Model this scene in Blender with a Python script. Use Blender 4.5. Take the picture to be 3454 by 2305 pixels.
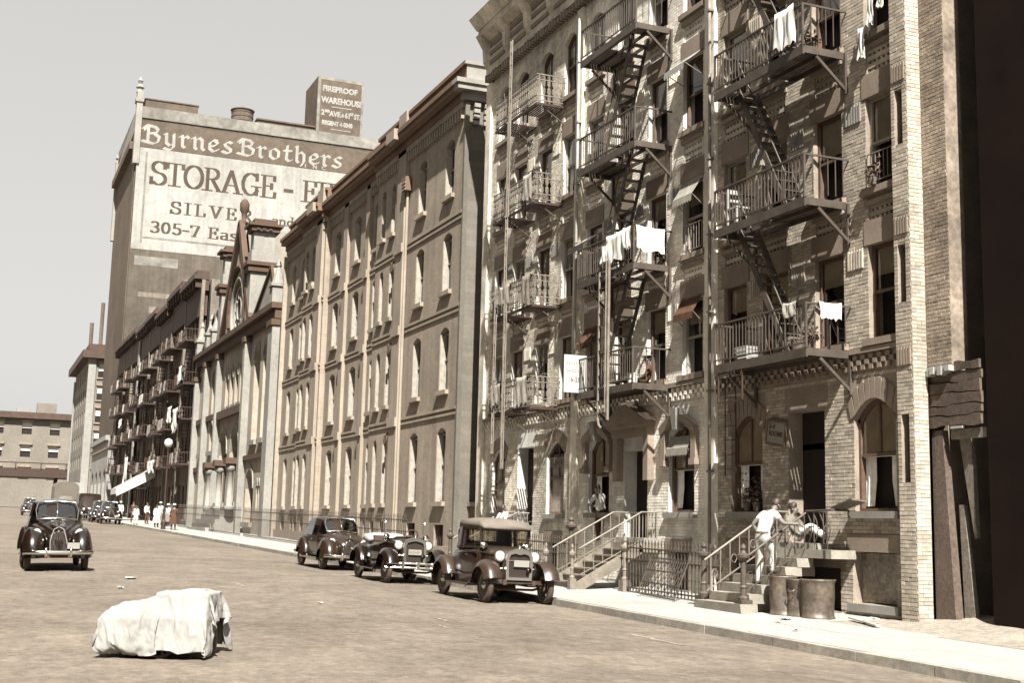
import bpy, math, random
from mathutils import Vector, Matrix
random.seed(7)
for o in list(bpy.data.objects): bpy.data.objects.remove(o)
SC = bpy.context.scene
COL = SC.collection
R_ = math.radians

# ---------------------------------------------------------------- camera, sky, sun, exposure
cam = bpy.data.cameras.new('camera'); camo = bpy.data.objects.new('camera', cam); COL.objects.link(camo)
RX = ((.383,.923,.025), (-.132,.082,-.988), (-.914,.375,.153))
rx = Vector((0.38297,0.92343,0.02480)).normalized()
fw = Vector((-.914,.375,.153)).normalized(); fw = (fw - rx*fw.dot(rx)).normalized()
up = rx.cross(fw).normalized()
camo.matrix_world = Matrix(((rx.x,up.x,-fw.x,0),(rx.y,up.y,-fw.y,0),(rx.z,up.z,-fw.z,1.55),(0,0,0,1)))
cam.sensor_width = 36.0; cam.lens = 45.13
cam.shift_x = .00695; cam.shift_y = -.01028
cam.clip_start = .1; cam.clip_end = 6000
SC.camera = camo
SUN = Vector((3.5,-1.0,4.4)).normalized()        # direction towards the sun
world = bpy.data.worlds.new('World'); SC.world = world; world.use_nodes = True
nt = world.node_tree; bg = nt.nodes['Background']
sky = nt.nodes.new('ShaderNodeTexSky'); sky.sky_type = 'NISHITA'; sky.sun_disc = False
sky.sun_elevation = math.asin(SUN.z); sky.sun_rotation = math.atan2(SUN.x, SUN.y)
sky.air_density = 1.0; sky.dust_density = 4.0; sky.ozone_density = 1.0
bw = nt.nodes.new('ShaderNodeRGBToBW'); tint = nt.nodes.new('ShaderNodeMixRGB'); tint.blend_type = 'MULTIPLY'
tint.inputs[0].default_value = 1; tint.inputs[2].default_value = (1.0,.985,.95,1)   # black-and-white print tone
pw_ = nt.nodes.new('ShaderNodeMath'); pw_.operation = 'POWER'; pw_.inputs[1].default_value = .28     # film flattens the bright sky
ml_ = nt.nodes.new('ShaderNodeMath'); ml_.operation = 'MULTIPLY'; ml_.inputs[1].default_value = 1.06
nt.links.new(sky.outputs[0], bw.inputs[0]); nt.links.new(bw.outputs[0], pw_.inputs[0]); nt.links.new(pw_.outputs[0], ml_.inputs[0]); nt.links.new(ml_.outputs[0], tint.inputs[1]); nt.links.new(tint.outputs[0], bg.inputs[0])
bg.inputs[1].default_value = .15
sd = bpy.data.lights.new('sun', 'SUN'); sd.energy = 5.0; sd.angle = R_(.53); sd.color = (1,.98,.945)
so = bpy.data.objects.new('sun', sd); COL.objects.link(so)
so.rotation_euler = SUN.to_track_quat('Z','Y').to_euler(); so.location = (0,0,60)
SC.view_settings.view_transform = 'Standard'; SC.view_settings.look = 'None'
SC.view_settings.exposure = 1.78; SC.view_settings.gamma = 1
SC.view_settings.use_curve_mapping = False

# ---------------------------------------------------------------- materials
def sep(v, tone=None):
    t = max(0, min(1, math.log10(max(tone or v*1.9,.02)/.02)/1.544))      # brown in the darks, cream in the lights
    def lut(p):
        for (t0,v0),(t1,v1) in zip(p[:-1],p[1:]):
            if t <= t1: return v0+(v1-v0)*(t-t0)/(t1-t0)
        return p[-1][1]
    g = lut([(0,.50),(.45,.56),(.645,.70),(.846,.86),(.9,.89),(1,.955)]); b = lut([(0,.30),(.45,.34),(.645,.49),(.846,.675),(.9,.71),(1,.86)])
    k = v/(.3*1+.59*g+.11*b)
    return (min(1,k), min(1,k*g), min(1,k*b), 1)
def N(nt, t, **kw):
    n = nt.nodes.new(t)
    for k, v in kw.items(): setattr(n, k, v)
    return n
def mat(name, v, rough=.8, metal=0, spec=.5, n=(), obj=False, bump=None, rnd=0, coat=0, streak=0, bricks=None, tone=None, cells=None):
    """v albedo; n = list of (scale, amount) value noises in metres; rnd = spread between pieces"""
    m = bpy.data.materials.new(name); m.use_nodes = True
    t = m.node_tree; L = t.links; b = t.nodes['Principled BSDF']
    b.inputs['Roughness'].default_value = rough; b.inputs['Metallic'].default_value = metal
    b.inputs['Specular IOR Level'].default_value = spec
    if coat: b.inputs['Coat Weight'].default_value = coat; b.inputs['Coat Roughness'].default_value = .04
    if not (n or rnd or streak or bricks or bump or cells):
        b.inputs['Base Color'].default_value = sep(v,tone); return m
    if obj: pos = N(t,'ShaderNodeTexCoord').outputs['Object']
    else: pos = N(t,'ShaderNodeNewGeometry').outputs['Position']
    fac = None
    def mul(a, bsock):
        if a is None: return bsock
        k = N(t,'ShaderNodeMath', operation='MULTIPLY'); L.new(a,k.inputs[0]); L.new(bsock,k.inputs[1]); return k.outputs[0]
    def rng(sock, amt, lo=.32, hi=.68):
        r = N(t,'ShaderNodeMapRange'); L.new(sock, r.inputs[0])
        r.inputs[1].default_value = lo; r.inputs[2].default_value = hi; r.inputs[3].default_value = 1-amt; r.inputs[4].default_value = 1+amt
        return r.outputs[0]
    for sc_, am in n:
        q = N(t,'ShaderNodeTexNoise'); L.new(pos,q.inputs['Vector']); q.inputs['Scale'].default_value = sc_; q.inputs['Detail'].default_value = 5
        q.inputs['Roughness'].default_value = .6
        fac = mul(fac, rng(q.outputs['Fac'], am))
    if streak:
        mp = N(t,'ShaderNodeMapping'); L.new(pos, mp.inputs[0]); mp.inputs['Scale'].default_value = (2.2,2.2,.13)
        q = N(t,'ShaderNodeTexNoise'); L.new(mp.outputs[0],q.inputs['Vector']); q.inputs['Scale'].default_value = 1; q.inputs['Detail'].default_value = 6
        fac = mul(fac, rng(q.outputs['Fac'], streak))
    if rnd:
        g = N(t,'ShaderNodeNewGeometry'); oi = N(t,'ShaderNodeObjectInfo')
        a = N(t,'ShaderNodeMath', operation='ADD'); L.new(g.outputs['Random Per Island'],a.inputs[0]); L.new(oi.outputs['Random'],a.inputs[1])
        f = N(t,'ShaderNodeMath', operation='FRACT'); L.new(a.outputs[0], f.inputs[0])
        fac = mul(fac, rng(f.outputs[0], rnd, 0, 1))
    if cells:
        mp = N(t,'ShaderNodeMapping'); L.new(pos, mp.inputs[0]); mp.inputs['Scale'].default_value = cells[0]
        q = N(t,'ShaderNodeTexVoronoi'); L.new(mp.outputs[0], q.inputs['Vector']); q.inputs['Scale'].default_value = 1
        k = N(t,'ShaderNodeSeparateColor'); L.new(q.outputs['Color'], k.inputs[0]); fac = mul(fac, rng(k.outputs[0], cells[1], 0, 1))
    bt = None
    if bricks:
        mp = N(t,'ShaderNodeMapping'); L.new(pos, mp.inputs[0]); mp.inputs['Rotation'].default_value = bricks
        bt = N(t,'ShaderNodeTexBrick'); L.new(mp.outputs[0], bt.inputs['Vector'])
        bt.inputs['Scale'].default_value = 1; bt.inputs['Brick Width'].default_value = .22; bt.inputs['Row Height'].default_value = .075
        bt.inputs['Mortar Size'].default_value = .006
        bt.inputs['Color1'].default_value = (1,1,1,1); bt.inputs['Color2'].default_value = (.86,.86,.86,1); bt.inputs['Mortar'].default_value = (.8,.8,.8,1)
        k = N(t,'ShaderNodeRGBToBW'); L.new(bt.outputs['Color'], k.inputs[0]); fac = mul(fac, k.outputs[0])
    mx = N(t,'ShaderNodeMixRGB', blend_type='MULTIPLY'); mx.inputs[0].default_value = 1; mx.inputs[1].default_value = sep(v,tone)
    if fac is not None: L.new(fac, mx.inputs[2])
    else: mx.inputs[2].default_value = (1,1,1,1)
    L.new(mx.outputs[0], b.inputs['Base Color'])
    if bump:
        q = N(t,'ShaderNodeTexNoise'); L.new(pos,q.inputs['Vector']); q.inputs['Scale'].default_value = bump[0]; q.inputs['Detail'].default_value = 6
        u = N(t,'ShaderNodeBump'); u.inputs['Strength'].default_value = bump[1]; u.inputs['Distance'].default_value = bump[2]
        L.new(q.outputs['Fac'], u.inputs['Height']); L.new(u.outputs[0], b.inputs['Normal'])
    return m
def glass_mat(name, refl=.05, tintv=.95):
    m = bpy.data.materials.new(name); m.use_nodes = True; t = m.node_tree; t.nodes.clear()
    o = N(t,'ShaderNodeOutputMaterial'); mx = N(t,'ShaderNodeMixShader'); tr = N(t,'ShaderNodeBsdfTransparent'); gl = N(t,'ShaderNodeBsdfGlossy')
    gl.inputs['Roughness'].default_value = .03; tr.inputs[0].default_value = sep(tintv)
    fr = N(t,'ShaderNodeFresnel'); fr.inputs[0].default_value = 1.5
    a = N(t,'ShaderNodeMath', operation='ADD'); a.inputs[1].default_value = refl; t.links.new(fr.outputs[0],a.inputs[0])
    t.links.new(a.outputs[0], mx.inputs[0]); t.links.new(tr.outputs[0],mx.inputs[1]); t.links.new(gl.outputs[0],mx.inputs[2]); t.links.new(mx.outputs[0],o.inputs[0])
    return m
M = {}
M['brickA'] = mat('tan_brick', .290, .85, spec=.25, n=((.7,.22),(9,.15)), rnd=.26, bump=(60,.25,.004), tone=0.41)
M['brickB'] = mat('pale_painted_brick', .56, .8, spec=.25, n=((.6,.26),(6,.12)), rnd=.12, bump=(60,.25,.004), streak=.2, tone=0.57)
M['brickC'] = mat('worn_brick', .42, .85, spec=.25, n=((.7,.3),(7,.16)), rnd=.16, bump=(60,.25,.004), streak=.22, tone=0.49)
M['brickR'] = mat('rough_party_brick', .200, .95, spec=.15, n=((1.5,.3),(14,.3)), rnd=.2, bump=(40,.6,.01), tone=0.32)
M['brickRt'] = mat('stub_brick', .19, .95, spec=.15, n=((1.5,.3),(9,.3)), bricks=(R_(90),0,R_(90)), tone=0.32)
M['mortarA'] = mat('grey_mortar', .17, .95, n=((2,.2),(25,.2)))
M['mortarB'] = mat('painted_mortar', .42, .95, n=((1,.25),(25,.15)), streak=.2)
M['stone'] = mat('brownstone', .150, .85, n=((1.2,.2),(18,.15)), bump=(50,.2,.004), tone=0.27)
M['stoneP'] = mat('pale_stone', .175, .85, n=((1.2,.2),(18,.12)), bump=(50,.2,.004), tone=0.59)
M['step'] = mat('worn_step_stone', .182, .85, n=((1.5,.28),(22,.16)), bump=(40,.3,.006), tone=0.49)
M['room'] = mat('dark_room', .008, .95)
M['frameD'] = mat('dark_window_paint', .06, .6, n=((6,.2),))
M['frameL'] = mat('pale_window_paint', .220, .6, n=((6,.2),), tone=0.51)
M['shade'] = mat('cream_roller_shade', .620, .9, n=((3,.15),), tone=0.80)
M['curtain'] = mat('lace_curtain', .60, .9, n=((5,.2),), tone=0.80)
M['glass'] = glass_mat('window_glass')
M['carglass'] = glass_mat('car_glass', .16, .8)
M['iron'] = mat('old_brown_iron', .044, .6, spec=.4, n=((3,.3),(30,.2)), tone=.26)
M['ironD'] = mat('dark_iron', .022, .6, spec=.4, n=((3,.3),))
M['ironL'] = mat('grey_painted_iron', .130, .6, spec=.4, n=((3,.3),(30,.2)), tone=.38)
M['white'] = mat('white_cloth', .434, .9, spec=.1, n=((3,.05),), tone=0.80)
M['cloth'] = mat('grey_cloth', .196, .9, spec=.1, n=((4,.2),), tone=0.54)
M['clothD'] = mat('dark_cloth', .05, .9, spec=.1, n=((4,.2),))
M['whitepaint'] = mat('white_paint', .252, .6, n=((1.5,.2),(12,.1)), streak=.2, tone=0.80)
M['wood'] = mat('weathered_wood', .059, .9, n=((1.2,.25),(14,.35)), bump=(30,.5,.01), tone=0.20)
M['woodL'] = mat('pale_timber', .112, .9, n=((1.2,.3),(14,.35)), bump=(30,.5,.01), tone=0.36)
M['door'] = mat('brown_door', .075, .55, n=((2,.25),))
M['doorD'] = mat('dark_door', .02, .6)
M['tar'] = mat('tarred_wall', .005, .95, spec=.1, n=((.8,.3),), tone=0.02)  # deep shade put into a near-black wall colour
M['schoolW'] = mat('painted_school_brick', .2150, .85, spec=.2, n=((.25,.13),(2.2,.09),(11,.07)), streak=.12, bricks=(R_(90),0,0), bump=(35,.2,.006), tone=0.34)
M['schoolT'] = mat('school_stone_trim', .200, .85, spec=.2, n=((.6,.12),(9,.08)), streak=.1, tone=0.35)
M['schoolD'] = mat('school_band', .100, .85, spec=.2, n=((.6,.15),(9,.1)), tone=0.16)
M['schoolE'] = mat('school_end_brick', .115, .88, spec=.2, n=((.3,.12),(2.2,.1),(14,.12)), bricks=(R_(90),0,R_(90)), bump=(35,.3,.008), tone=0.46)
M['churchW'] = mat('church_brick', .23, .9, spec=.2, n=((.4,.16),(4,.12)), streak=.12, tone=0.39)
M['churchS'] = mat('church_stone', .189, .85, spec=.2, n=((.5,.14),(5,.12)), tone=0.62)
M['churchD'] = mat('church_dark_trim', .052, .85, spec=.2, n=((.5,.15),), tone=0.15)
M['slate'] = mat('church_roof', .105, .8, n=((.6,.12),), streak=.12, tone=0.41)
M['rowW'] = mat('row_brick', .0750, .9, spec=.2, n=((.4,.3),(3,.2)), streak=.2, tone=0.22)
M['rowP'] = mat('row_party_wall', .112, .9, n=((.5,.2),(5,.2)), streak=.2, tone=0.36)
M['rowC'] = mat('row_cornice', .032, .8, n=((.8,.25),), tone=0.07)
M['byrnesW'] = mat('warehouse_brick', .060, .9, spec=.15, n=((.06,.2),(.35,.2),(1.6,.13)), streak=.13, tone=0.36)
M['byrnesF'] = mat('warehouse_front', .075, .9, spec=.15, n=((.15,.2),(1.5,.15)), streak=.15, tone=0.27)
M['byrnesL'] = mat('faded_white_paint', .217, .9, spec=.1, n=((.12,.12),(.8,.12),(3,.08)), streak=.1, tone=0.80)
M['byrnesB'] = mat('faded_brown_paint', .069, .9, spec=.1, n=((.12,.18),(.9,.18),(3,.1)), tone=0.30)
M['byrnesT'] = mat('warehouse_parapet', .140, .9, spec=.1, n=((.2,.25),(1.2,.25)), tone=0.62)
M['letterD'] = mat('brown_lettering', .048, .9, spec=.1, n=((.3,.18),(1.5,.12)), tone=0.26)
M['letterW'] = mat('white_lettering', .210, .9, spec=.1, n=((.5,.14),(2,.1)), tone=0.80)
M['farW'] = mat('far_pale_brick', .119, .9, n=((.2,.15),(2,.12)), tone=0.45)
M['farL'] = mat('far_pale_stone', .182, .9, n=((.2,.12),(2,.12)), tone=0.65)
M['tank'] = mat('tank_wood', .059, .9, n=((.6,.15),), streak=.2, tone=0.23)
M['road'] = mat('street_paving', .098, .92, spec=.2, n=((.13,.16),(.55,.16),(2.6,.15),(9,.2),(38,.18)), bump=(22,.6,.02), tone=.34, cells=((3.2,6.5,3),.09))
M['walk'] = mat('sidewalk_flags', .231, .9, spec=.2, n=((.3,.09),(2.2,.08),(25,.06)), rnd=.05, bump=(30,.25,.005), tone=0.68)
M['curb'] = mat('curb_stone', .168, .9, n=((1,.25),(9,.2)), rnd=.15, bump=(30,.4,.01), tone=0.49)
M['earth'] = mat('bare_earth', .168, .95, n=((.5,.2),(5,.25),(25,.2)), bump=(14,.9,.04), tone=0.41)
M['paintK'] = mat('black_car_paint', .005, .22, spec=.6, coat=.8)
M['paintB'] = mat('dark_brown_car_paint', .012, .28, spec=.5, coat=.6, n=((2,.15),), obj=True, tone=0.07)
M['paintT'] = mat('dusty_car_paint', .022, .34, spec=.5, coat=.35, n=((2,.18),(14,.1)), obj=True, tone=0.15)
M['fabrictop'] = mat('car_top_fabric', .091, .8, n=((5,.15),), obj=True, tone=0.32)
M['chrome'] = mat('chrome', .72, .12, metal=1)
M['nickel'] = mat('dull_nickel', .55, .3, metal=1)
M['tyre'] = mat('dusty_tyre', .042, .9, n=((9,.25),), obj=True, tone=0.15)
M['rim'] = mat('pale_wheel', .119, .5, n=((9,.2),), obj=True, tone=0.49)
M['grille'] = mat('radiator_core', .010, .6)
M['lens'] = mat('lamp_lens', .350, .15, spec=.8, tone=0.80)
M['plate'] = mat('licence_plate', .196, .6, tone=0.57)
M['plateT'] = mat('plate_lettering', .12, .6)
M['seat'] = mat('car_interior', .03, .8)
M['canvas'] = mat('cart_canvas', .217, .92, spec=.1, n=((1.2,.10),(8,.07)), tone=0.80)
M['skin'] = mat('skin', .10, .6, n=((9,.08),), obj=True, tone=0.49)
M['hair'] = mat('dark_hair', .02, .6)
M['shirt'] = mat('white_shirt', .50, .9, spec=.1, tone=0.80)
M['trous'] = mat('light_trousers', .34, .9, spec=.1, n=((6,.12),), obj=True, tone=0.68)
M['dress'] = mat('print_dress', .126, .9, spec=.1, n=((14,.35),), obj=True, tone=0.46)
M['suit'] = mat('dark_suit', .045, .9, spec=.1)
M['shoe'] = mat('dark_shoe', .02, .5)
M['can'] = mat('dented_galvanised', .077, .5, metal=.25, n=((3,.35),(12,.25)), obj=True, bump=(6,.5,.03), tone=0.27)
M['leaf'] = mat('potted_leaves', .042, .7, rnd=.5, tone=0.12)
M['pot'] = mat('flower_pot', .084, .8, tone=0.30)
M['paper'] = mat('paper_sign', .322, .8, tone=0.80)
M['ink'] = mat('faded_ink', .200, .8, tone=0.46)
M['inkD'] = mat('dark_ink', .06, .8)
M['truckT'] = mat('tan_van_paint', .084, .5, n=((.8,.12),), obj=True, tone=0.35)
M['truckW'] = mat('white_van_paint', .231, .5, n=((.8,.1),), obj=True, tone=0.80)
M['globe'] = mat('opal_globe', .420, .2, tone=0.80)
M['poster'] = mat('worn_boarding', .200, .9, n=((3,.3),(14,.35)), tone=0.41)

# ---------------------------------------------------------------- mesh helpers
ORG = {}
class MB:
    def __init__(s): s.v = []; s.f = []; s.mi = None
    def quad(s, a,b,c,d): 
        i = len(s.v); s.v += [tuple(a),tuple(b),tuple(c),tuple(d)]; s.f.append((i,i+1,i+2,i+3)); return s
    def poly(s, pts): 
        i = len(s.v); s.v += [tuple(p) for p in pts]; s.f.append(tuple(range(i,i+len(pts)))); return s
    def box(s, x0,x1,y0,y1,z0,z1):
        if x0>x1: x0,x1=x1,x0
        if y0>y1: y0,y1=y1,y0
        if z0>z1: z0,z1=z1,z0
        i = len(s.v)
        s.v += [(x0,y0,z0),(x1,y0,z0),(x1,y1,z0),(x0,y1,z0),(x0,y0,z1),(x1,y0,z1),(x1,y1,z1),(x0,y1,z1)]
        s.f += [(i,i+3,i+2,i+1),(i+4,i+5,i+6,i+7),(i,i+1,i+5,i+4),(i+1,i+2,i+6,i+5),(i+2,i+3,i+7,i+6),(i+3,i,i+4,i+7)]
        return s
    def hexa(s, p):                                     # 8 points: bottom ring, top ring
        i = len(s.v); s.v += [tuple(q) for q in p]
        s.f += [(i,i+3,i+2,i+1),(i+4,i+5,i+6,i+7),(i,i+1,i+5,i+4),(i+1,i+2,i+6,i+5),(i+2,i+3,i+7,i+6),(i+3,i,i+4,i+7)]
        return s
    def bar(s, p, q, w, h=None, upv=(0,0,1)):
        p = Vector(p); q = Vector(q); h = h or w; d = (q-p)
        if d.length < 1e-6: return s
        d.normalize(); u = Vector(upv)
        if abs(d.dot(u)) > .98: u = Vector((1,0,0))
        a = d.cross(u).normalized(); b = a.cross(d).normalized(); a = a*(w/2); b = b*(h/2)
        return s.hexa([p-a-b,p+a-b,p+a+b,p-a+b,q-a-b,q+a-b,q+a+b,q-a+b])
    def tube(s, pts, r, n=6, closed=False, cap=True):
        pts = [Vector(p) for p in pts]; rr = r if isinstance(r,(list,tuple)) else [r]*len(pts)
        base = len(s.v); prev = None
        for k,p in enumerate(pts):
            if closed: d = pts[(k+1)%len(pts)]-pts[k-1]
            else: d = pts[min(k+1,len(pts)-1)]-pts[max(k-1,0)]
            d.normalize()
            if prev is None:
                u = Vector((0,0,1)) if abs(d.z)<.9 else Vector((1,0,0)); a = d.cross(u).normalized()
            else: a = (prev - d*prev.dot(d)).normalized()
            prev = a; b = d.cross(a)
            for j in range(n):
                t = 2*math.pi*j/n; s.v.append(tuple(p+(a*math.cos(t)+b*math.sin(t))*rr[k]))
        m = len(pts)
        for k in range(m if closed else m-1):
            for j in range(n):
                a0 = base+k*n+j; a1 = base+k*n+(j+1)%n; b0 = base+((k+1)%m)*n+j; b1 = base+((k+1)%m)*n+(j+1)%n
                s.f.append((a0,a1,b1,b0))
        if cap and not closed:
            s.f.append(tuple(base+j for j in range(n))[::-1]); s.f.append(tuple(base+(m-1)*n+j for j in range(n)))
        return s
    def lathe(s, prof, o, ax=(0,0,1), n=16, cap=True):
        o = Vector(o); ax = Vector(ax).normalized(); u = Vector((1,0,0)) if abs(ax.x)<.9 else Vector((0,1,0))
        a = ax.cross(u).normalized(); b = ax.cross(a); base = len(s.v)
        for r,h in prof:
            for j in range(n):
                t = 2*math.pi*j/n; s.v.append(tuple(o+ax*h+(a*math.cos(t)+b*math.sin(t))*r))
        for k in range(len(prof)-1):
            for j in range(n):
                s.f.append((base+k*n+j, base+k*n+(j+1)%n, base+(k+1)*n+(j+1)%n, base+(k+1)*n+j))
        if cap:
            s.f.append(tuple(base+j for j in range(n))[::-1]); s.f.append(tuple(base+(len(prof)-1)*n+j for j in range(n)))
        return s
    def prism(s, pts, y0, y1):                          # pts (x,z) extruded along y
        n = len(pts); i = len(s.v)
        s.v += [(x,y0,z) for x,z in pts] + [(x,y1,z) for x,z in pts]
        s.f.append(tuple(range(i,i+n))); s.f.append(tuple(range(i+2*n-1,i+n-1,-1)))
        for k in range(n): s.f.append((i+k,i+n+k,i+n+(k+1)%n,i+(k+1)%n))
        return s
    def prismx(s, pts, x0, x1):                         # pts (y,z) extruded along x
        n = len(pts); i = len(s.v)
        s.v += [(x0,y,z) for y,z in pts] + [(x1,y,z) for y,z in pts]
        s.f.append(tuple(range(i,i+n))); s.f.append(tuple(range(i+2*n-1,i+n-1,-1)))
        for k in range(n): s.f.append((i+k,i+n+k,i+n+(k+1)%n,i+(k+1)%n))
        return s
    def grid(s, rows, closed=False):                    # rows: list of equal-length point rows
        i = len(s.v); n = len(rows[0])
        for r in rows: s.v += [tuple(p) for p in r]
        for k in range(len(rows)-1):
            for j in range(n if closed else n-1):
                s.f.append((i+k*n+j, i+k*n+(j+1)%n, i+(k+1)*n+(j+1)%n, i+(k+1)*n+j))
        return s
    def build(s, name, m, parent=None, smooth=False, off=None):
        if not s.v: return None
        og = ORG.get(parent.name, (0,0,0)) if parent else (0,0,0)
        if off: og = off
        me = bpy.data.meshes.new(name)
        me.from_pydata([(a-og[0],b-og[1],c-og[2]) for a,b,c in s.v], [], s.f)
        me.materials.append(M[m] if isinstance(m,str) else m)
        if smooth: me.polygons.foreach_set('use_smooth', [True]*len(me.polygons))
        me.update()
        o = bpy.data.objects.new(name, me); COL.objects.link(o)
        if parent: o.parent = parent; ORG[o.name] = og
        elif off: o.location = off; ORG[o.name] = og
        return o
def fixn(o):
    import bmesh
    b = bmesh.new(); b.from_mesh(o.data); bmesh.ops.recalc_face_normals(b, faces=b.faces); b.to_mesh(o.data); b.free(); return o
def thing(name, label, cat, loc=(0,0,0), group=None, rz=0):
    o = bpy.data.objects.new(name, None); COL.objects.link(o); o.location = loc; o.rotation_euler = (0,0,rz)
    o['label'] = label; o['category'] = cat
    if group: o['group'] = group
    o.empty_display_size = .3
    ORG[o.name] = tuple(loc) if rz == 0 else (0,0,0)
    return o
def local(name, label, cat, group=None):                # a thing modelled round its own origin, moved afterwards
    return thing(name, label, cat, (0,0,0), group)
def tag(o, label, cat, group=None):
    o['label'] = label; o['category'] = cat
    if group: o['group'] = group
    return o
def struct(o): o['kind'] = 'structure'; return o
def stuff(o): o['kind'] = 'stuff'; return o
def inst(mesh_obj_data, name, parent, loc, rot=None):   # a part that shares mesh data
    o = bpy.data.objects.new(name, mesh_obj_data); COL.objects.link(o); o.parent = parent
    og = ORG.get(parent.name,(0,0,0)); o.location = (loc[0]-og[0],loc[1]-og[1],loc[2]-og[2])
    if rot: o.rotation_euler = rot
    ORG[o.name] = tuple(loc)
    return o
def shape(mb, name, m):                              # mesh data only, for pieces that share it
    me = bpy.data.meshes.new(name); me.from_pydata(mb.v,[],mb.f); me.materials.append(M[m]); return me
def copy_tree(o, parent=None):
    c = o.copy(); COL.objects.link(c)
    if parent: c.parent = parent
    for ch in list(o.children): copy_tree(ch, c)
    return c
def zr(x): return -.0142*(x+24)-.085                    # gutter level of the sloping street
CURB = 11.95; BL = 16.2
def zs(x, y=BL): return zr(x)+.13+.06*(y-CURB)/(BL-CURB)
def zroad(x, y): return zr(x)+.10*max(0,1-((y-5.6)/6.3)**2)
def arc(cx,cz,rx_,rz_,a0,a1,n):
    return [(cx+rx_*math.cos(R_(a0+(a1-a0)*k/n)), cz+rz_*math.sin(R_(a0+(a1-a0)*k/n))) for k in range(n+1)]

# wall with openings (front faces -Y). opening: (l, r, b, t, rise, depth)
def atop(op, x):
    l,r,b,t,rise,dp = op
    if rise <= 0: return t
    u = (x-(l+r)/2)/((r-l)/2); u = max(-1,min(1,u))
    return t-rise+rise*math.sqrt(max(0,1-u*u)) if rise > .42*(r-l) else t-rise*u*u
def wall(mb, x0,x1,z0,z1,Y,ops, maps=None):
    mp = maps or (lambda u,d,z:(u,Y+d,z))
    xs = {x0,x1}
    for o in ops:
        l,r = o[0],o[1]; k = 8 if o[4] > 0 else 1
        for j in range(k+1): xs.add(round(l+(r-l)*j/k,5))
    xs = sorted(x for x in xs if x0-1e-6 <= x <= x1+1e-6)
    for a,c in zip(xs[:-1], xs[1:]):
        if c-a < 1e-6: continue
        m = (a+c)/2
        cov = sorted([o for o in ops if o[0] < m < o[1]], key=lambda o:o[2])
        za = zc = z0
        for o in cov:
            if o[2] > min(za,zc)+1e-6: mb.quad(mp(a,0,za),mp(c,0,zc),mp(c,0,o[2]),mp(a,0,o[2]))
            ta,tc = atop(o,a),atop(o,c)
            mb.quad(mp(a,0,ta),mp(c,0,tc),mp(c,o[5],tc),mp(a,o[5],ta))          # head
            mb.quad(mp(a,o[5],o[2]),mp(c,o[5],o[2]),mp(c,0,o[2]),mp(a,0,o[2]))  # sill bed
            za,zc = ta,tc
        if z1 > min(za,zc)+1e-6: mb.quad(mp(a,0,za),mp(c,0,zc),mp(c,0,z1),mp(a,0,z1))
    for o in ops:
        l,r,b,t,rise,dp = o
        mb.quad(mp(l,0,b),mp(l,0,atop(o,l)),mp(l,dp,atop(o,l)),mp(l,dp,b))
        mb.quad(mp(r,0,b),mp(r,dp,b),mp(r,dp,atop(o,r)),mp(r,0,atop(o,r)))
    return mb
CAMP = Vector((0,0,1.55))
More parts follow.
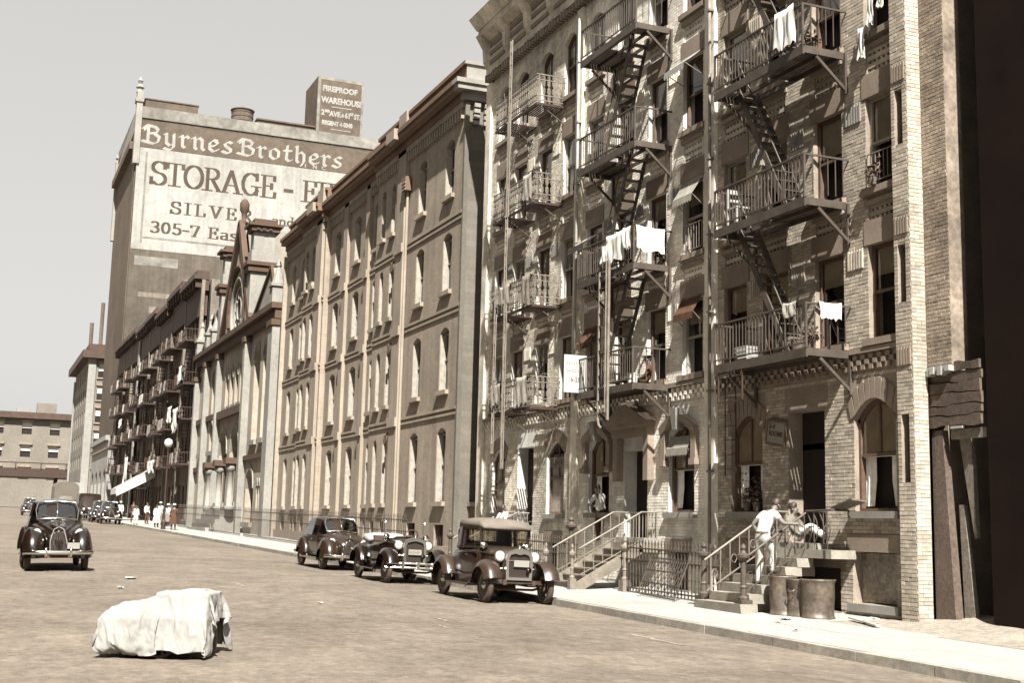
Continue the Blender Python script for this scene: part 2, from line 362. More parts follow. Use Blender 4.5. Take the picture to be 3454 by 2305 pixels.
def add_bricks(parent, wallpart, regions, m, Lb=.205, Hb=.064, pt=.011, n_ind=300):
    """regions: list of (u0,u1,z0,z1,blocked boxes,map) ; nearest bricks become objects, the rest one mesh"""
    allb = []
    for (u0,u1,z0,z1,blk,mp) in regions:
        row = 0; z = z0
        while z+Hb < z1:
            u = u0 - (.5*(Lb+pt) if row%2 else 0)
            while u < u1:
                a = max(u,u0+.002); c = min(u+Lb,u1-.002)
                segs = [(a,c)]
                for bx in blk:
                    l,r,b,t = bx[:4]
                    if len(bx) > 4 and bx[4] is not None:
                        t = atop(bx[4], min(max((a+c)/2,l),r))
                    if z+Hb > b+.01 and z < t-.01:
                        ns = []
                        for (p,q) in segs:
                            if q <= l or p >= r: ns.append((p,q)); continue
                            if p < l-.02: ns.append((p,l-.004))
                            if q > r+.02: ns.append((r+.004,q))
                        segs = ns
                for (p,q) in segs:
                    if q-p > .03: allb.append((p,q,z,mp))
                u += Lb+pt
            z += Hb+pt; row += 1
    full = [b for b in allb if b[1]-b[0] > Lb-.004 and b[3](0,0,0)[2] == 0]
    full.sort(key=lambda b:(Vector(b[3]((b[0]+b[1])/2,0,b[2]))-CAMP).length)
    keyed = {}
    chosen = full[:n_ind]; cs = set(id(b) for b in chosen)
    mb = MB()
    for b in allb:
        if id(b) in cs: continue
        p,q,z,mp = b; d = -.003-.006*random.random(); dz = random.uniform(-.002,.002)
        v = [mp(p,0,z+dz),mp(q,0,z+dz),mp(q,0,z+Hb+dz),mp(p,0,z+Hb+dz),mp(p,d,z+dz),mp(q,d,z+dz),mp(q,d,z+Hb+dz),mp(p,d,z+Hb+dz)]
        i = len(mb.v); mb.v += v
        mb.f += [(i+4,i+5,i+6,i+7),(i,i+1,i+5,i+4),(i+1,i+2,i+6,i+5),(i+2,i+3,i+7,i+6),(i+3,i,i+4,i+7)]
    o = mb.build('brickwork', m, wallpart)
    if o: stuff(o)
    datas = {}
    for b in chosen:
        p,q,z,mp = b
        key = tuple(round(c,3) for c in (Vector(mp(1,0,0))-Vector(mp(0,0,0))))
        if key not in datas:
            du = Vector(key); nrm = (Vector(mp(0,-1,0))-Vector(mp(0,0,0)))
            def pt3(u,d,zz): return tuple(du*u+nrm*d+Vector((0,0,zz)))
            me = bpy.data.meshes.new('brick')
            me.from_pydata([pt3(0,0,0),pt3(Lb,0,0),pt3(Lb,0,Hb),pt3(0,0,Hb),pt3(0,1,0),pt3(Lb,1,0),pt3(Lb,1,Hb),pt3(0,1,Hb)],[],
                [(4,5,6,7),(0,1,5,4),(1,2,6,5),(2,3,7,6),(3,0,4,7)])
            me.materials.append(M[m]); datas[key] = me
        k = inst(datas[key], 'brick', wallpart, mp(p,0,z+random.uniform(-.002,.002)))
        d = .003+.006*random.random()
        nrm = Vector(mp(0,-1,0))-Vector(mp(0,0,0))
        k.scale = (1,d,1) if abs(nrm.y) > .5 else (d,1,1)
def text(s, size, m, parent, name, loc, rot, sx=1, bold=.0, align='LEFT', depth=.004):
    cu = bpy.data.curves.new(name, 'FONT'); cu.body = s; cu.size = size; cu.align_x = align; cu.offset = bold; cu.extrude = depth
    cu.resolution_u = 3
    o = bpy.data.objects.new(name, cu); COL.objects.link(o)
    bpy.context.view_layer.update()
    me = bpy.data.meshes.new_from_object(o.evaluated_get(bpy.context.evaluated_depsgraph_get()))
    bpy.data.objects.remove(o)
    me.name = name; me.materials.clear(); me.materials.append(M[m])
    t = bpy.data.objects.new(name, me); COL.objects.link(t)
    og = ORG.get(parent.name,(0,0,0)) if parent else (0,0,0)
    t.parent = parent; t.location = (loc[0]-og[0],loc[1]-og[1],loc[2]-og[2]); t.rotation_euler = rot; t.scale = (sx,1,1)
    return t
# ================================================================ ground
# one sheet to the horizon, below the street
terr = MB(); terr.quad((-3000,-1500,zr(-3000)-.9),(3000,-1500,zr(3000)-.9),(3000,1500,zr(3000)-.9),(-3000,1500,zr(-3000)-.9))
struct(terr.build('ground','earth'))
rd = MB(); rows = []
xs = [60,20,0]+[-4*k for k in range(1,40)]+[-170,-190,-220,-260,-330]
for x in xs: rows.append([(x,y,zroad(x,y)) for y in (-60,-2,-.6,1,2.5,4,5.6,7.2,8.8,10.4,11.2,CURB+.02)])
rd.grid(rows); o = rd.build('road','road',smooth=True); fixn(o); struct(o)
for k,(xa,xb,yy) in enumerate(((-19.9,-20.5,7.3),(-21.1,-21.9,7.75),(-30,-31.6,6.0),(-17.5,-19.2,10.2))):
    q = MB(); n = 8
    q.grid([[(xa+(xb-xa)*i/n, yy+w+.03*math.sin(i*2.1+k), zroad(xa+(xb-xa)*i/n,yy+w)+.005) for i in range(n+1)] for w in (0,.05+.02*k)])
    o = q.build('tar_seam','stone'); fixn(o); struct(o)
# pavement: flags in front of the houses as separate slabs, plain sheet elsewhere
sw = MB(); xs2 = [-12.4]+[-12.4-1.55*k for k in range(1,64)]+[-150,-190]
base = MB()
for a,c in zip(xs2[:-1],xs2[1:]):
    base.hexa([(c,CURB,zs(c,CURB)-.3),(a,CURB,zs(a,CURB)-.3),(a,BL+1.6,zs(a)-.3),(c,BL+1.6,zs(c)-.3),(c,CURB+.16,zs(c,CURB)-.02),(a,CURB+.16,zs(a,CURB)-.02),(a,BL+1.6,zs(a)-.02),(c,BL+1.6,zs(c)-.02)])
pav = base.build('pavement','walk'); struct(pav)
fl = 0
for a,c in zip(xs2[:-1],xs2[1:]):
    ys = [CURB+.165, CURB+1.55, CURB+2.95, BL-.005]
    for y0,y1 in zip(ys[:-1],ys[1:]):
        if a < -58: continue
        m = MB(); d = random.uniform(-.005,.004); gp = .006
        cx,cy = (a+c)/2,(y0+y1)/2
        m.hexa([(c+gp,y0+gp,zs(c,y0)-.02),(a-gp,y0+gp,zs(a,y0)-.02),(a-gp,y1-gp,zs(a,y1)-.02),(c+gp,y1-gp,zs(c,y1)-.02),
                (c+gp,y0+gp,zs(c,y0)+.012+d),(a-gp,y0+gp,zs(a,y0)+.012+d+random.uniform(-.004,.004)),(a-gp,y1-gp,zs(a,y1)+.012+d),(c+gp,y1-gp,zs(c,y1)+.012+d)])
        m.build('paving_flag','walk',pav); fl += 1
m = MB()
for a,c in zip(xs2[:-1],xs2[1:]):
    if a >= -58: continue
    m.hexa([(c,CURB+.165,zs(c,CURB)-.02),(a,CURB+.165,zs(a,CURB)-.02),(a,BL+1.5,zs(a)-.02),(c,BL+1.5,zs(c)-.02),(c,CURB+.165,zs(c,CURB)+.012),(a,CURB+.165,zs(a,CURB)+.012),(a,BL+1.5,zs(a)+.012),(c,BL+1.5,zs(c)+.012)])
m.build('far_pavement','walk',pav)
x = -12.4
while x > -92:
    L = random.uniform(1.5,2.1); d = random.uniform(-.008,.008); m = MB(); c = x-L+.012
    m.hexa([(c,CURB+d,zr(c)-.25),(x,CURB+d,zr(x)-.25),(x,CURB+.16+d,zr(x)-.25),(c,CURB+.16+d,zr(c)-.25),(c,CURB+.012+d,zs(c,CURB)+.01),(x,CURB+.012+d,zs(x,CURB)+.01),(x,CURB+.155,zs(x,CURB)+.012),(c,CURB+.155,zs(c,CURB)+.012)])
    m.build('curb_stone','curb',pav); x -= L
m = MB(); m.hexa([(-190,CURB,zr(-190)-.2),(x,CURB,zr(x)-.2),(x,CURB+.16,zr(x)-.2),(-190,CURB+.16,zr(-190)-.2),(-190,CURB,zs(-190,CURB)+.01),(x,CURB,zs(x,CURB)+.01),(x,CURB+.16,zs(x,CURB)+.012),(-190,CURB+.16,zs(-190,CURB)+.012)])
m.build('far_curb','curb',pav)
# bare earth heaped at the foot of the end house
rows = []
for i in range(19):
    x = -12.4-i*.42; rows.append([(x, 14.7+.19*j, zs(x,14.7+.19*j)+.012+max(0,(j/9)**1.4*.13*(.6+.6*random.random())*min(1,max(0,(x+20)/1.6)) if j else -.02)) for j in range(14)])
e = MB(); e.grid(rows); o = e.build('earth_verge','earth',smooth=True); fixn(o); struct(o)

# ================================================================ tenements
LV = [(5.45,7.35,0),(8.5,10.4,0),(11.75,13.65,0),(14.93,16.9,.25)]
def window_parts(h, l,r,b,t,rise,Y, kind='sash', shade=.5, openl=.6, frame='frameD', lint=True, sill=True, stone='stone', pot=False):
    """a sash window as one part of the house with its own sub-parts"""
    f = MB(); d = .07; yf = Y+.10
    tt = t-rise if rise else t
    f.box(l,l+d,yf,yf+.1,b,tt); f.box(r-d,r,yf,yf+.1,b,tt); f.box(l+d,r-d,yf,yf+.1,b,b+.06)
    ms = b+(t-b)*.5
    f.box(l+d,r-d,yf+.01,yf+.07,ms-.03,ms+.03)
    if rise:
        op = (l,r,b,t,rise,0); pts = [(l,tt-.08)]+[(l+(r-l)*k/10, atop(op,l+(r-l)*k/10)) for k in range(11)]+[(r,tt-.08)]
        inner = [(l+d,tt-.08)]+[(l+d+(r-l-2*d)*k/10, atop(op,l+(r-l)*k/10)-.09) for k in range(11)]+[(r-d,tt-.08)]
        for k in range(len(pts)-1):
            f.hexa([(pts[k][0],yf,pts[k][1]),(pts[k+1][0],yf,pts[k+1][1]),(inner[k+1][0],yf,inner[k+1][1]),(inner[k][0],yf,inner[k][1]),
                    (pts[k][0],yf+.09,pts[k][1]),(pts[k+1][0],yf+.09,pts[k+1][1]),(inner[k+1][0],yf+.09,inner[k+1][1]),(inner[k][0],yf+.09,inner[k][1])])
        f.box((l+r)/2-.025,(l+r)/2+.025,yf+.02,yf+.06,ms,t-.1)
    else: f.box(l+d,r-d,yf,yf+.1,t-.07,t)
    w = f.build('window', frame, h)
    zt = (t-.09) if rise else t-.07
    if kind != 'board':
        MB().quad((l+d,yf+.045,ms),(r-d,yf+.045,ms),(r-d,yf+.045,zt),(l+d,yf+.045,zt)).build('upper_pane','glass',w)
        if openl < .35: MB().quad((l+d,yf+.06,b+.06),(r-d,yf+.06,b+.06),(r-d,yf+.06,ms),(l+d,yf+.06,ms)).build('lower_pane','glass',w)
        if shade > 0:
            zb = zt-(zt-b)*shade; q = MB()
            n = 6; q.grid([[(l+d+(r-l-2*d)*k/n, yf+.07+.012*math.sin(k*2.2+l*7), zz) for k in range(n+1)] for zz in (zb,zt)])
            q.build('roller_shade','shade',w)
        if kind == 'curtain':
            for s_ in (0,1):
                q = MB(); x0 = l+d if s_ == 0 else r-d; wd = (r-l)*.26*(1 if s_ == 0 else -1)
                q.grid([[(x0+wd*k/6*(1 if zz > b+.5 else .75), yf+.115+.025*math.sin(k*2.6), zz) for k in range(7)] for zz in (b+.1,b+.6,zt)])
                q.build('curtain','curtain',w)
    else:
        MB().box(l+.02,r-.02,Y+.16,Y+.2,b+.02,tt).build('boarding','poster',w)
    if sill: MB().box(l-.12,r+.12,Y-.11,Y+.14,b-.14,b-.005).build('sill',stone,w)
    if lint and not rise: MB().box(l-.1,r+.1,Y-.022,Y+.03,t+.004,t+.5).build('lintel',stone,w)
    return w
def voussoirs(h, l,r,t,rise,Y, m='stone', hgt=.42, n=9):
    op = (l,r,0,t,rise,0); a0 = l-.1; r0 = r+.1
    part = MB(); part.box((l+r)/2-.02,(l+r)/2+.02,Y,Y+.02,t+.05,t+.2)
    p = part.build('arch','stone',h)
    for k in range(n):
        x0 = l-.08+(r-l+.16)*k/n+.006; x1 = l-.08+(r-l+.16)*(k+1)/n-.006
        q = MB(); sp = .25*((x0+x1)/2-(l+r)/2)/((r-l)/2)
        zb0,zb1 = atop(op,x0)+.004,atop(op,x1)+.004
        q.hexa([(x0,Y-.03,zb0),(x1,Y-.03,zb1),(x1,Y+.03,zb1),(x0,Y+.03,zb0),(x0+sp*.5,Y-.03,zb0+hgt),(x1+sp*.5,Y-.03,zb1+hgt),(x1+sp*.5,Y+.03,zb1+hgt),(x0+sp*.5,Y+.03,zb0+hgt)])
        q.build('voussoir',m,p)
def hood(h, l,r,t,rise,Y, m):
    """moulded arched hood with keystone and drops"""
    op = (l,r,0,t,rise,0); p = MB(); c = (l+r)/2; w2 = (r-l)/2
    pts = [(l-.2+(r-l+.4)*k/10) for k in range(11)]
    def zo(x): return t+.30-.34*abs((x-c)/(w2+.2))**1.6
    for a,b in zip(pts[:-1],pts[1:]):
        p.hexa([(a,Y-.16,zo(a)-.2),(b,Y-.16,zo(b)-.2),(b,Y,zo(b)-.2),(a,Y,zo(a)-.2),(a,Y-.2,zo(a)),(b,Y-.2,zo(b)),(b,Y,zo(b)),(a,Y,zo(a))])
    for s_ in (-1,1):
        x = c+s_*(w2+.12); p.box(x-.11,x+.11,Y-.13,Y,t-.85,zo(x)-.1); p.box(x-.14,x+.14,Y-.17,Y,t-1.0,t-.85)
    o = p.build('window_hood',m,h)
    k = MB(); k.hexa([(c-.09,Y-.22,t-.12),(c+.09,Y-.22,t-.12),(c+.09,Y,t-.12),(c-.09,Y,t-.12),(c-.15,Y-.27,t+.42),(c+.15,Y-.27,t+.42),(c+.15,Y,t+.42),(c-.15,Y,t+.42)])
    k.build('keystone','stoneP',o)
def tenement(name,label, x0,x1, bays,bw, gwin,door,bsm, bm,mm, top=17.5, seed=1, stone='stone', hoods=(), group='row of brick tenements', floors=LV, vents=(1,2,3), boarded=()):
    rng = random.Random(seed)
    h = thing(name,label,'tenement',(x1,BL,zs(x1)),group)
    ops = []; wins = []
    for fi,(b,t,rise) in enumerate(floors):
        for bi,rx_ in enumerate(bays):
            ops.append((rx_-bw,rx_,b,t,rise,.34)); wins.append((fi,bi,rx_-bw,rx_,b,t,rise))
    vp = []
    for fi in vents:
        for bi,rx_ in enumerate(bays):
            s_ = floors[fi][0]; vp.append((rx_-bw+.06,rx_-.06,s_-1.02,s_-.36,0,.34))
    for (l,r,b,t,rise) in gwin: ops.append((l,r,b,t,rise,.34))
    dl,dr,db,dt = door; ops.append((dl,dr,db,dt,0,.62))
    for q in bsm: ops.append((q[0],q[1],q[2],q[3],0,.34))
    alls = ops+vp
    wb = wall(MB(), x0,x1, zs(x0)-.4, 18.9, BL, alls)
    wp = wb.build('brick_wall',mm,h)
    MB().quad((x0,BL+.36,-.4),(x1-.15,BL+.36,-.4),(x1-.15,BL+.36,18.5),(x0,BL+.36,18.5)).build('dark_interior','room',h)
    MB().box(x0+.02,x1-.02,BL+.64,BL+13,-.5,top).build('rear_mass',mm,h)
    MB().box(x0+.02,x1-.02,BL+.01,BL+.63,17.45,18.9).build('parapet',mm,h)
    # checker band of headers
    ck = MB(); x = x0+.1; k = 0
    while x < x1-.1:
        for j in range(3):
            if (k+j)%2 == 0: ck.box(x,x+.12,BL-.06,BL+.01,4.86+j*.105,4.955+j*.105)
        x += .125; k += 1
    ck.build('checker_band',bm if bm != 'brickA' else 'stone',h)
    MB().box(x0,x1,BL-.09,BL,5.19,5.29).build('band_course',stone,h)
    # vent panels: lattice of brick in a recess
    for (l,r,b,t,_,_) in vp:
        q = MB(); nx,nz = 6,4
        for i in range(nx+1): 
            xx = l+(r-l)*i/nx; q.box(xx-.035,xx+.035,BL+.035,BL+.10,b,t)
        for j in range(nz+1):
            zz = b+(t-b)*j/nz; q.box(l,r,BL+.02,BL+.12,zz-.045,zz+.045)
        q.build('vent_lattice',bm,h)
        MB().box(l-.1,r+.1,BL-.05,BL+.02,t+.02,t+.12).build('vent_cornice',stone,h)
    # grooved ornament blocks between the windows
    for fi,(b,t,rise) in enumerate(floors[:3]):
        for rx_ in bays[1:]:
            q = MB()
            for k in range(6): q.box(rx_+.16+.085*k,rx_+.21+.085*k,BL-.035,BL,t-.42,t-.02)
            q.build('ornament_block','stoneP' if fi%2 else bm,h)
    for (fi,bi,l,r,b,t,rise) in wins:
        kd = rng.choice(['sash','sash','curtain','sash']); 
        window_parts(h,l,r,b,t,rise,BL,kd,rng.choice([.42,.5,.5,.55,.3]),rng.uniform(.2,1),'frameD' if rng.random() < .7 else 'frameL',stone=stone)
        if rise: voussoirs(h,l,r,t,rise,BL,bm if bm != 'brickA' else 'stone',.3,7)
    for i,(l,r,b,t,rise) in enumerate(gwin):
        window_parts(h,l,r,b,t,rise,BL,'board' if i in boarded else 'curtain',.5 if i not in boarded else 0,.7,'frameD',stone='stoneP')
        if i in hoods: hood(h,l,r,t,rise,BL,stone)
        else: voussoirs(h,l,r,t,rise,BL,stone)
    for q in bsm:
        w = MB().box(q[0]+.02,q[1]-.02,BL+.2,BL+.24,q[2]+.02,q[3]-.02).build('basement_window','doorD' if q[4] == 0 else 'poster',h)
        MB().box(q[0]-.15,q[1]+.15,BL-.025,BL+.05,q[3]+.004,q[3]+.34).build('lintel','stone',w)
        MB().box(q[0]-.1,q[1]+.1,BL-.09,BL+.19,q[2]-.16,q[2]-.004).build('sill','stoneP',w)
    # cornice
    c = MB(); c.box(x0,x1,BL-.16,BL,17.75,18.95); c.box(x0-.02,x1+.02,BL-.5,BL,19.15,19.4); c.hexa([(x0,BL-.2,18.95),(x1,BL-.2,18.95),(x1,BL,18.95),(x0,BL,18.95),(x0,BL-.5,19.15),(x1,BL-.5,19.15),(x1,BL,19.15),(x0,BL,19.15)])
    c.hexa([(x0-.05,BL-.55,19.4),(x1+.02,BL-.55,19.4),(x1,BL,19.4),(x0,BL,19.4),(x0-.12,BL-.85,19.8),(x1+.02,BL-.85,19.8),(x1,BL,19.8),(x0,BL,19.8)])
    cn = c.build('cornice','brickC',h)
    q = MB(); x = x0+.1
    while x < x1-.1: q.box(x,x+.12,BL-.24,BL,17.46,17.62+.1*(int(x*7)%2)); x += .22
    q.build('dentils','stone',cn)
    for k in range(5):
        xx = x0+.16+(x1-x0-.32)*k/4; q = MB()
        q.prismx([(BL-.16,18.0),(BL-.3,18.2),(BL-.34,18.7),(BL-.62,19.15),(BL-.16,19.15)],xx-.13,xx+.13); q.build('bracket','brickC',cn)
    n = 4
    for k in range(n):
        a = x0+.16+(x1-x0-.32)*k/n+.25; b_ = x0+.16+(x1-x0-.32)*(k+1)/n-.25
        for zz in (18.05,18.4,18.7): MB().box(a,b_,BL-.2,BL-.155,zz,zz+.14).build('frieze_panel','stone',cn)
    blk = [(o[0],o[1],o[2],o[3],o) for o in ops if o[4]] + [(o[0],o[1],o[2],o[3]) for o in ops if not o[4]]
    blk += [(v[0]-.02,v[1]+.02,v[2]-.05,v[3]+.13) for v in vp] + [(o[0]-.12,o[1]+.12,o[3],o[3]+.52) for o in ops if not o[4] and o[3] > 2]
    blk += [(o[0]-.13,o[1]+.13,o[2]-.15,o[2]) for o in ops] + [(x0,x1,4.84,5.3)]
    blk += [(gl-.14,gr+.14,gt-grise-.05,gt+.44) for gl,gr,gb,gt,grise in gwin]
    blk += [(q[0]-.17,q[1]+.17,q[3],q[3]+.35) for q in bsm]
    return h,wp,blk,dl,dr,db,dt
facade = lambda u,d,z:(u,BL+d,z)
X_AB,X_BC,X_CL = -26.3,-33.8,-41.5
# --- house A (nearest)
A,wpA,blkA,*dA = tenement('tenement','tan brick tenement nearest the camera with a tall plain corner pier',X_AB,-19.03,
    [-19.5,-21.25,-23.2,-24.83],.97,[(-21.0,-19.75,2.08,4.28,.38),(-25.5,-24.23,2.08,4.26,.36)],(-23.24,-21.96,1.42,4.2),[(-21.1,-19.8,.30,1.29,1),(-25.6,-24.3,.2,1.1,0),(-22.9,-21.5,.1,.95,0)],
    'brickA','mortarA',seed=3)
pier = MB(); PX0,PX1,PY = -19.48,-19.03,16.03
wall(pier, PX0,PX1,-.3,18.9,PY,[(-19.38,-19.16,2.6,3.88,0,.15),(-19.38,-19.16,6.0,7.12,0,.15),(-19.38,-19.16,9.1,10.2,0,.15)] )
pier.quad((PX1,PY,-.3),(PX1,16.37,-.3),(PX1,16.37,18.9),(PX1,PY,18.9)); pier.quad((PX0,BL,-.3),(PX0,PY,-.3),(PX0,PY,18.9),(PX0,BL,18.9))
pp = pier.build('corner_pier','mortarA',A)
pblk = [(-19.38,-19.16,2.6,3.88),(-19.38,-19.16,6.0,7.12),(-19.38,-19.16,9.1,10.2)]
side = lambda u,d,z:(PX1-d,u,z)
add_bricks(A,wpA,[(PX0,PX1,-.1,14.9,pblk,lambda u,d,z:(u,PY+d,z)),(X_AB+.02,PX0,0.0,14.9,blkA,facade)],'brickA')
add_bricks(A,pp,[(PY+.01,16.36,0,14.9,[],side)],'brickA',n_ind=120)
q = MB()
for zc in (7.5,10.55,4.98):
    for k in range(5): q.box(PX0+.04+.08*k,PX0+.09+.08*k,PY-.03,PY,zc-.18,zc+.16)
q.build('ornament_block','stone',A)
# remains of the party wall of a vanished neighbour
pw = MB(); ed = []
z = 4.72
while z < 15:
    e_ = -18.37+random.choice([0,0,0,0,.05,-.04]); z += .15
pw.box(-19.02,-18.37,16.37,16.75,4.72,15); pwo = pw.build('party_wall_stub','brickRt',A)
add_bricks(A,pwo,[(-19.02,-18.365,4.76,14.9,[],lambda u,d,z:(u,16.368+d,z))],'brickR',n_ind=100)
q = MB(); 
for k in range(6): q.box(-18.98+.1*k,-18.9+.1*k+.03,16.3-.02*(k%2),16.7,4.56+.03*(k%3),4.73)
q.build('broken_white_footing','whitepaint',A)
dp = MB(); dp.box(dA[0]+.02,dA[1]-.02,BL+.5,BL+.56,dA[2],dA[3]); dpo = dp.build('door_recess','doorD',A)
m = MB(); m.box(-22.62,-21.98,BL+.42,BL+.47,1.45,3.35); m.box(-22.55,-22.05,BL+.4,BL+.42,1.6,2.3); m.box(-22.55,-22.05,BL+.4,BL+.42,2.45,3.2); m.build('door_leaf','door',dpo)
MB().box(dA[0],dA[1],BL+.36,BL+.5,3.4,3.52).build('transom','frameD',dpo)
# --- house B
B,wpB,blkB,*dB = tenement('tenement','pale painted middle tenement with hooded ground floor windows and a pedimented door',X_BC,X_AB,
    [-26.77,-28.6,-30.45,-32.3],.97,[(-28.4,-27.15,2.08,4.22,.36),(-32.94,-31.67,2.08,4.18,.36)],(-30.75,-29.5,1.42,3.72),[(-28.4,-27.4,.2,1.1,0)],
    'brickB','mortarB',seed=11,hoods=(0,1))
add_bricks(B,wpB,[(X_BC+.02,X_AB-.02,.3,17.4,blkB,facade)],'brickB')
p = MB(); p.box(-31.2,-29.1,BL-.35,BL,4.3,4.42); p.box(-31.15,-29.15,BL-.22,BL,4.05,4.3)
p.prism([(-31.3,4.42),(-29.0,4.42),(-30.15,5.0)],BL-.4,BL); p.box(-31.1,-30.85,BL-.2,BL,2.9,4.05); p.box(-29.4,-29.15,BL-.2,BL,2.9,4.05)
po = p.build('door_pediment','stone',B)
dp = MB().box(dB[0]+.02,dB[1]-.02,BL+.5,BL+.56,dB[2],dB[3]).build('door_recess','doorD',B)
MB().box(dB[0]+.05,dB[0]+.6,BL+.4,BL+.46,1.45,3.2).build('door_leaf','door',dp)
# --- house C
Cc,wpC,blkC,*dC = tenement('tenement','far tenement of the row with heavy bracketed cornice and lacy balconies',X_CL,X_BC,
    [-34.12,-35.93,-37.9,-39.52],.94,[(-35.84,-34.6,2.05,4.2,.36),(-40.3,-39.15,2.1,4.16,.36)],(-38.1,-36.86,1.7,4.15),[(-35.8,-34.8,.4,1.2,0)],
    'brickC','mortarB',seed=23,boarded=(0,1))
add_bricks(Cc,wpC,[(X_CL+.02,X_BC-.02,.45,17.4,blkC,facade)],'brickC')
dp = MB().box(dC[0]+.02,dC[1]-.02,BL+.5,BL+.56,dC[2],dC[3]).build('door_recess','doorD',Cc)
MB().box(dC[0]+.05,dC[1]-.5,BL+.4,BL+.46,1.72,3.5).build('door_leaf','door',dp)
# pilasters and downpipes on the house divisions
for (par,xc,mm_,pj) in ((A,-26.3,'brickB',.11),(B,-33.78,'brickC',.11),(Cc,-41.30,'brickC',.11)):
    MB().box(xc-.22,xc+.22,BL-pj,BL-.008,.0,17.4).build('pilaster',mm_,par)
def downpipe(x,z0,z1,m,label):
    t = thing('downpipe',label,'downpipe',(x,BL-.2,z0),'rain pipes on the tenement fronts')
    q = MB(); q.tube([(x,BL-.2,z0+.1),(x,BL-.2,z1)],.042,8); q.build('pipe',m,t,smooth=True)
    q = MB()
    for k in range(int((z1-z0)/1.9)): 
        zz = z0+.8+k*1.9; q.box(x-.065,x+.065,BL-.25,BL-.11,zz,zz+.05)
    q.build('pipe_bracket',m,t)
downpipe(-26.14,.3,17,'ironL','slim grey rain pipe between the tan tenement and the pale tenement')
downpipe(-33.62,5.3,17,'whitepaint','white rain pipe between the pale tenement and the balconied tenement')

# ================================================================ fire escapes
FB = [5.28,8.36,11.58,14.78]            # platform tops
def fire_escape(name,label,xl,xr,y0,levels,dirn,m,stair_x,gap,group='fire escapes on the tenement fronts',bars=.125,extra_top=None):
    f = thing(name,label,'fire escape',(xr,BL,levels[0]),group)
    barme = None; slme = {}
    for li,z in enumerate(levels):
        p = MB(); h = .19
        p.box(xl,xr,y0,y0+.045,z-h,z); p.box(xr-.05,xr,y0+.045,BL-.1,z-h+.03,z-.004); p.box(xl,xl+.05,y0+.045,BL-.1,z-h+.03,z-.004)
        p.box(xl+.05,xr-.05,(y0+BL)/2-.03,(y0+BL)/2+.03,z-.11,z-.03); p.box(xl+.05,xr-.05,BL-.16,BL-.11,z-.12,z-.03)
        pf = p.build('platform',m,f)
        ga,gb = gap[li] if gap[li] else (9,9)
        n = 11
        for k in range(n):
            yy = y0+.09+(BL-.18-y0-.09)*k/(n-1)
            segs = [(xl+.06,xr-.06)]
            if ga != 9 and yy > y0+.3: segs = [(xl+.06,ga),(gb,xr-.06)]
            for a,c in segs:
                if c-a < .1: continue
                key = round(c-a,2)
                if key not in slme:
                    slme[key] = shape(MB().box(0,key,-.034,.034,-.012,.012),'floor_slat',m)
                inst(slme[key],'floor_slat',pf,(a,yy,z-.016))
        for sx in (xl+.03,xr-.03):                      # triangular brackets against the wall
            b = MB(); b.bar((sx,y0+.35,z-h),(sx,BL-.04,z-h-.62),.05,.06); b.box(sx-.035,sx+.035,BL-.07,BL,z-h-.7,z-.02)
            b.build('bracket',m,f)
        r = MB(); zt = z+.9
        r.box(xl,xr,y0,y0+.035,zt-.02,zt+.02); r.box(xl,xl+.035,y0+.035,BL,zt-.02,zt+.02); r.box(xr-.035,xr,y0+.035,BL,zt-.02,zt+.02)
        r.box(xl+.035,xr-.035,y0+.006,y0+.03,z+.08,z+.11)
        for (px,py) in ((xl,y0),(xr-.04,y0)): r.box(px,px+.04,y0-.004,y0+.04,z-.02,zt-.02)
        rl = r.build('railing',m,f)
        if barme is None: 
            barme = shape(MB().box(-.009,.009,-.009,.009,0,.79),'baluster',m)
        x = xl+bars
        while x < xr-.06: inst(barme,'baluster',rl,(x,y0+.018,z+.09)); x += bars
        for sx in (xl+.018,xr-.018):
            for k in range(1,6): inst(barme,'baluster',rl,(sx,y0+.035+(BL-y0)*k/6,z+.09))
    for li in range(len(levels)-1):
        z0,z1 = levels[li],levels[li+1]; xa,xb = stair_x
        if dirn < 0: xb_,xt_ = xb,xa                    # climbs towards the left
        else: xb_,xt_ = xa,xb
        ys,ye = y0+.34,y0+.82
        s = MB()
        for yy in (ys,ye): s.bar((xb_,yy,z0),(xt_,yy,z1-.05),.03,.15)
        so_ = s.build('stair',m,f)
        n = 13
        for k in range(1,n):
            u = k/n; xx = xb_+(xt_-xb_)*u; zz = z0+(z1-z0)*u
            MB().box(xx-.10,xx+.10,ys+.015,ye-.015,zz-.012,zz+.012).build('tread',m,so_)
        hr = MB(); 
        for yy in (ys-.02,): 
            hr.tube([(xb_,yy,z0+.75),(xt_,yy,z1+.7)],.016,5)
            for u in (.05,.5,.95): hr.bar((xb_+(xt_-xb_)*u,yy,z0+(z1-z0)*u),(xb_+(xt_-xb_)*u,yy,z0+(z1-z0)*u+.74),.02)
        hr.build('handrail',m,so_)
    return f
feA = fire_escape('fire_escape','brown iron fire escape with stairs falling to the right on the nearest tan tenement',-24.45,-21.02,15.08,FB,-1,'iron',(-23.95,-22.1),[None,(-24.1,-22.9),(-24.1,-22.9),(-24.1,-22.9)])
q = MB(); zz = 4.42
for a,b in (((-24.3,15.1,5.1),(-24.3,15.1,zz)),((-23.35,15.1,5.1),(-23.35,15.1,zz)),((-24.3,15.1,zz),(-23.35,15.1,zz))): q.bar(a,b,.035)
q.build('hanging_frame','ironD',feA)
l = thing('drop_ladder','thin dark ladder hanging on the wall beside the arched window under the nearest fire escape','ladder',(-25.3,16.05,2.9))
q = MB(); q.bar((-25.55,16.06,2.9),(-25.55,16.06,5.15),.022); q.bar((-25.1,16.06,2.9),(-25.1,16.06,5.15),.022); q.build('side_rails','ironD',l)
for k in range(7): MB().bar((-25.55,16.06,3.05+.33*k),(-25.1,16.06,3.05+.33*k),.018).build('rung','ironD',l)
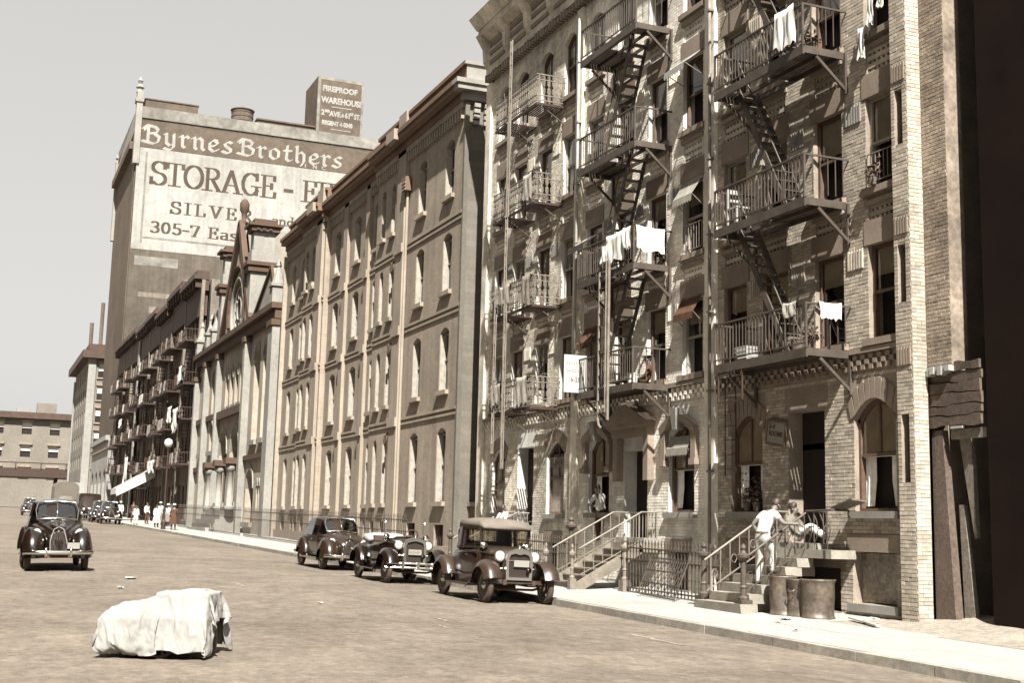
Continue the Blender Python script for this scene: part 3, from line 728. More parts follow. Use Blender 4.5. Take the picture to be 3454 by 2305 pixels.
feB = fire_escape('fire_escape','brown fire escape with stairs falling to the left on the pale middle tenement',-31.6,-28.3,15.08,FB,1,'iron',(-30.75,-29.1),[None,(-30.3,-29.0),(-30.3,-29.0),(-30.3,-29.0)])
l = thing('drop_ladder','tall double railed iron drop ladder hanging in front of the middle fire escape','ladder',(-29.75,14.98,4.35))
q = MB(); q.bar((-30.0,14.98,4.5),(-30.0,14.98,8.5),.04,.05); q.bar((-29.45,14.98,4.4),(-29.45,14.98,8.6),.06,.06); q.bar((-29.53,14.94,4.6),(-29.53,14.94,8.6),.03); q.tube([(-30.0,14.98,4.5),(-29.93,14.98,4.3),(-29.8,14.98,4.22)],.03,6); q.build('side_rails','ironL',l)
for k in range(12): MB().bar((-30.0,14.98,4.6+.33*k),(-29.45,14.98,4.6+.33*k),.026).build('rung','iron',l)
# lacy balconies of house C, in pairs on each floor
def lacy(xl,xr,z,label,post):
    f = thing('iron_balcony',label,'balcony',(xr,BL,z),'lacy iron balconies on the far tenement')
    y0 = 15.2; p = MB(); 
    p.box(xl,xr,y0,y0+.05,z-.08,z); p.box(xl,xl+.04,y0+.05,BL,z-.07,z); p.box(xr-.04,xr,y0+.05,BL,z-.07,z)
    pf = p.build('floor_frame','ironD',f)
    for k in range(12):
        yy = y0+.08+.9*k/11
        for a,c in ((xl+.04,xl+1.15),(xr-1.3,xr-.04)): MB().box(a,c,yy-.022,yy+.022,z-.03,z-.006).build('floor_slat','ironD',pf)
    r = MB(); zt = z+.92
    for zz in (z+.08,z+.25,zt-.17,zt): r.box(xl,xr,y0,y0+.03,zz-.014,zz+.014); r.box(xl,xl+.03,y0+.03,BL,zz-.014,zz+.014); r.box(xr-.03,xr,y0+.03,BL,zz-.014,zz+.014)
    rl = r.build('railing','ironL',f)
    lace = MB(); n = int((xr-xl)/.15)
    def panel(fn, cnt):
        for k in range(cnt):
            u = (k+.5)/cnt; c = fn(u); t_ = fn(min(1,u+.45/cnt)); 
            a = Vector(c); d = Vector(t_)-a
            lace.bar(a+Vector((0,0,z+.08)),a+Vector((0,0,zt)),.018)
            for s_,zz in ((1,z+.40),(-1,z+.40),(1,z+.66),(-1,z+.66)):
                lace.tube([a+d*s_*(.12+.5*(1-math.cos(w))*.5)+Vector((0,0,zz+.11*math.sin(w))) for w in (0,1.2,2.4,3.6,4.8,6.2)],.011,4,cap=False)
            for w0 in (z+.165,zt-.085):
                lace.tube([a+d*.7*math.cos(w)+Vector((0,0,w0+.06*math.sin(w))) for w in (0,1.26,2.5,3.77,5.0)],.009,4,closed=True)
    panel(lambda u:(xl+(xr-xl)*u,y0+.015,0), n); panel(lambda u:(xr-.015,y0+(BL-y0)*u,0),6); panel(lambda u:(xl+.015,y0+(BL-y0)*u,0),6)
    stuff(lace.build('iron_lacework','ironL',rl))
    for sx in (xl+.9,xr-.1):
        MB().bar((sx,y0+.25,z-.08),(sx,BL,z-.55),.03).build('bracket','iron',f)
    b = MB(); b.bar((xl+1.1,y0-.02,z+.05),(xl+1.35,y0-.25,zt-.05),.025); b.build('stay','ironL',f)
    return f
for k,z in enumerate([5.2,8.3,11.5,14.65]):
    lacy(-38.35,-34.95,z,['lacy balcony hung with washing just above the boarded window and door of the far tenement','second lacy balcony up on the far tenement','third lacy balcony up on the far tenement','topmost lacy balcony under the bracketed cornice'][k],0)
for k,(z0,z1,x) in enumerate([(3.9,9.3,-37.75),(3.4,9.2,-36.9),(8.3,14.6,-37.0),(11.4,17.3,-36.95)]):
    l = thing('balcony_post',['thin pale post with hanging rope through the two lowest lacy balconies','stout pale post through the two lowest lacy balconies','rope and post between the second and topmost lacy balconies','thin post rising past the topmost lacy balcony'][k],'post',(x,15.12,z0),'posts and ladders on the lacy balconies')
    q = MB(); q.tube([(x,15.12,z0),(x,15.12,z1)],.045 if k == 1 else .028,6); q.tube([(x+.14,15.12,z0),(x+.14,15.12,z1)],.02,5); q.build('shaft','ironL',l)
    for j in range(int((z1-z0)/.4)): MB().bar((x,15.12,z0+.3+.4*j),(x+.14,15.12,z0+.3+.4*j),.014).build('rung','ironL',l)
# ================================================================ stoops and railings
def newel(parent,x,y,z,h,m='iron',r=.075,name='newel_post'):
    q = MB(); q.box(x-r*1.5,x+r*1.5,y-r*1.5,y+r*1.5,z,z+.28)
    q.lathe([(r*1.25,.28),(r*1.3,.32),(r*.8,.36),(r*.72,.5),(r*.95,.52),(r*.7,.56),(r*.62,h-.34),(r*1.0,h-.32),(r*1.5,h-.27),(r*1.55,h-.22),(r*.8,h-.18),(r*.45,h-.13),(r*.7,h-.08),(r*.5,h-.03),(r*.1,h)],(x,y,z),(0,0,1),12)
    return q.build(name,m,parent)
ZL = 1.31
def stoop(name,label,x0,x1,yf,nst,landx,m,iron=False,rise=None):
    zb = zs((x0+x1)/2,yf); s = thing(name,label,'stoop',((x0+x1)/2,yf,zb),'stoops of the brick tenements')
    rise = (ZL-zb)/nst; tr = .28
    for k in range(nst-1):
        y = yf+tr*k; zt = zb+rise*(k+1); ex = .12 if k == 0 and not iron else 0
        q = MB()
        if iron:
            q.box(x0+.04,x1-.04,y,y+tr+.02,zt-.035,zt); q.box(x0+.05,x1-.05,y+.03,y+.04,zt-rise+.002,zt-.037); q.build('step','ironL',s)
        else:
            q.hexa([(x0-ex,y,zt-rise+.003),(x1+ex,y,zt-rise+.003),(x1+ex,y+tr+.1,zt-rise+.003),(x0-ex,y+tr+.1,zt-rise+.003),(x0-ex+.01,y-.02,zt),(x1+ex-.01,y-.02,zt),(x1+ex-.01,y+tr+.1,zt),(x0-ex+.01,y+tr+.1,zt)])
            q.build('step',m,s)
            if k > 1: MB().box(x0+.2,x1-.2,y+.05,BL-.3,zb-.2,zt-rise).build('step_footing','stone',s)
    yl = yf+tr*(nst-1)
    MB().box(landx[0],landx[1],yl-.03,BL-.005,ZL-.17,ZL).build('landing',m if not iron else 'ironL',s)
    MB().box(x0,x1,BL-.5,BL+.3,ZL+.002,ZL+.12).build('door_sill','stoneP',s)
    return s,zb,rise,tr,yl
sA,zb,rise,tr,yl = stoop('stone_stoop','pale stone stoop of the nearest tenement with a leaning man on its steps',-23.25,-21.75,13.95,7,(-23.3,-21.0),'step')
def rail_side(parent,x,yf,yl,zb,m,end=True,scroll=True,h=.78,yend=BL-.1):
    r = MB(); z0 = zb+.2
    r.tube([(x,yf+.1,zb+h+.2),(x,yl+.05,ZL+h-.02),(x,yend,ZL+h-.02)],.024,6)
    r.bar((x,yf+.15,zb+.36),(x,yl+.1,ZL+.1),.02)
    o = r.build('stair_rail',m,parent)
    n = 9
    for k in range(n):
        y = yf+.25+(yend-yf-.3)*k/(n-1); zt = zb+h+.2+(ZL-zb-.22)*min(1,max(0,(y-yf-.1)/(yl-yf-.05))); zl = zb+.19+(ZL-zb-.1)*min(1,max(0,(y-yf)/(yl-yf)))
        MB().bar((x,y,zl),(x,y,min(zt,ZL+h-.02)),.018).build('baluster',m,o)
        if scroll and k%2 == 0: MB().tube([(x,y+.1+.07*math.cos(w),(zl+zt)/2+.09*math.sin(w)) for w in (0,1,2,3,4,5)],.010,4,closed=True).build('scroll',m,o)
rail_side(sA,-23.15,13.95,yl,zb,'ironL'); rail_side(sA,-21.85,13.95,yl,zb,'iron')
newel(sA,-21.78,14.1,zb-.02,1.36,'iron',.085); newel(sA,-23.42,14.2,zb-.02,1.36,'iron',.085)
MB().bar((-21.05,15.55,ZL),(-21.05,15.55,ZL+.8),.02).build('landing_post','iron',sA)
q = MB(); q.tube([(-21.85,yl,ZL+.76),(-21.05,yl+.02,ZL+.78),(-21.05,BL,ZL+.78)],.022,6)
for k in range(4): q.tube([(-21.8+.2*k+.13*math.sin(w*2), yl+.01, ZL+.1+.62*w/1.6) for w in (0,.4,.8,1.2,1.6)],.012,5)
q.build('landing_rail','iron',sA)
sB,zb2,rise,tr,yl2 = stoop('iron_stoop','grey iron stoop with open plate steps and a sloping channel stringer at the middle tenement',-30.3,-28.75,13.9,7,(-30.3,-28.75),'ironL',iron=True)
for x in (-30.3,-28.75):
    q = MB(); q.bar((x,13.75,zb2-.02),(x,yl2+.05,ZL-.12),.05,.26); q.bar((x,yl2,ZL-.12),(x,BL-.1,ZL-.12),.05,.24); q.build('stringer','ironL',sB)
rail_side(sB,-30.3,13.8,yl2,zb2,'ironL',scroll=False); rail_side(sB,-28.75,13.8,yl2,zb2,'ironL',scroll=False)
for x in (-30.3,-28.75): newel(sB,x,13.72,zb2-.02,1.12,'ironL',.055)
q = MB()
for k in range(9): q.bar((-30.2+.17*k,BL-.12,ZL+.02),(-30.2+.17*k,BL-.12,ZL+.76),.016)
q.bar((-30.3,BL-.12,ZL+.76),(-28.75,BL-.12,ZL+.76),.03); q.build('landing_rail','ironL',sB)
sC,zb3,_,_,yl3 = stoop('stone_stoop','brown stone stoop half hidden behind the parked cars at the far tenement',-38.2,-36.8,13.95,7,(-38.2,-36.8),'stone')
rail_side(sC,-38.1,13.95,yl3,zb3,'ironL'); rail_side(sC,-36.9,13.95,yl3,zb3,'ironL'); newel(sC,-36.8,14.0,zb3,1.3,'iron'); newel(sC,-38.2,14.0,zb3,1.3,'iron')
def railing(name,label,x0,x1,y,h,step,m,style='picket',tilt=0,zfun=None,lastpost=True,group='iron railings along the pavement'):
    zf = zfun or (lambda x:zs(x,y)); f = thing(name,label,'railing',(x1,y,zf(x1)),group)
    n = max(1,int(round((x1-x0)/6))); r = MB()
    for zz in ((.12,.62*h,h-.22) if style != 'low' else (.1,h-.12)):
        for k in range(n):
            a = x0+(x1-x0)*k/n; b = x0+(x1-x0)*(k+1)/n; r.bar((a,y,zf(a)+zz),(b,y,zf(b)+zz),.03,.035)
    fr = r.build('rails',m,f)
    pk = MB(); pw2 = .011 if style == 'ornate' else .0085; pk.box(-pw2,pw2,-pw2,pw2,.03,h-.1); pk.hexa([(-.028,-.008,h-.1),(.028,-.008,h-.1),(.028,.008,h-.1),(-.028,.008,h-.1),(-.004,-.004,h),(.004,-.004,h),(.004,.004,h),(-.004,.004,h)])
    if style == 'ornate':
        for zz in (.3*h,.55*h,.72*h): pk.hexa([(-.004,-.006,zz),(.004,-.006,zz),(.004,.006,zz),(-.004,.006,zz),(-.035,-.008,zz+.07),(.035,-.008,zz+.07),(.035,.008,zz+.07),(-.035,.008,zz+.07)])
    me = shape(pk,'picket',m)
    x = x0+step/2
    while x < x1: inst(me,'picket',f,(x,y,zf(x)),(0,0,random.uniform(-.1,.1))); x += step
    return f
railing('area_railing','ornate iron area railing between the iron stoop and the stone stoop',-28.2,-23.6,14.75,1.28,.15,'iron','ornate')
p = thing('railing_post','short turned iron post with a ball at the left end of the ornate area railing','post',(-27.95,14.75,zs(-27.95,14.7)),'iron posts of the area railings')
newel(p,-27.95,14.75,zs(-27.95,14.7),1.3,'ironL',.075,'shaft')
gt = thing('iron_gate','loose iron gate panel leaning outward against the ornate area railing','gate',(-25.6,14.3,zs(-25.6,14.2)))
fr = MB(); fr.bar((-26.5,14.3,.18),(-26.4,14.62,1.02),.03); fr.bar((-24.75,14.25,.12),(-24.7,14.6,.98),.03)
for t_ in (.02,.34,.66,.98): fr.bar((-26.5+.1*t_,14.3+.32*t_,.18+.84*t_),(-24.75+.05*t_,14.25+.35*t_,.12+.86*t_),.026)
fr.build('frame','iron',gt)
for k in range(1,17):
    u = k/17; MB().bar((-26.5+1.75*u,14.3-.05*u,.18-.06*u),(-26.4+1.7*u,14.62-.02*u,1.02-.04*u),.014).build('gate_bar','iron',gt)
railing('area_railing','plain spiked railing in front of the far tenement between the coupe and the stoop',-36.6,-30.6,14.75,1.25,.15,'iron')
p = thing('railing_post','squat iron post with a lantern shaped cap beside the far spiked railing','post',(-31.0,14.75,zs(-31,14.7)),'iron posts of the area railings')
newel(p,-31.0,14.75,zs(-31,14.7),1.75,'iron',.10,'shaft')
# stick of a wooden hoarding right of the corner pier
hd = thing('timber_hoarding','broad weathered timber hoarding boarding up the gap right of the corner pier','hoarding',(-18.4,16.5,zs(-18.4)))
z = 3.62; k = 0
for hgt in (.2,.19,.22,.2,.18,.19):
    q = MB(); n = 8; yy = 16.42+random.uniform(-.02,.02); xr = -17.72+random.uniform(-.03,.03)
    for j in range(n):
        a = -19.1+(xr+19.1)*j/n; c = -19.1+(xr+19.1)*(j+1)/n; w = lambda x:.018*math.sin(x*5+k*2)+.012*math.sin(x*13+k)
        q.hexa([(a,yy,z+w(a)),(c,yy,z+w(c)),(c,yy+.05,z+w(c)),(a,yy+.05,z+w(a)),(a,yy-.01,z+hgt-.02+w(a+3)),(c,yy-.01,z+hgt-.02+w(c+3)),(c,yy+.05,z+hgt-.02+w(c+3)),(a,yy+.05,z+hgt-.02+w(a+3))])
    q.build('board','wood',hd); z += hgt; k += 1
MB().box(-18.6,-17.7,16.5,16.56,3.38,3.56).build('cross_beam','woodL',hd)
MB().box(-18.5,-18.2,16.4,16.46,3.565,3.61).build('bright_batten','whitepaint',hd)
q = MB(); q.hexa([(-19.02,16.42,-.05),(-18.5,16.42,-.05),(-18.5,16.6,-.05),(-19.02,16.6,-.05),(-19.06,16.46,3.56),(-18.78,16.46,3.56),(-18.78,16.6,3.56),(-19.06,16.6,3.56)]); q.build('tapering_plank','wood',hd)
q = MB(); q.hexa([(-18.5,16.62,-.05),(-18.22,16.62,-.05),(-18.22,16.72,-.05),(-18.5,16.72,-.05),(-18.62,16.66,2.2),(-18.5,16.66,2.2),(-18.5,16.74,2.2),(-18.62,16.74,2.2)]); q.build('leaning_plank','woodL',hd)
q = MB(); q.hexa([(-18.2,16.62,1.6),(-18.15,16.62,1.6),(-18.15,16.7,1.6),(-18.2,16.7,1.6),(-18.5,16.6,3.4),(-18.2,16.6,3.4),(-18.2,16.7,3.4),(-18.5,16.7,3.4)]); q.build('split_plank','woodL',hd)
bw_ = thing('tarred_wall','tall soot black windowless wall behind and right of the timber hoarding','wall',(-12,17.6,0))  # added wall, its black colour stands in for deep shade
MB().box(-18.95,-8,17.9,18.3,-.6,19.5).build('wall_face','tar',bw_)
MB().box(-17.62,-8,16.45,17.85,-.6,19.5).build('wall_projection','tar',bw_)

# ================================================================ school
S = thing('school_building','long smooth brown painted brick school with tall narrow arched windows beyond the tenements','school',(-44,BL,zs(-44)))
rowsS = [(14.25,16.5),(10.5,12.78),(6.68,9.1),(2.52,5.27)]
segs = [(-50.6,-43.93,0,[(-46.0,-45.02),(-49.28,-48.3)],0),(-55.15,-50.6,0,[(-53.02,-52.45),(-54.45,-53.87)],1),
        (-64.5,-55.15,.28,[(-56.45,-55.75),(-59.85,-58.8),(-63.55,-62.5)],0),(-69.1,-64.5,0,[(-67.35,-66.65),(-68.85,-68.1)],1),(-74.35,-69.1,.28,[(-70.75,-69.85),(-73.1,-72.25)],0)]
for (x0,x1,off,cols,nar) in segs:
    ops = []
    for (l,r) in cols:
        for (b,t) in rowsS: ops.append((l,r,b,t,.2 if not nar else .26,.30))
        ops.append((l-.02,r+.02,zs(l)+.35,max(1.6,zs(l)+1.25),0,.25))
    mp = (lambda o_:(lambda u,d,z:(u,BL+o_+d,z)))(off)
    wall(MB(),x0,x1,-.3,17.0,BL+off,ops).build('facade','schoolW',S)
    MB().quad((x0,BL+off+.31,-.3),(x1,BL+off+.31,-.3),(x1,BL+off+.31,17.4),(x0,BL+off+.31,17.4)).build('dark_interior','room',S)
    for (l,r,b,t,rise,dp) in ops:
        if b < 2:
            w = MB(); n = 6
            for k in range(n+1): w.bar((l+(r-l)*k/n,BL+off+.1,b),(l+(r-l)*k/n,BL+off+.1,t),.02)
            w.build('window_grille','ironD',S); continue
        f = MB(); y = BL+off+.2; zt = t-rise
        f.box(l,l+.06,y,y+.06,b,zt); f.box(r-.06,r,y,y+.06,b,zt); f.box(l+.06,r-.06,y,y+.06,b,b+.07); f.box(l+.06,r-.06,y,y+.06,(b+t)/2-.03,(b+t)/2+.03); f.box(l+.02,r-.02,y,y+.05,zt-.05,zt+.03)
        if r-l > .8: f.box((l+r)/2-.02,(l+r)/2+.02,y+.01,y+.05,b+.07,zt-.05)
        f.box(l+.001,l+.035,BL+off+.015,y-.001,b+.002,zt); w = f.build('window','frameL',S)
        MB().quad((l+.06,y+.05,b+.07),(r-.06,y+.05,b+.07),(r-.06,y+.05,zt-.05),(l+.06,y+.05,zt-.05)).build('pane','glass',w)
        sh = random.choice([.5,.62,.8,.0,.35,.0])
        MB().quad((l+.06,y+.09,zt-(zt-b)*sh),(r-.06,y+.09,zt-(zt-b)*sh),(r-.06,y+.09,zt),(l+.06,y+.09,zt)).build('roller_shade','shade',w)
        MB().box(l-.12,r+.12,BL+off-.14,BL+off+.15,b-.17,b-.005).build('sill','schoolT',w)
    for zc in (13.1,9.55,5.72):
        MB().box(x0,x1,BL+off-.045,BL+off,zc-.03,zc+.06).build('string_course','schoolT',S); MB().box(x0,x1,BL+off-.06,BL+off,zc+.17,zc+.27).build('string_course','schoolT',S)
    MB().box(x0,x1,BL+off-.12,BL+off,-.2,zs(x1)+.5).build('plinth','schoolT',S)
    # corbel table and cornice
    q = MB(); x = x0+.1
    while x < x1-.15: q.box(x,x+.13,BL+off-.13,BL+off,16.95,17.35); x += .30
    q.box(x0,x1,BL+off-.16,BL+off,17.35,17.6); q.build('corbel_table','schoolT',S)
    q = MB(); q.box(x0,x1,BL+off-.24,BL+.6,17.6,17.9); q.box(x0,x1,BL+off-.52,BL+.6,17.9,18.12); q.box(x0,x1,BL+off-.6,BL+.6,18.12,18.3); q.box(x0,x1,BL+off-.02,BL+.6,18.3,19.05); q.box(x0,x1,BL+off-.12,BL+.62,19.05,19.2)
    q.build('cornice','schoolD',S)
for xr_ in (-64.5,-55.15,-69.1): MB().quad((xr_,BL-.001,-.3),(xr_,BL+.281,-.3),(xr_,BL+.281,17.6),(xr_,BL-.001,17.6)).build('bay_return','schoolW',S)
for (a,b) in ((-51.75,-50.7),(-57.45,-56.9),(-61.4,-60.7),(-65.95,-64.75)):
    off = .28 if -64.5 < a < -55.2 else 0
    MB().box(a,b,BL+off-.16,BL+off-.002,-.2,17.55).build('pilaster','schoolT',S)
    q = MB()
    for zc in (13.1,9.55,5.72): q.box(a-.03,b+.03,BL+off-.24,BL+off-.161,zc-.07,zc+.31)
    q.build('pilaster_band','schoolT',S)
    if b-a > .8:
        q = MB(); q.box(a-.05,b+.05,BL-.75,BL-.53,17.88,18.35); q.box(a,b,BL-.2,BL-.03,18.3,19.25); q.build('cornice_break','schoolT',S)
for zc in (12.6,9.05,5.2): 
    q = MB(); q.tube([(-52.05,BL-.05,zc+.25),(-52.05,BL-.2,zc+.15),(-52.05,BL-.2,zc-.2)],.05,6); q.build('wall_bracket','ironD',S)
q = MB(); q.tube([(-50.45,BL-.1,.3),(-50.45,BL-.1,16.4)],.06,8); q.build('downpipe','schoolT',S); MB().box(-50.7,-50.2,BL-.3,BL-.05,15.6,16.2).build('rain_head','schoolD',S)
for z in (15.6,15.75,15.9): MB().box(-50.72,-50.18,BL-.33,BL-.301,z,z+.06).build('rain_head_band','schoolT',S)
# end wall facing the tenements, with a corbelled top
e = MB(); e.box(-44.28,-43.932,BL+.002,BL+16,-.4,17.598); e.build('end_wall','schoolE',S)
MB().box(-43.928,-43.80,BL-.05,BL+.12,-.3,17.55).build('corner_strip','schoolE',S)
q = MB(); q.box(-43.929,-43.72,BL-.238,BL+16,17.602,17.9); q.box(-43.929,-43.42,BL-.518,BL+16,17.902,18.12); q.box(-43.929,-43.34,BL-.598,BL+16,18.122,18.3); q.box(-43.929,-43.90,BL-.018,BL+16,18.302,19.05); q.box(-43.929,-43.82,BL-.118,BL+16,19.052,19.2)
q.build('end_cornice','stoneP',S)  # sunlit end: brightness put into paler stone than the front cornice
q = MB()
for k in range(8): 
    y = BL+.28+.42*k
    for j in range(4): q.box(-43.929,-43.8+.03*j,y,y+.24,16.7+.22*j,16.85+.22*j)
q.build('end_corbels','stoneP',S)
MB().box(-74.3,-44.31,BL+.62,BL+15,0,17.4).build('rear_mass','schoolD',S); MB().box(-74.3,-44.31,BL+.1,BL+15,18.6,18.7).build('flat_roof','schoolD',S)
gw = thing('passage_wall','low dark coped wall closing the passage between the school and the far tenement','wall',(-42.5,16.6,0))
MB().box(-43.9,-41.55,16.75,16.95,-.2,2.35).build('wall_face','schoolD',gw); MB().box(-43.9,-41.52,16.7,17.0,2.35,2.5).build('coping','stoneP',gw)
railing('school_fence','long spiked iron fence with two rails in front of the school',-73.9,-44.2,14.55,1.65,.21,'iron',zfun=lambda x:zs(x,14.5))
railing('church_fence','tall spiked iron fence in front of the church',-99,-74.6,14.55,1.7,.27,'iron',zfun=lambda x:zs(x,14.5))

# ================================================================ church
K = thing('brick_church','church with a steep gable, round rose window and square buttress towers left of the school','church',(-88,BL,zs(-88)))
def arch_ops(l,r,b,t): return (l,r,b,t,(r-l)/2,.5)
opsK = [arch_ops(-78.75,-77.3,6.7,12.6),arch_ops(-81.5,-79.75,6.7,12.75),arch_ops(-97.0,-94.9,6.7,12.8),arch_ops(-101.3,-99.9,6.7,12.5),
        arch_ops(-92.7,-89.5,2.9,7.85),arch_ops(-88.5,-85.3,2.9,7.9),arch_ops(-82.3,-79.9,1.6,4.9),arch_ops(-97.0,-94.9,1.7,4.9)]
for k in range(4): opsK.append(arch_ops(-91.5+1.75*k,-90.3+1.75*k,9.55,12.1))
for k in range(3): opsK.append((-78.9+.62*k,-78.5+.62*k,2.3,4.0,.2,.4))
wall(MB(),-103.1,-74.5,-.2,13.6,BL,opsK).build('facade','churchW',K)
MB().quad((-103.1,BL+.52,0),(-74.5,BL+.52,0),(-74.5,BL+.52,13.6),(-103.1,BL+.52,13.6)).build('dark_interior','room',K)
for op in opsK:
    l,r,b,t,rise,_ = op; f = MB(); y = BL+.4; n = 2 if r-l > 1.2 else 1
    f.box(l+.02,l+.1,y,y+.06,b+.02,t-rise); f.box(r-.1,r-.02,y,y+.06,b+.02,t-rise)
    for k in range(1,n+1): f.box(l+(r-l)*k/(n+1)-.04,l+(r-l)*k/(n+1)+.04,y+.005,y+.055,b+.02,t-.15)
    f.box(l+.1,r-.1,y,y+.05,(b+t)/2-.05,(b+t)/2+.05)
    w = f.build('window','churchD',K)
    a = MB(); pts = [(l+(r-l)*k/10) for k in range(11)]
    for p,q in zip(pts[:-1],pts[1:]):
        zp,zq = atop(op,p),atop(op,q)
        a.hexa([(p,BL-.07,zp+.01),(q,BL-.07,zq+.01),(q,BL+.02,zq+.01),(p,BL+.02,zp+.01),(p,BL-.07,zp+.28),(q,BL-.07,zq+.28),(q,BL+.02,zq+.28),(p,BL+.02,zp+.28)])
    a.build('arch_trim','churchS',w)
    if r-l > .8: MB().box(l-.15,r+.15,BL-.2,BL+.1,b-.3,b-.005).build('sill','churchS',w)
for (a,b,z1,m) in ((-75.8,-74.6,13.2,'churchS'),(-83.4,-82.75,13.2,'churchS'),(-93.3,-92.8,13.2,'churchS'),(-98.6,-98.05,13.2,'churchS'),(-103.1,-102.5,12.5,'churchS')):
    MB().box(a,b,BL-.45,BL-.003,-.2,z1).build('buttress',m,K); MB().box(a-.1,b+.1,BL-.55,BL-.01,z1,z1+.35).build('buttress_cap','churchD',K)
q = MB(); q.box(-103.1,-74.5,BL-.35,BL+.8,13.6,14.2); q.box(-103.2,-74.4,BL-.6,BL+.8,14.2,14.55); q.build('main_cornice','churchD',K)
q = MB(); q.box(-103.1,-93,BL-.2,BL-.004,9.0,9.4); q.box(-92.6,-84,BL-.35,BL-.004,8.75,9.3); q.box(-84,-76.4,BL-.2,BL-.004,5.5,5.8); q.box(-103.1,-93.3,BL-.2,BL-.004,5.35,5.7); q.build('belt_course','churchD',K)
# nave gable with the rose window
NG = MB(); cx = -88.2; cz = 16.2; n = 32; Rr = 2.1
def gz(x): return 22.2-(abs(x-cx))*(22.2-14.5)/5.2
outer = []; inner = []
for k in range(n):
    a = 2*math.pi*k/n; dx,dz = math.cos(a),math.sin(a); inner.append((cx+Rr*dx,cz+Rr*dz)); t = .1
    while True:
        x,z = cx+t*dx,cz+t*dz
        if z < 14.55 or z > gz(x) or abs(x-cx) > 4.75: break
        t += .02
    outer.append((cx+t*dx,cz+t*dz))
Y0 = BL-.02
for k in range(n):
    a,b = outer[k],outer[(k+1)%n]; c,d = inner[(k+1)%n],inner[k]
    NG.quad((a[0],Y0,a[1]),(b[0],Y0,b[1]),(c[0],Y0,c[1]),(d[0],Y0,d[1])); NG.quad((d[0],Y0,d[1]),(c[0],Y0,c[1]),(c[0],Y0+.5,c[1]),(d[0],Y0+.5,d[1]))
NG.build('gable_wall','churchW',K)
MB().prism([(-93.2,14.5),(-83.2,14.5),(cx,22.1)],BL+.5,BL+.6).build('gable_back','churchD',K)
rw = MB()
for rr,w in ((2.15,.28),(1.55,.16),(.75,.14)):
    rw.tube([(cx+rr*math.cos(2*math.pi*k/28),Y0-.04+.12*(rr<2),cz+rr*math.sin(2*math.pi*k/28)) for k in range(28)],w*.5,6,closed=True)
rwo = rw.build('rose_window','churchS',K,smooth=True)
for k in range(12):
    a = 2*math.pi*k/12; MB().bar((cx+.75*math.cos(a),Y0+.1,cz+.75*math.sin(a)),(cx+1.55*math.cos(a),Y0+.1,cz+1.55*math.sin(a)),.09).build('rose_spoke','churchS',rwo)
MB().lathe([(2.05,0),(2.05,.02)],(cx,Y0+.38,cz),(0,1,0),28).build('rose_glass','frameD',rwo)
q = MB()
for s_ in (-1,1):
    q.bar((cx,BL-.15,22.35),(cx+s_*5.2,BL-.15,14.7),.55,.38,upv=(0,1,0))
q.build('gable_coping','churchD',K)
q = MB(); ar = [(cx+2.9*math.cos(R_(a)),BL-.1,16.2+3.0*math.sin(R_(a))) for a in range(-20,201,20)]
q.tube(ar,.2,6); q.build('gable_arch','churchD',K)
q = MB(); q.lathe([(.28,0),(.34,.15),(.16,.3),(.2,.8),(.32,1.0),(.34,1.5),(.2,1.75),(.05,1.85)],(cx+.1,BL,22.2),(0,0,1),10); q.build('finial','churchD',K,smooth=True)
q = MB(); q.quad((cx,BL+.3,22.0),(cx,BL+22,22.0),(-83.0,BL+22,14.6),(-83.0,BL+.3,14.6)); q.quad((cx,BL+.3,22.0),(-93.4,BL+.3,14.6),(-93.4,BL+22,14.6),(cx,BL+22,22.0)); q.build('nave_roof','slate',K)
def church_tower(x0,x1,ztop,d):
    t = MB(); t.box(x0,x1,BL-.3,BL+d,14.56,ztop-1.9); o = t.build('tower','churchS',K)
    q = MB(); q.box(x0-.18,x1+.18,BL-.5,BL+d+.2,ztop-3.35,ztop-2.95); q.box(x0-.3,x1+.3,BL-.62,BL+d+.3,ztop-2.95,ztop-2.7); q.build('tower_band','churchD',o)
    MB().box(x0+.12,x1-.12,BL-.18,BL+d-.12,ztop-1.9,ztop-.62).build('tower_top','churchS',o)
    q = MB(); q.box(x0-.15,x1+.15,BL-.4,BL+d+.15,ztop-.62,ztop-.28); q.box(x0-.32,x1+.32,BL-.6,BL+d+.32,ztop-.28,ztop-.1); q.box(x0+.1,x1-.1,BL-.2,BL+d-.1,ztop-.1,ztop+.25); q.build('tower_cornice','churchD',o)
    q = MB()
    for k in range(3): q.box(x1+.151,x1+.2,BL-.1+d*.3*k,BL+.14+d*.3*k,ztop-.55,ztop-.38)
    q.build('tower_rosette','doorD',o)
    op = [(BL+d*.32,BL+d*.6,ztop-1.6,ztop-.85,.25,.3)]
    w = MB(); wall(w,BL-.17,BL+d-.13,ztop-1.88,ztop-.63,0,op,maps=lambda u,dd,z:(x1-.1-dd,u,z)); w.build('tower_face','churchS',o)
    MB().box(x1-.6,x1-.35,BL,BL+d-.2,ztop-1.8,ztop-.7).build('tower_dark','room',o)
church_tower(-84.25,-83.0,21.3,1.35); church_tower(-94.6,-93.45,21.5,.85)
for x in (-75.3,-98.3,-102.6,-95.9):
    q = MB(); q.box(x-.4,x+.4,BL-.5,BL+.3,14.56,15.6); q.box(x-.5,x+.5,BL-.6,BL+.4,15.6,15.8); q.lathe([(.38,0),(.3,.3),(.12,1.0),(.18,1.1),(.05,1.5)],(x,BL-.1,15.8),(0,0,1),8); q.build('pinnacle','churchS',K)
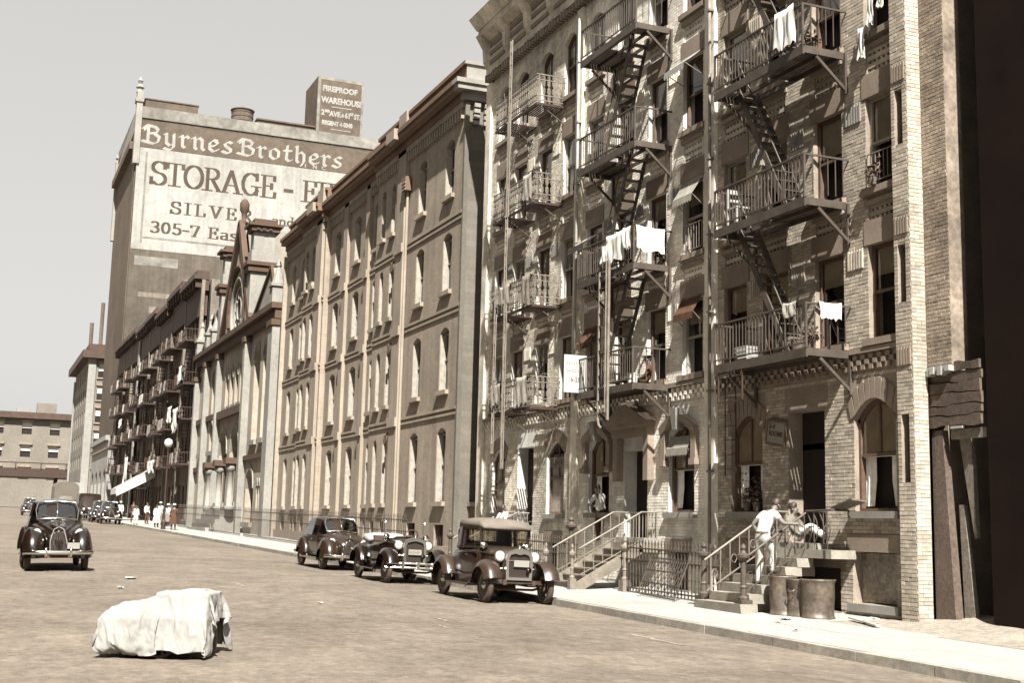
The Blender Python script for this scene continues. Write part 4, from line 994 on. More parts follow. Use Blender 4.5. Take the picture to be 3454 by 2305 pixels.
# side pavilion roofs
for (a,b,zt) in ((-82.4,-75.6,17.2),(-102.2,-95.2,17.0)):
    c = (a+b)/2+1.6; q = MB(); q.prism([(a,14.56),(b,14.56),(c,zt)],BL-.05,BL+.4); q.build('side_gable','churchS',K)
    q = MB(); q.bar((a,BL-.1,14.7),(c,BL-.1,zt+.1),.2,.16,upv=(0,1,0)); q.bar((b,BL-.1,14.7),(c,BL-.1,zt+.1),.2,.16,upv=(0,1,0)); q.build('side_coping','churchD',K)
MB().box(-79.6,-75.0,BL+.8,BL+18,13.6,15.9).build('aisle_upper_wall','churchS',K)
q = MB(); q.quad((-79.4,BL+1.2,15.9),(-74.9,BL+1.2,15.9),(-74.9,BL+5.5,19.6),(-79.4,BL+5.5,19.6)); q.quad((-74.9,BL+1.2,15.9),(-74.9,BL+14,15.9),(-75.6,BL+14,19.6),(-74.9,BL+5.5,19.6)); q.build('aisle_roof','slate',K)
MB().box(-79.4,-75.0,BL+1.3,BL+14,15.9,19.4).build('roof_core','slate',K)
for x in (-93.1,-89.0,-84.9):
    q = MB(); q.lathe([(.32,0),(.32,.3),(.2,.35),(.2,2.6),(.34,2.7),(.36,3.05)],(x,BL-.5,2.3),(0,0,1),10); q.build('porch_column','churchS',K,smooth=True)
    MB().box(x-.45,x+.45,BL-.95,BL-.02,5.36,5.75).build('column_capital','churchD',K)
q = MB()
for k in range(6): q.box(-92.6,-85.2,BL-1.9+.3*k,BL-.01,zs(-88,BL)-.1+.28*k,zs(-88,BL)+.18+.28*k)
q.build('church_steps','churchS',K)
MB().box(-103,-74.6,BL+.82,BL+24,0,13.5).build('rear_mass','churchD',K); MB().box(-74.52,-74.345,BL+.03,BL+.9,-.2,17.3).build('corner_filler','churchW',K)

# ================================================================ row houses with crowded fire escapes
rr = random.Random(5)
def row_house(x0,x1,top,label,seed):
    r_ = random.Random(seed); t = thing('row_house',label,'row house',(x1,BL,zs(x1)),'dark row houses beyond the church')
    zb = zs(x1); fl = [zb+4.9+r_.uniform(-.3,.3)+3.35*k for k in range(4)]; ops = []; nb = 4; w = (x1-x0)/nb
    for z in fl:
        for k in range(nb): ops.append((x0+w*k+w*.28,x0+w*k+w*.72,z+.2,z+2.3,0,.3))
    for k in range(nb): ops.append((x0+w*k+w*.2,x0+w*k+w*.8,zb+.5,zb+3.3,.15 if k%2 else 0,.4))
    wall(MB(),x0,x1,zb-.5,top-1.6,BL,ops).build('front_wall','rowW',t)
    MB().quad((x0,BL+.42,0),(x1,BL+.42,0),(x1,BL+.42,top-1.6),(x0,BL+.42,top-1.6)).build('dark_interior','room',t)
    MB().box(x0+.02,x1-.02,BL+.5,BL+16,0,top-.6).build('rear_mass','rowP',t)
    for (l,r,b,tt,rs,_) in ops:
        f = MB(); y = BL+.15; f.box(l,l+.07,y,y+.06,b,tt-rs); f.box(r-.07,r,y,y+.06,b,tt-rs); f.box(l+.07,r-.07,y,y+.06,(b+tt)/2-.04,(b+tt)/2+.04)
        wd = f.build('window','frameD',t)
        if r_.random() < .6: MB().quad((l+.07,y+.1,tt-(tt-b)*r_.uniform(.2,.6)),(r-.07,y+.1,tt-(tt-b)*.4),(r-.07,y+.1,tt-rs),(l+.07,y+.1,tt-rs)).build('roller_shade','shade',wd)
        MB().box(l-.1,r+.1,BL-.1,BL+.1,b-.14,b-.004).build('sill','rowP',wd)
    c = MB(); c.box(x0,x1-.3,BL-.22,BL+.3,top-3.6,top-1.6); c.box(x0,x1,BL-.25,BL+.3,top-1.6,top-.7); c.box(x0-.05,x1+.05,BL-.9,BL+.3,top-.7,top-.35); c.box(x0-.05,x1+.05,BL-.7,BL+.3,top-.35,top)
    cn = c.build('cornice','rowC',t)
    for k in range(6): 
        x = x0+.3+(x1-x0-.6)*k/5; MB().box(x-.12,x+.12,BL-.75,BL-.251,top-1.35,top-.71).build('cornice_bracket','rowC',cn)
    MB().box(x1-.3,x1+.04,BL-.27,BL-.004,zb,top-.72).build('party_pilaster','rowP',t)
    f = thing('fire_escape','fire escape with bedding on the '+label,'fire escape',(x1,BL,fl[0]),'fire escapes of the dark row houses')
    y0 = BL-1.15
    for li,z in enumerate(fl):
        p = MB(); a,b = x0+w*(.2 if seed%2 else .9),x1-w*(1.15 if seed%2 else .45); p.box(a,b,y0,BL,z-.12,z); p.build('platform','ironD',f)
        q = MB(); q.box(a,b,y0,y0+.04,z+.86,z+.92); q.box(a,b,y0,y0+.04,z+.4,z+.44); q.box(b-.04,b,y0+.04,BL,z+.86,z+.92); q.box(a,a+.04,y0+.04,BL,z+.86,z+.92)
        x = a
        while x < b: q.box(x,x+.03,y0+.005,y0+.035,z,z+.86); x += .19
        for k in range(5): q.box(b-.035,b-.005,y0+.04+.22*k,y0+.07+.22*k,z,z+.86)
        q.build('railing','ironD',f)
        if li < 3:
            s_ = MB(); s_.bar((a+w*1.3,y0+.3,z),(a+w*2.1,y0+.3,z+3.3),.06,.14); s_.bar((a+w*1.3,y0+.8,z),(a+w*2.1,y0+.8,z+3.3),.06,.14)
            for k in range(1,11): u = k/11; s_.box(a+w*1.3+w*.8*u-.1,a+w*1.3+w*.8*u+.1,y0+.33,y0+.77,z+3.3*u-.02,z+3.3*u+.02)
            s_.build('stair','ironD',f)
        for k in range(5):
            if r_.random() < .8:
                x = r_.uniform(a,b-1.2); ln = r_.uniform(.3,1.1); q = MB()
                q.grid([[(x+ln*i/6,y0-.03-.05*math.sin(i*2+j),z+.95-r_.uniform(.35,.5)*j) for i in range(7)] for j in range(3)])
                q.build('bedding',r_.choice(['cloth','white','clothD','cloth','rowP','clothD','dress','canvas']),f)
    return t
lab = ['row house touching the church','second row house left of the church','third row house left of the church','fourth row house left of the church','fifth row house left of the church']
for k in range(5): row_house(-111.2-8.0*k+.0,-103.25-8.0*k,21.6+.12*k+[0,.35,-.25,.3,.1][k],'dark '+lab[k],40+k)
lab = ['first house of the lower far group','middle house of the lower far group','last row house beside the white warehouse base']
for k in range(3): row_house(-151-7.3*k,-143.7-7.3*k,22.6+.1*k,'dark '+lab[k],60+k)
MB().box(-143.75,-142.7,BL-.42,BL-.275,zs(-143),21.0).build('party_strip','farL',COL.objects['row_house.004'])
aw = thing('shop_awning','pale striped canvas awning sticking out over the pavement in front of the dark row houses','awning',(-128,14,4))
q = MB(); q.hexa([(-130.5,12.7,4.4),(-125.5,12.7,4.4),(-125.5,BL-.05,6.5),(-130.5,BL-.05,6.5),(-130.5,12.7,4.5),(-125.5,12.7,4.5),(-125.5,BL-.05,6.6),(-130.5,BL-.05,6.6)]); ac = q.build('canvas','canvas',aw)
q = MB(); q.prismx([(12.7,3.75),(BL-.1,5.6),(BL-.1,6.5),(12.7,4.45)],-125.49,-125.42); q.build('side_wing','white',aw)
q = MB(); q.box(-130.5,-125.5,12.65,12.7,3.95,4.5); q.build('valance','white',aw)
for x in (-130.4,-125.6): MB().bar((x,12.7,4.4),(x,BL-.05,4.6),.05).build('awning_arm','ironD',aw)

# ================================================================ warehouse with painted signs
W = thing('storage_warehouse','tall windowless storage warehouse with a huge painted sign on its side wall','warehouse',(-164.6,BL,zs(-165)))
XW = -164.5
MB().box(-188,XW,BL,62,0,52.6).build('side_and_front','byrnesW',W)
MB().box(-188,XW-.5,BL-.12,BL-.01,12,51.5).build('front_wall','byrnesF',W)
MB().box(-188,XW+.15,BL-.25,62,52.6,54.1).build('parapet','byrnesT',W)
def bz(y): return 0
wallp = lambda y0,y1,z0,z1,d,m,nm: MB().box(XW+.0,XW+d,y0,y1,z0,z1).build(nm,m,W)
wallp(BL+.05,47,48.75,52.2,.03,'byrnesB','brown_sign_band')
wallp(BL+.05,47,35.45,48.7,.03,'byrnesL','white_sign_field')
q = MB(); q.box(XW+.031,XW+.045,BL+1.1,BL+1.35,36.3,48.2); q.box(XW+.031,XW+.045,BL+1.35,47,36.9,37.15); q.build('sign_border','byrnesT',W)
wallp(BL+.6,BL+6,33.4,34.6,.02,'byrnesT','faded_old_sign'); 
for (y0,y1,z0,z1) in ((17.5,25,29.4,30.0),(19,22.5,27.4,28.2),(23,27,31.5,32.1)): wallp(y0,y1,z0,z1,.012,'rowP','faded_old_sign')
# white corner pilaster, pinnacles and arched base of the front
q = MB(); q.box(-165.3,XW+.25,BL-.45,BL+.3,46.5,56.0); q.box(-165.5,XW+.4,BL-.6,BL+.4,54.6,55.1); q.lathe([(.5,0),(.3,.5),(.55,.7),(.15,1.2),(.35,1.6),(.08,2.1)],(-165,BL-.1,56.0),(0,0,1),8); q.build('corner_pinnacle','churchS',W)
q = MB(); q.box(-188.3,-187.4,BL-.5,BL+.2,41,52.5); q.lathe([(.5,0),(.3,.5),(.55,.7),(.1,1.6)],(-187.9,BL-.1,52.5),(0,0,1),8); q.build('far_pinnacle','churchS',W)
q = MB(); q.prism([(-187.4,49.8),(-165.4,51.0),(-165.4,53.6),(-187.4,51.2)],BL-.4,BL-.13); q.build('front_parapet','churchS',W)
q = MB(); q.box(-187.4,-165.4,BL-.9,BL-.13,48.6,49.6); q.build('front_cornice','byrnesF',W)
ops = [(-186.5+5.4*k,-183.2+5.4*k,zs(-175),7.8,1.6,.6) for k in range(4)]
wall(MB(),-188,-165.6,0,11.3,BL-.8,ops).build('white_base','farL',W); MB().box(-188,-165.6,BL-1.2,BL-.13,11.3,11.9).build('base_cornice','farL',W); MB().box(-188,-165.6,BL-1.0,BL-.801,10.2,10.8).build('base_shadow_band','stone',W)
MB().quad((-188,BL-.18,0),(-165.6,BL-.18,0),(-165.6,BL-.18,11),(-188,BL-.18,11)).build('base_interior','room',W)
MB().box(-165.6,-165.5,BL-.8,BL,0,11.3).build('base_return','farL',W)
bk = thing('roof_bulkhead','long low brick bulkhead on the warehouse roof beside the corner pinnacle','roof bulkhead',(-166,20,54.1))
MB().box(-172,-165.2,16.9,23.6,54.1,55.35).build('walls','byrnesB',bk); MB().box(-172.1,-165.1,16.8,23.7,55.35,55.5).build('coping','byrnesB',bk)
bk = thing('roof_bulkhead','flat dark edged bulkhead on the warehouse roof between the tank and the sign tower','roof bulkhead',(-166,36,54.1))
MB().box(-172,-165.2,31.4,39.2,54.1,54.75).build('walls','byrnesB',bk); MB().box(-172.1,-165.0,31.3,39.2,54.75,54.95).build('coping','byrnesF',bk)
tk = thing('water_tank','round wooden water tank with conical lid on the warehouse roof','water tank',(-167,29.6,54.1))
q = MB(); q.lathe([(1.45,0),(1.45,1.85)],(-167,29.7,54.3),(0,0,1),28); q.build('barrel','tank',tk,smooth=False)
q = MB(); q.lathe([(1.58,1.85),(1.58,1.95),(.25,2.3),(.1,2.5)],(-167,29.7,54.3),(0,0,1),28); q.build('lid','byrnesF',tk)
for z in (54.6,55.2,55.8): MB().tube([(-167+1.47*math.cos(2*math.pi*k/24),29.7+1.47*math.sin(2*math.pi*k/24),z) for k in range(24)],.03,4,closed=True).build('hoop','ironD',tk)
sg = thing('sign_tower','boxy brown sign tower lettered FIREPROOF WAREHOUSE on the warehouse roof','sign tower',(-166,42,54))
MB().box(-171.5,XW,39.2,45.6,52.7,61.9).build('tower_body','byrnesF',sg)
MB().box(XW+.0,XW+.03,39.6,45.3,53.6,61.5).build('sign_face','byrnesB',sg)
q = MB(); q.box(XW,XW+.05,39.2,39.6,53.0,61.9); q.box(XW,XW+.05,45.3,45.6,53.0,61.9); q.box(XW,XW+.05,39.6,45.3,61.5,61.9); q.build('sign_border','byrnesT',sg)
RY = (R_(90),0,R_(90))
for s_,y,z,sz,sx in (('FIREPROOF',39.85,59.95,1.05,.92),('WAREHOUSE',39.75,58.3,1.15,.83),('2',39.8,56.55,1.0,.9),('ND',40.33,56.95,.5,.8),('AVE.',40.95,56.5,1.0,.85),('&',42.65,56.6,.6,.8),('61',43.1,56.5,1.0,.8),('ST',43.85,56.95,.5,.8),('ST.',44.4,56.5,1.0,.7),('REGENT 4-0340',39.95,55.2,.82,.76)):
    text(s_,sz,'letterW',sg,'lettering',(XW+.04,y,z),RY,sx,bold=.055)
q = MB(); q.box(XW+.03,XW+.045,41.2,44,57.75,57.87); q.box(XW+.03,XW+.045,41.2,44,54.6,54.7); q.build('sign_rule','letterW',sg)
# broad-pen lettering: every stroke is swept with a flat nib
def hull(pts):
    pts = sorted(set((round(a,4),round(b,4)) for a,b in pts))
    def half(ps):
        o = []
        for p in ps:
            while len(o) >= 2 and (o[-1][0]-o[-2][0])*(p[1]-o[-2][1])-(o[-1][1]-o[-2][1])*(p[0]-o[-2][0]) <= 0: o.pop()
            o.append(p)
        return o
    a = half(pts); b = half(pts[::-1]); return a[:-1]+b[:-1]
def pen_text(s, glyphs, y, z, hgt, wid, nib, m, name, parent, spacing=.12, skew=0):
    (nw,nh,na) = nib; ca,sa = math.cos(R_(na)),math.sin(R_(na))
    corners = [(sx*nw/2*ca-sz*nh/2*sa, sx*nw/2*sa+sz*nh/2*ca) for sx,sz in ((-1,-1),(1,-1),(1,1),(-1,1))]
    u = y
    for ch in s:
        if ch == ' ': u += wid*.5; continue
        gl,adv = glyphs[ch]; q = MB(); d = .034
        for st in gl:
            for (a,b) in zip(st[:-1],st[1:]):
                h = hull([(p[0]+cx_, p[1]+cz_) for p in (a,b) for cx_,cz_ in corners])
                d += .0006
                q.prismx([(u+px*wid, z+pz*hgt) for px,pz in h], XW+.02, XW+d)
        q.build(name,m,parent); u += (adv+spacing)*wid
    return u
def bl_(*st): return list(st)
BLK = {
 'B':(bl_([(.28,.98),(.28,.12),(.4,.0)],[(.0,.78),(.16,.98),(.62,.94),(.78,.8),(.7,.62),(.34,.54)],[(.6,.56),(.86,.4),(.8,.12),(.58,.0),(.3,.04),(-.02,.1)],[(.12,.9),(.12,.7)]),.92),
 'y':(bl_([(.08,.62),(.18,.66),(.2,.14),(.36,.02),(.56,.14)],[(.56,.68),(.58,-.04),(.4,-.24),(.08,-.16)]),.7),
 'r':(bl_([(.04,.58),(.16,.66),(.2,.5),(.2,.1),(.32,.0)],[(.2,.46),(.38,.66),(.52,.56)]),.52),
 'n':(bl_([(.04,.58),(.16,.66),(.2,.5),(.2,.1),(.3,.0)],[(.2,.46),(.42,.66),(.58,.54),(.58,.1),(.7,.0)]),.72),
 'e':(bl_([(.5,.64),(.3,.62),(.14,.46),(.14,.14),(.34,.0),(.6,.14)],[(.34,.66),(.56,.5),(.44,.36),(.18,.26)]),.62),
 's':(bl_([(.56,.6),(.38,.66),(.18,.52),(.26,.38),(.52,.24),(.5,.08),(.32,.0),(.06,.1)]),.6),
 "'":(bl_([(.1,1.0),(.16,.8)]),.16),
 'o':(bl_([(.36,.66),(.14,.5),(.14,.16),(.36,.0),(.6,.16),(.6,.5),(.36,.66)]),.72),
 't':(bl_([(.26,.94),(.22,.12),(.36,.0),(.54,.1)],[(.06,.62),(.5,.64)]),.5),
 'h':(bl_([(.12,.96),(.2,.98),(.2,.1),(.3,.0)],[(.2,.44),(.42,.66),(.6,.52),(.6,.08),(.46,-.18)]),.72)}
pen_text("Byrnes",BLK,16.75,49.35,2.4,2.42,(.17,.04,38),'letterW','blackletter',W,.13)
pen_text("Brothers",BLK,28.9,49.4,2.25,2.42,(.17,.04,38),'letterW','blackletter',W,.10)
for s_,y in (('I',37.9),('N',39.0),('C.',40.2)): text(s_,.7,'letterW',W,'lettering',(XW+.04,y,48.85),RY,1.1,bold=.02)
def sf(x,z,w=.26): return [(x-w/2,z),(x+w/2,z)]
def A_(cx,cz,rx,rz,a0,a1,n=9): return arc(cx,cz,rx,rz,a0,a1,n)
ROM = {
 'S':([A_(.36,.74,.26,.24,40,270),A_(.36,.25,.28,.25,90,-150),[(.58,.98),(.6,.7)],[(.06,.3),(.06,.02)]],.66),
 'T':([[(.36,.03),(.36,.97)],[(.04,.97),(.68,.97)],[(.04,.97),(.03,.76)],[(.68,.97),(.69,.76)],sf(.36,.02,.38)],.72),
 'O':([A_(.42,.5,.36,.48,0,360,20)],.84),
 'R':([[(.16,.03),(.16,.97)],[(.06,.97),(.3,.97)]+A_(.36,.74,.24,.23,90,-90)+[(.16,.51)],[(.36,.5),(.66,.03)],sf(.16,.02,.32),sf(.7,.02,.2)],.76),
 'A':([[(.4,.98),(.72,.03)],[(.4,.98),(.1,.03)],[(.2,.34),(.62,.34)],sf(.1,.02,.26),sf(.72,.02,.3)],.82),
 'G':([A_(.42,.5,.34,.48,48,330),[(.68,.98),(.68,.68)],[(.68,.4),(.68,.05)],sf(.66,.42,.32)],.84),
 'E':([[(.16,.03),(.16,.97)],[(.06,.97),(.6,.97),(.6,.76)],[(.16,.52),(.48,.52)],[(.48,.64),(.48,.4)],[(.06,.02),(.62,.02),(.64,.26)]],.7),
 'F':([[(.16,.03),(.16,.97)],[(.06,.97),(.6,.97),(.6,.76)],[(.16,.52),(.48,.52)],[(.48,.64),(.48,.4)],sf(.16,.02,.34)],.64),
 'U':([[(.16,.97),(.16,.3)]+A_(.38,.28,.22,.26,180,360)+[(.6,.97)],sf(.16,.98,.32),sf(.62,.98,.26)],.76),
 'I':([[(.16,.03),(.16,.97)],sf(.16,.02,.34),sf(.16,.98,.34)],.34),
 'L':([[(.16,.03),(.16,.97)],sf(.16,.98,.34),[(.06,.02),(.62,.02),(.64,.28)]],.66),
 'V':([[(.1,.98),(.4,.02)],[(.4,.02),(.7,.98)],sf(.1,.98,.3),sf(.7,.98,.26)],.78),
 '-':([[(.02,.46),(.34,.46)],[(.02,.40),(.34,.40)]],.36),
 '3':([A_(.28,.74,.22,.23,150,-90),A_(.28,.27,.26,.25,90,-150)],.6),
 '0':([A_(.3,.5,.24,.46,0,360,16)],.62),
 '5':([[(.52,.97),(.14,.97),(.12,.56)]+A_(.28,.32,.26,.29,110,-150)],.6),
 '7':([[(.04,.78),(.04,.96),(.56,.96),(.26,.03)],sf(.26,.02,.2)],.6),
 'a':([A_(.26,.5,.2,.13,150,0,6)+[(.46,.06)],A_(.26,.2,.2,.17,60,330,8),sf(.5,.03,.16)],.56),
 's':([A_(.25,.49,.18,.14,40,270,6),A_(.25,.17,.2,.15,90,-150,6)],.46),
 't':([[(.2,.86),(.2,.12),(.3,.03),(.42,.08)],[(.04,.6),(.4,.6)]],.42),
 'n':([[(.14,.03),(.14,.6)],[(.04,.61),(.14,.61)],[(.14,.46)]+A_(.34,.44,.18,.17,140,0,5)+[(.52,.03)],sf(.14,.02,.24),sf(.52,.02,.24)],.66),
 'd':([[(.48,.03),(.48,.97)],A_(.28,.3,.2,.28,30,330,9),sf(.44,.98,.18),sf(.54,.02,.16)],.62)}
RN = (.15,.055,0)
u = pen_text('STORAGE',ROM,18.0,44.05,3.1,3.05,RN,'letterD','roman_lettering',W,.0)
pen_text('-',ROM,35.4,44.0,3.1,2.8,(.15,.1,0),'letterD','roman_lettering',W); pen_text('FU',ROM,37.8,44.1,3.0,2.9,RN,'letterD','roman_lettering',W,.1)
pen_text('SILVER',ROM,20.8,40.5,1.6,1.95,(.17,.07,0),'letterD','roman_lettering',W,.30)
pen_text('and',ROM,33.9,40.5,1.3,1.55,(.16,.07,0),'letterD','roman_lettering',W,.03)
pen_text('305-7 East',ROM,18.5,37.75,1.5,1.85,(.18,.08,0),'letterD','roman_lettering',W,.13)

# ================================================================ beyond the avenue
el = thing('elevated_railway','dark elevated railway structure crossing the street far off','elevated railway',(-264,6,zs(-264)))
MB().box(-270,-258,-60,BL+60,zr(-264)+5.8,zr(-264)+7.4).build('girder_deck','ironD',el)
q = MB()
for k in range(30): q.box(-257.9,-257.8,-60+4.5*k,-59.8+4.5*k,zr(-264)+7.4,zr(-264)+8.4)
q.box(-257.95,-257.75,-60,76,zr(-264)+8.3,zr(-264)+8.5); q.build('parapet_rail','ironD',el)
for y in (-8,4,15.2,24): MB().box(-264.4,-263.6,y-.35,y+.35,zr(-264)-.5,zr(-264)+5.8).build('column','ironD',el)
ap = thing('apartment_house','pale corner apartment house with dark cornice beyond the elevated railway','apartment house',(-212,BL,zs(-212)))
ops = [(-242+4.6*k,-240.2+4.6*k,z,z+2.2,0,.3) for z in (9.6,13.2,16.8,20.4,24) for k in range(6)]
wall(MB(),-244,-213.5,0,27,BL,ops).build('street_front','farW',ap); MB().box(-243.8,-213.8,BL+.31,BL+30,0,26.9).build('rear_mass','room',ap)
ops = [(BL+1.3+3.2*k,BL+3.0+3.2*k,z,z+2.3,0,.3) for z in (9.6,13.2,16.8,20.4,24) for k in range(8)]
wall(MB(),BL,BL+29,0,27,0,ops,maps=lambda u,d,z:(-213.5-d,u,z)).build('avenue_front','farW',ap)
for (l,r,b,t,_,_) in ops: 
    w = MB().box(-213.75,-213.7,l+.05,r-.05,(b+t)/2-.1,t).build('window_shade','white',ap); MB().box(-213.6,-213.3,l-.2,r+.2,b-.25,b).build('sill','stone',ap); MB().box(-213.6,-213.35,l-.2,r+.2,t,t+.4).build('lintel','stone',ap)
for (x0,x1,y0,y1) in ((-214.2,-213.2,BL-.25,BL+.9),(-244.2,-243.2,BL-.25,BL+.6)): MB().box(x0,x1,y0,y1,0,29 if x0 > -230 else 26).build('corner_pilaster','farL',ap)
q = MB(); q.box(-244.5,-213.2,BL-1.3,BL+.3,27,28.2); q.box(-213.5,-212.4,BL-1.3,BL+29,27,28.2); q.box(-244,-213.6,BL-.4,BL+.3,28.2,29.3); q.box(-213.6,-213.1,BL-.4,BL+29,28.2,29.3); q.build('cornice','rowC',ap)
for (y,h) in ((BL+1.5,36.5),(BL+.2,33.5)): MB().tube([(-216 if y > 17 else -219,y,28),(-216 if y > 17 else -219,y,h)],.3,8).build('flue_pipe','byrnesF',ap)
fb = thing('far_house','distant house with dark cornice and white shades closing the street at far left','house',(-290,16,zs(-290)))
ops = [(-2+5.6*k+.0,0+5.6*k,z,z+2.6,0,.4) for z in (9.5,14.2,19) for k in range(5)]
wall(MB(),-6,26,0,22.3,0,ops,maps=lambda u,d,z:(-290-d,u,z)).build('front_wall','farW',fb); MB().box(-305,-290.5,-6,26,0,22.2).build('rear_mass','room',fb)
MB().box(-290.5,-288.8,-6,26.2,22.3,23.6).build('cornice','rowC',fb); MB().box(-296,-293,12,16,23.6,26).build('chimney','farW',fb); MB().box(-299,-296,8,11,23.6,25).build('chimney','farL',fb)
for (l,r,b,t,_,_) in ops: MB().box(-290.35,-290.3,l,r,t-1.3,t).build('window_shade','white',fb); MB().box(-290.1,-289.6,l-.3,r+.3,t,t+.5).build('lintel','stone',fb)

# ================================================================ the other side of the street (behind the camera's left shoulder)
def across(x0,x1,top,label,seed):
    r_ = random.Random(seed); t = thing('street_house',label,'row house',(x0,-6.6,zs(x0)),'houses across the street')
    Yf = -6.6; w = (x1-x0)/4; ops = []
    for z in [zr(x0)+2.2+3.3*k for k in range(int((top-3)/3.3))]:
        for k in range(4): ops.append((x0+w*k+w*.28,x0+w*k+w*.72,z,z+2.0,0,.3))
    wall(MB(),x0,x1,zr(x0)-.5,top,0,ops,maps=lambda u,d,z:(u,Yf-d,z)).build('front_wall','rowW',t)
    MB().box(x0+.02,x1-.02,-18,Yf-.31,-1,top-.3).build('rear_mass','rowC',t)
    q = MB(); q.box(x0,x1,Yf+.002,Yf+.6,top-.5,top); q.build('cornice','rowC',t)
    for (l,r,b,tt,_,_) in ops: MB().box(l-.1,r+.1,Yf+.002,Yf+.1,b-.15,b-.004).build('sill','rowP',t)
opp = ['far to the right of the camera','right of the camera','beside the camera','just left of the camera','opposite the timber hoarding','opposite the nearest tenement','opposite the pale tenement','opposite the lacy balconies','opposite the school corner','opposite the right half of the school','opposite the middle of the school','opposite the left half of the school','opposite the church tower','opposite the rose window','opposite the first dark row house','opposite the third dark row house']
for k in range(16): across(8-8*(k+1),8-8*k-.02,[22.5,23.6,21.8,23.0][k%4],'plain brick house across the street, '+opp[k],80+k)  # unseen row, roofs raised to shut skylight off the facades
lw = MB(); lw.hexa([(-150,-6.6,zr(-150)-.3),(20,-6.6,zr(20)-.3),(20,-.6,zr(20)-.3),(-150,-.6,zr(-150)-.3),(-150,-6.6,zr(-150)+.15),(20,-6.6,zr(20)+.15),(20,-.6,zr(20)+.12),(-150,-.6,zr(-150)+.12)])
struct(lw.build('near_pavement','walk'))
# ================================================================ motor cars (x forward, y left, wheels on z = 0)
def ring_body(w, zb, zbelt, wt, zt, n=5, flare=0):
    """half profile of a body section from sill up to the roof centre, then mirrored"""
    pts = [(w*.92,zb),(w*.985,zb+(zbelt-zb)*.3),(w,zb+(zbelt-zb)*.7),(w*.985,zbelt)]
    for k in range(1,n): pts.append((w*.985+(wt-w*.985)*k/n, zbelt+(zt-.10-zbelt)*k/n))
    for k in range(5): 
        a = k/5*math.pi/2; pts.append((wt-.16*(1-math.cos(a)) , zt-.10+.055*math.sin(a)))
    pts += [(wt*.5,zt-.015),(0,zt)]
    return pts
def mirror(p): return p+[(-y,z) for y,z in p[::-1] if y > 1e-6]
def loft(mb, secs, cap=True):
    i = len(mb.v); n = len(secs[0][1])
    for x,p in secs: mb.v += [(x,y,z) for y,z in p]
    for k in range(len(secs)-1):
        for j in range(n-1): mb.f.append((i+k*n+j,i+k*n+j+1,i+(k+1)*n+j+1,i+(k+1)*n+j))
        mb.f.append((i+k*n+n-1,i+k*n,i+(k+1)*n,i+(k+1)*n+n-1))
    if cap: mb.f.append(tuple(i+j for j in range(n))); mb.f.append(tuple(i+(len(secs)-1)*n+j for j in range(n))[::-1])
    return mb
def wheel(car,x,y,r,w,m_rim,spokes=12,disc=False,side=1,turn=0):
    t = MB(); R = r; pr = [(R-.115,-w*.42),(R-.05,-w/2),(R-.012,-w*.36),(R,-w*.16),(R,w*.16),(R-.012,w*.36),(R-.05,w/2),(R-.115,w*.42)]
    t.lathe(pr,(x,y,r),(0,1,0),28,cap=False); ty = t.build('tyre','tyre',car,smooth=True); fixn(ty); ty.name = 'wheel'
    q = MB(); q.lathe([(R-.112,-w*.42),(R-.16,-w*.32),(R-.16,w*.32),(R-.112,w*.42)],(x,y,r),(0,1,0),24,cap=False)
    q.build('rim',m_rim,ty,smooth=True)
    h = MB(); h.lathe([(.09,-.06),(.09,side*.02+.0),(.075,.06),(.03,.085)] if side > 0 else [(.03,-.085),(.075,-.06),(.09,-.02),(.09,.06)],(x,y,r),(0,1,0),14); h.build('hub','nickel',ty,smooth=True)
    if disc:
        d = MB(); d.lathe([(.08,side*.045),(R-.22,side*.055),(R-.15,side*.02)],(x,y,r),(0,1,0),24,cap=False); d.build('disc',m_rim,ty,smooth=True)
        MB().lathe([(R-.17,-.01),(R-.17,.01)],(x,y,r),(0,1,0),20).build('drum','seat',ty)
    else:
        for k in range(spokes):
            a = 2*math.pi*k/spokes; MB().bar((x+.07*math.cos(a),y+side*.03,r+.07*math.sin(a)),(x+(R-.15)*math.cos(a+.1),y,r+(R-.15)*math.sin(a+.1)),.02).build('spoke',m_rim,ty)
        MB().lathe([(.17,-.02),(.17,.0)],(x,y-side*.03,r),(0,1,0),18).build('brake_drum','seat',ty)
    return ty
def fender(car,path,y0,y1,m,crown=.07,lip=.09,name='fender'):
    """path (x,z,scale) swept with a crowned section; outer edge at y1"""
    rows = []; th = .012
    for (x,z,nx,nz) in path:
        sec = []
        for k in range(9):
            u = k/8; y = y0+(y1-y0)*u; h = crown*(1-(2*u-1)**2) if u < .75 else crown*(1-(2*u-1)**2)-lip*((u-.75)/.25)**2
            sec.append((x+nx*h,y,z+nz*h))
        rows.append(sec)
    q = MB(); q.grid(rows); q.grid([[ (p[0]*1-0, p[1], p[2]-.015) for p in r][::-1] for r in rows])
    o = q.build(name,m,car,smooth=True); return o
def arc_path(xc,zc,r,a0,a1,n,ext0=None,ext1=None):
    p = []
    if ext0: p.append(ext0)
    for k in range(n+1):
        a = R_(a0+(a1-a0)*k/n); p.append((xc+r*math.cos(a),zc+r*math.sin(a),math.cos(a),math.sin(a)))
    if ext1: p.append(ext1)
    return p
def headlamp(car,x,y,z,r,m='nickel'):
    q = MB(); q.lathe([(.02,-.17),(.06,-.155),(r*.8,-.09),(r*.98,-.02),(r*1.03,0),(r*1.03,.02)],(x,y,z),(1,0,0),20); o = q.build('headlight',m,car,smooth=True)
    MB().lathe([(r*.97,.021),(r*.7,.04),(r*.3,.052),(.01,.055)],(x,y,z),(1,0,0),20).build('lens','lens',o,smooth=True)
    return o
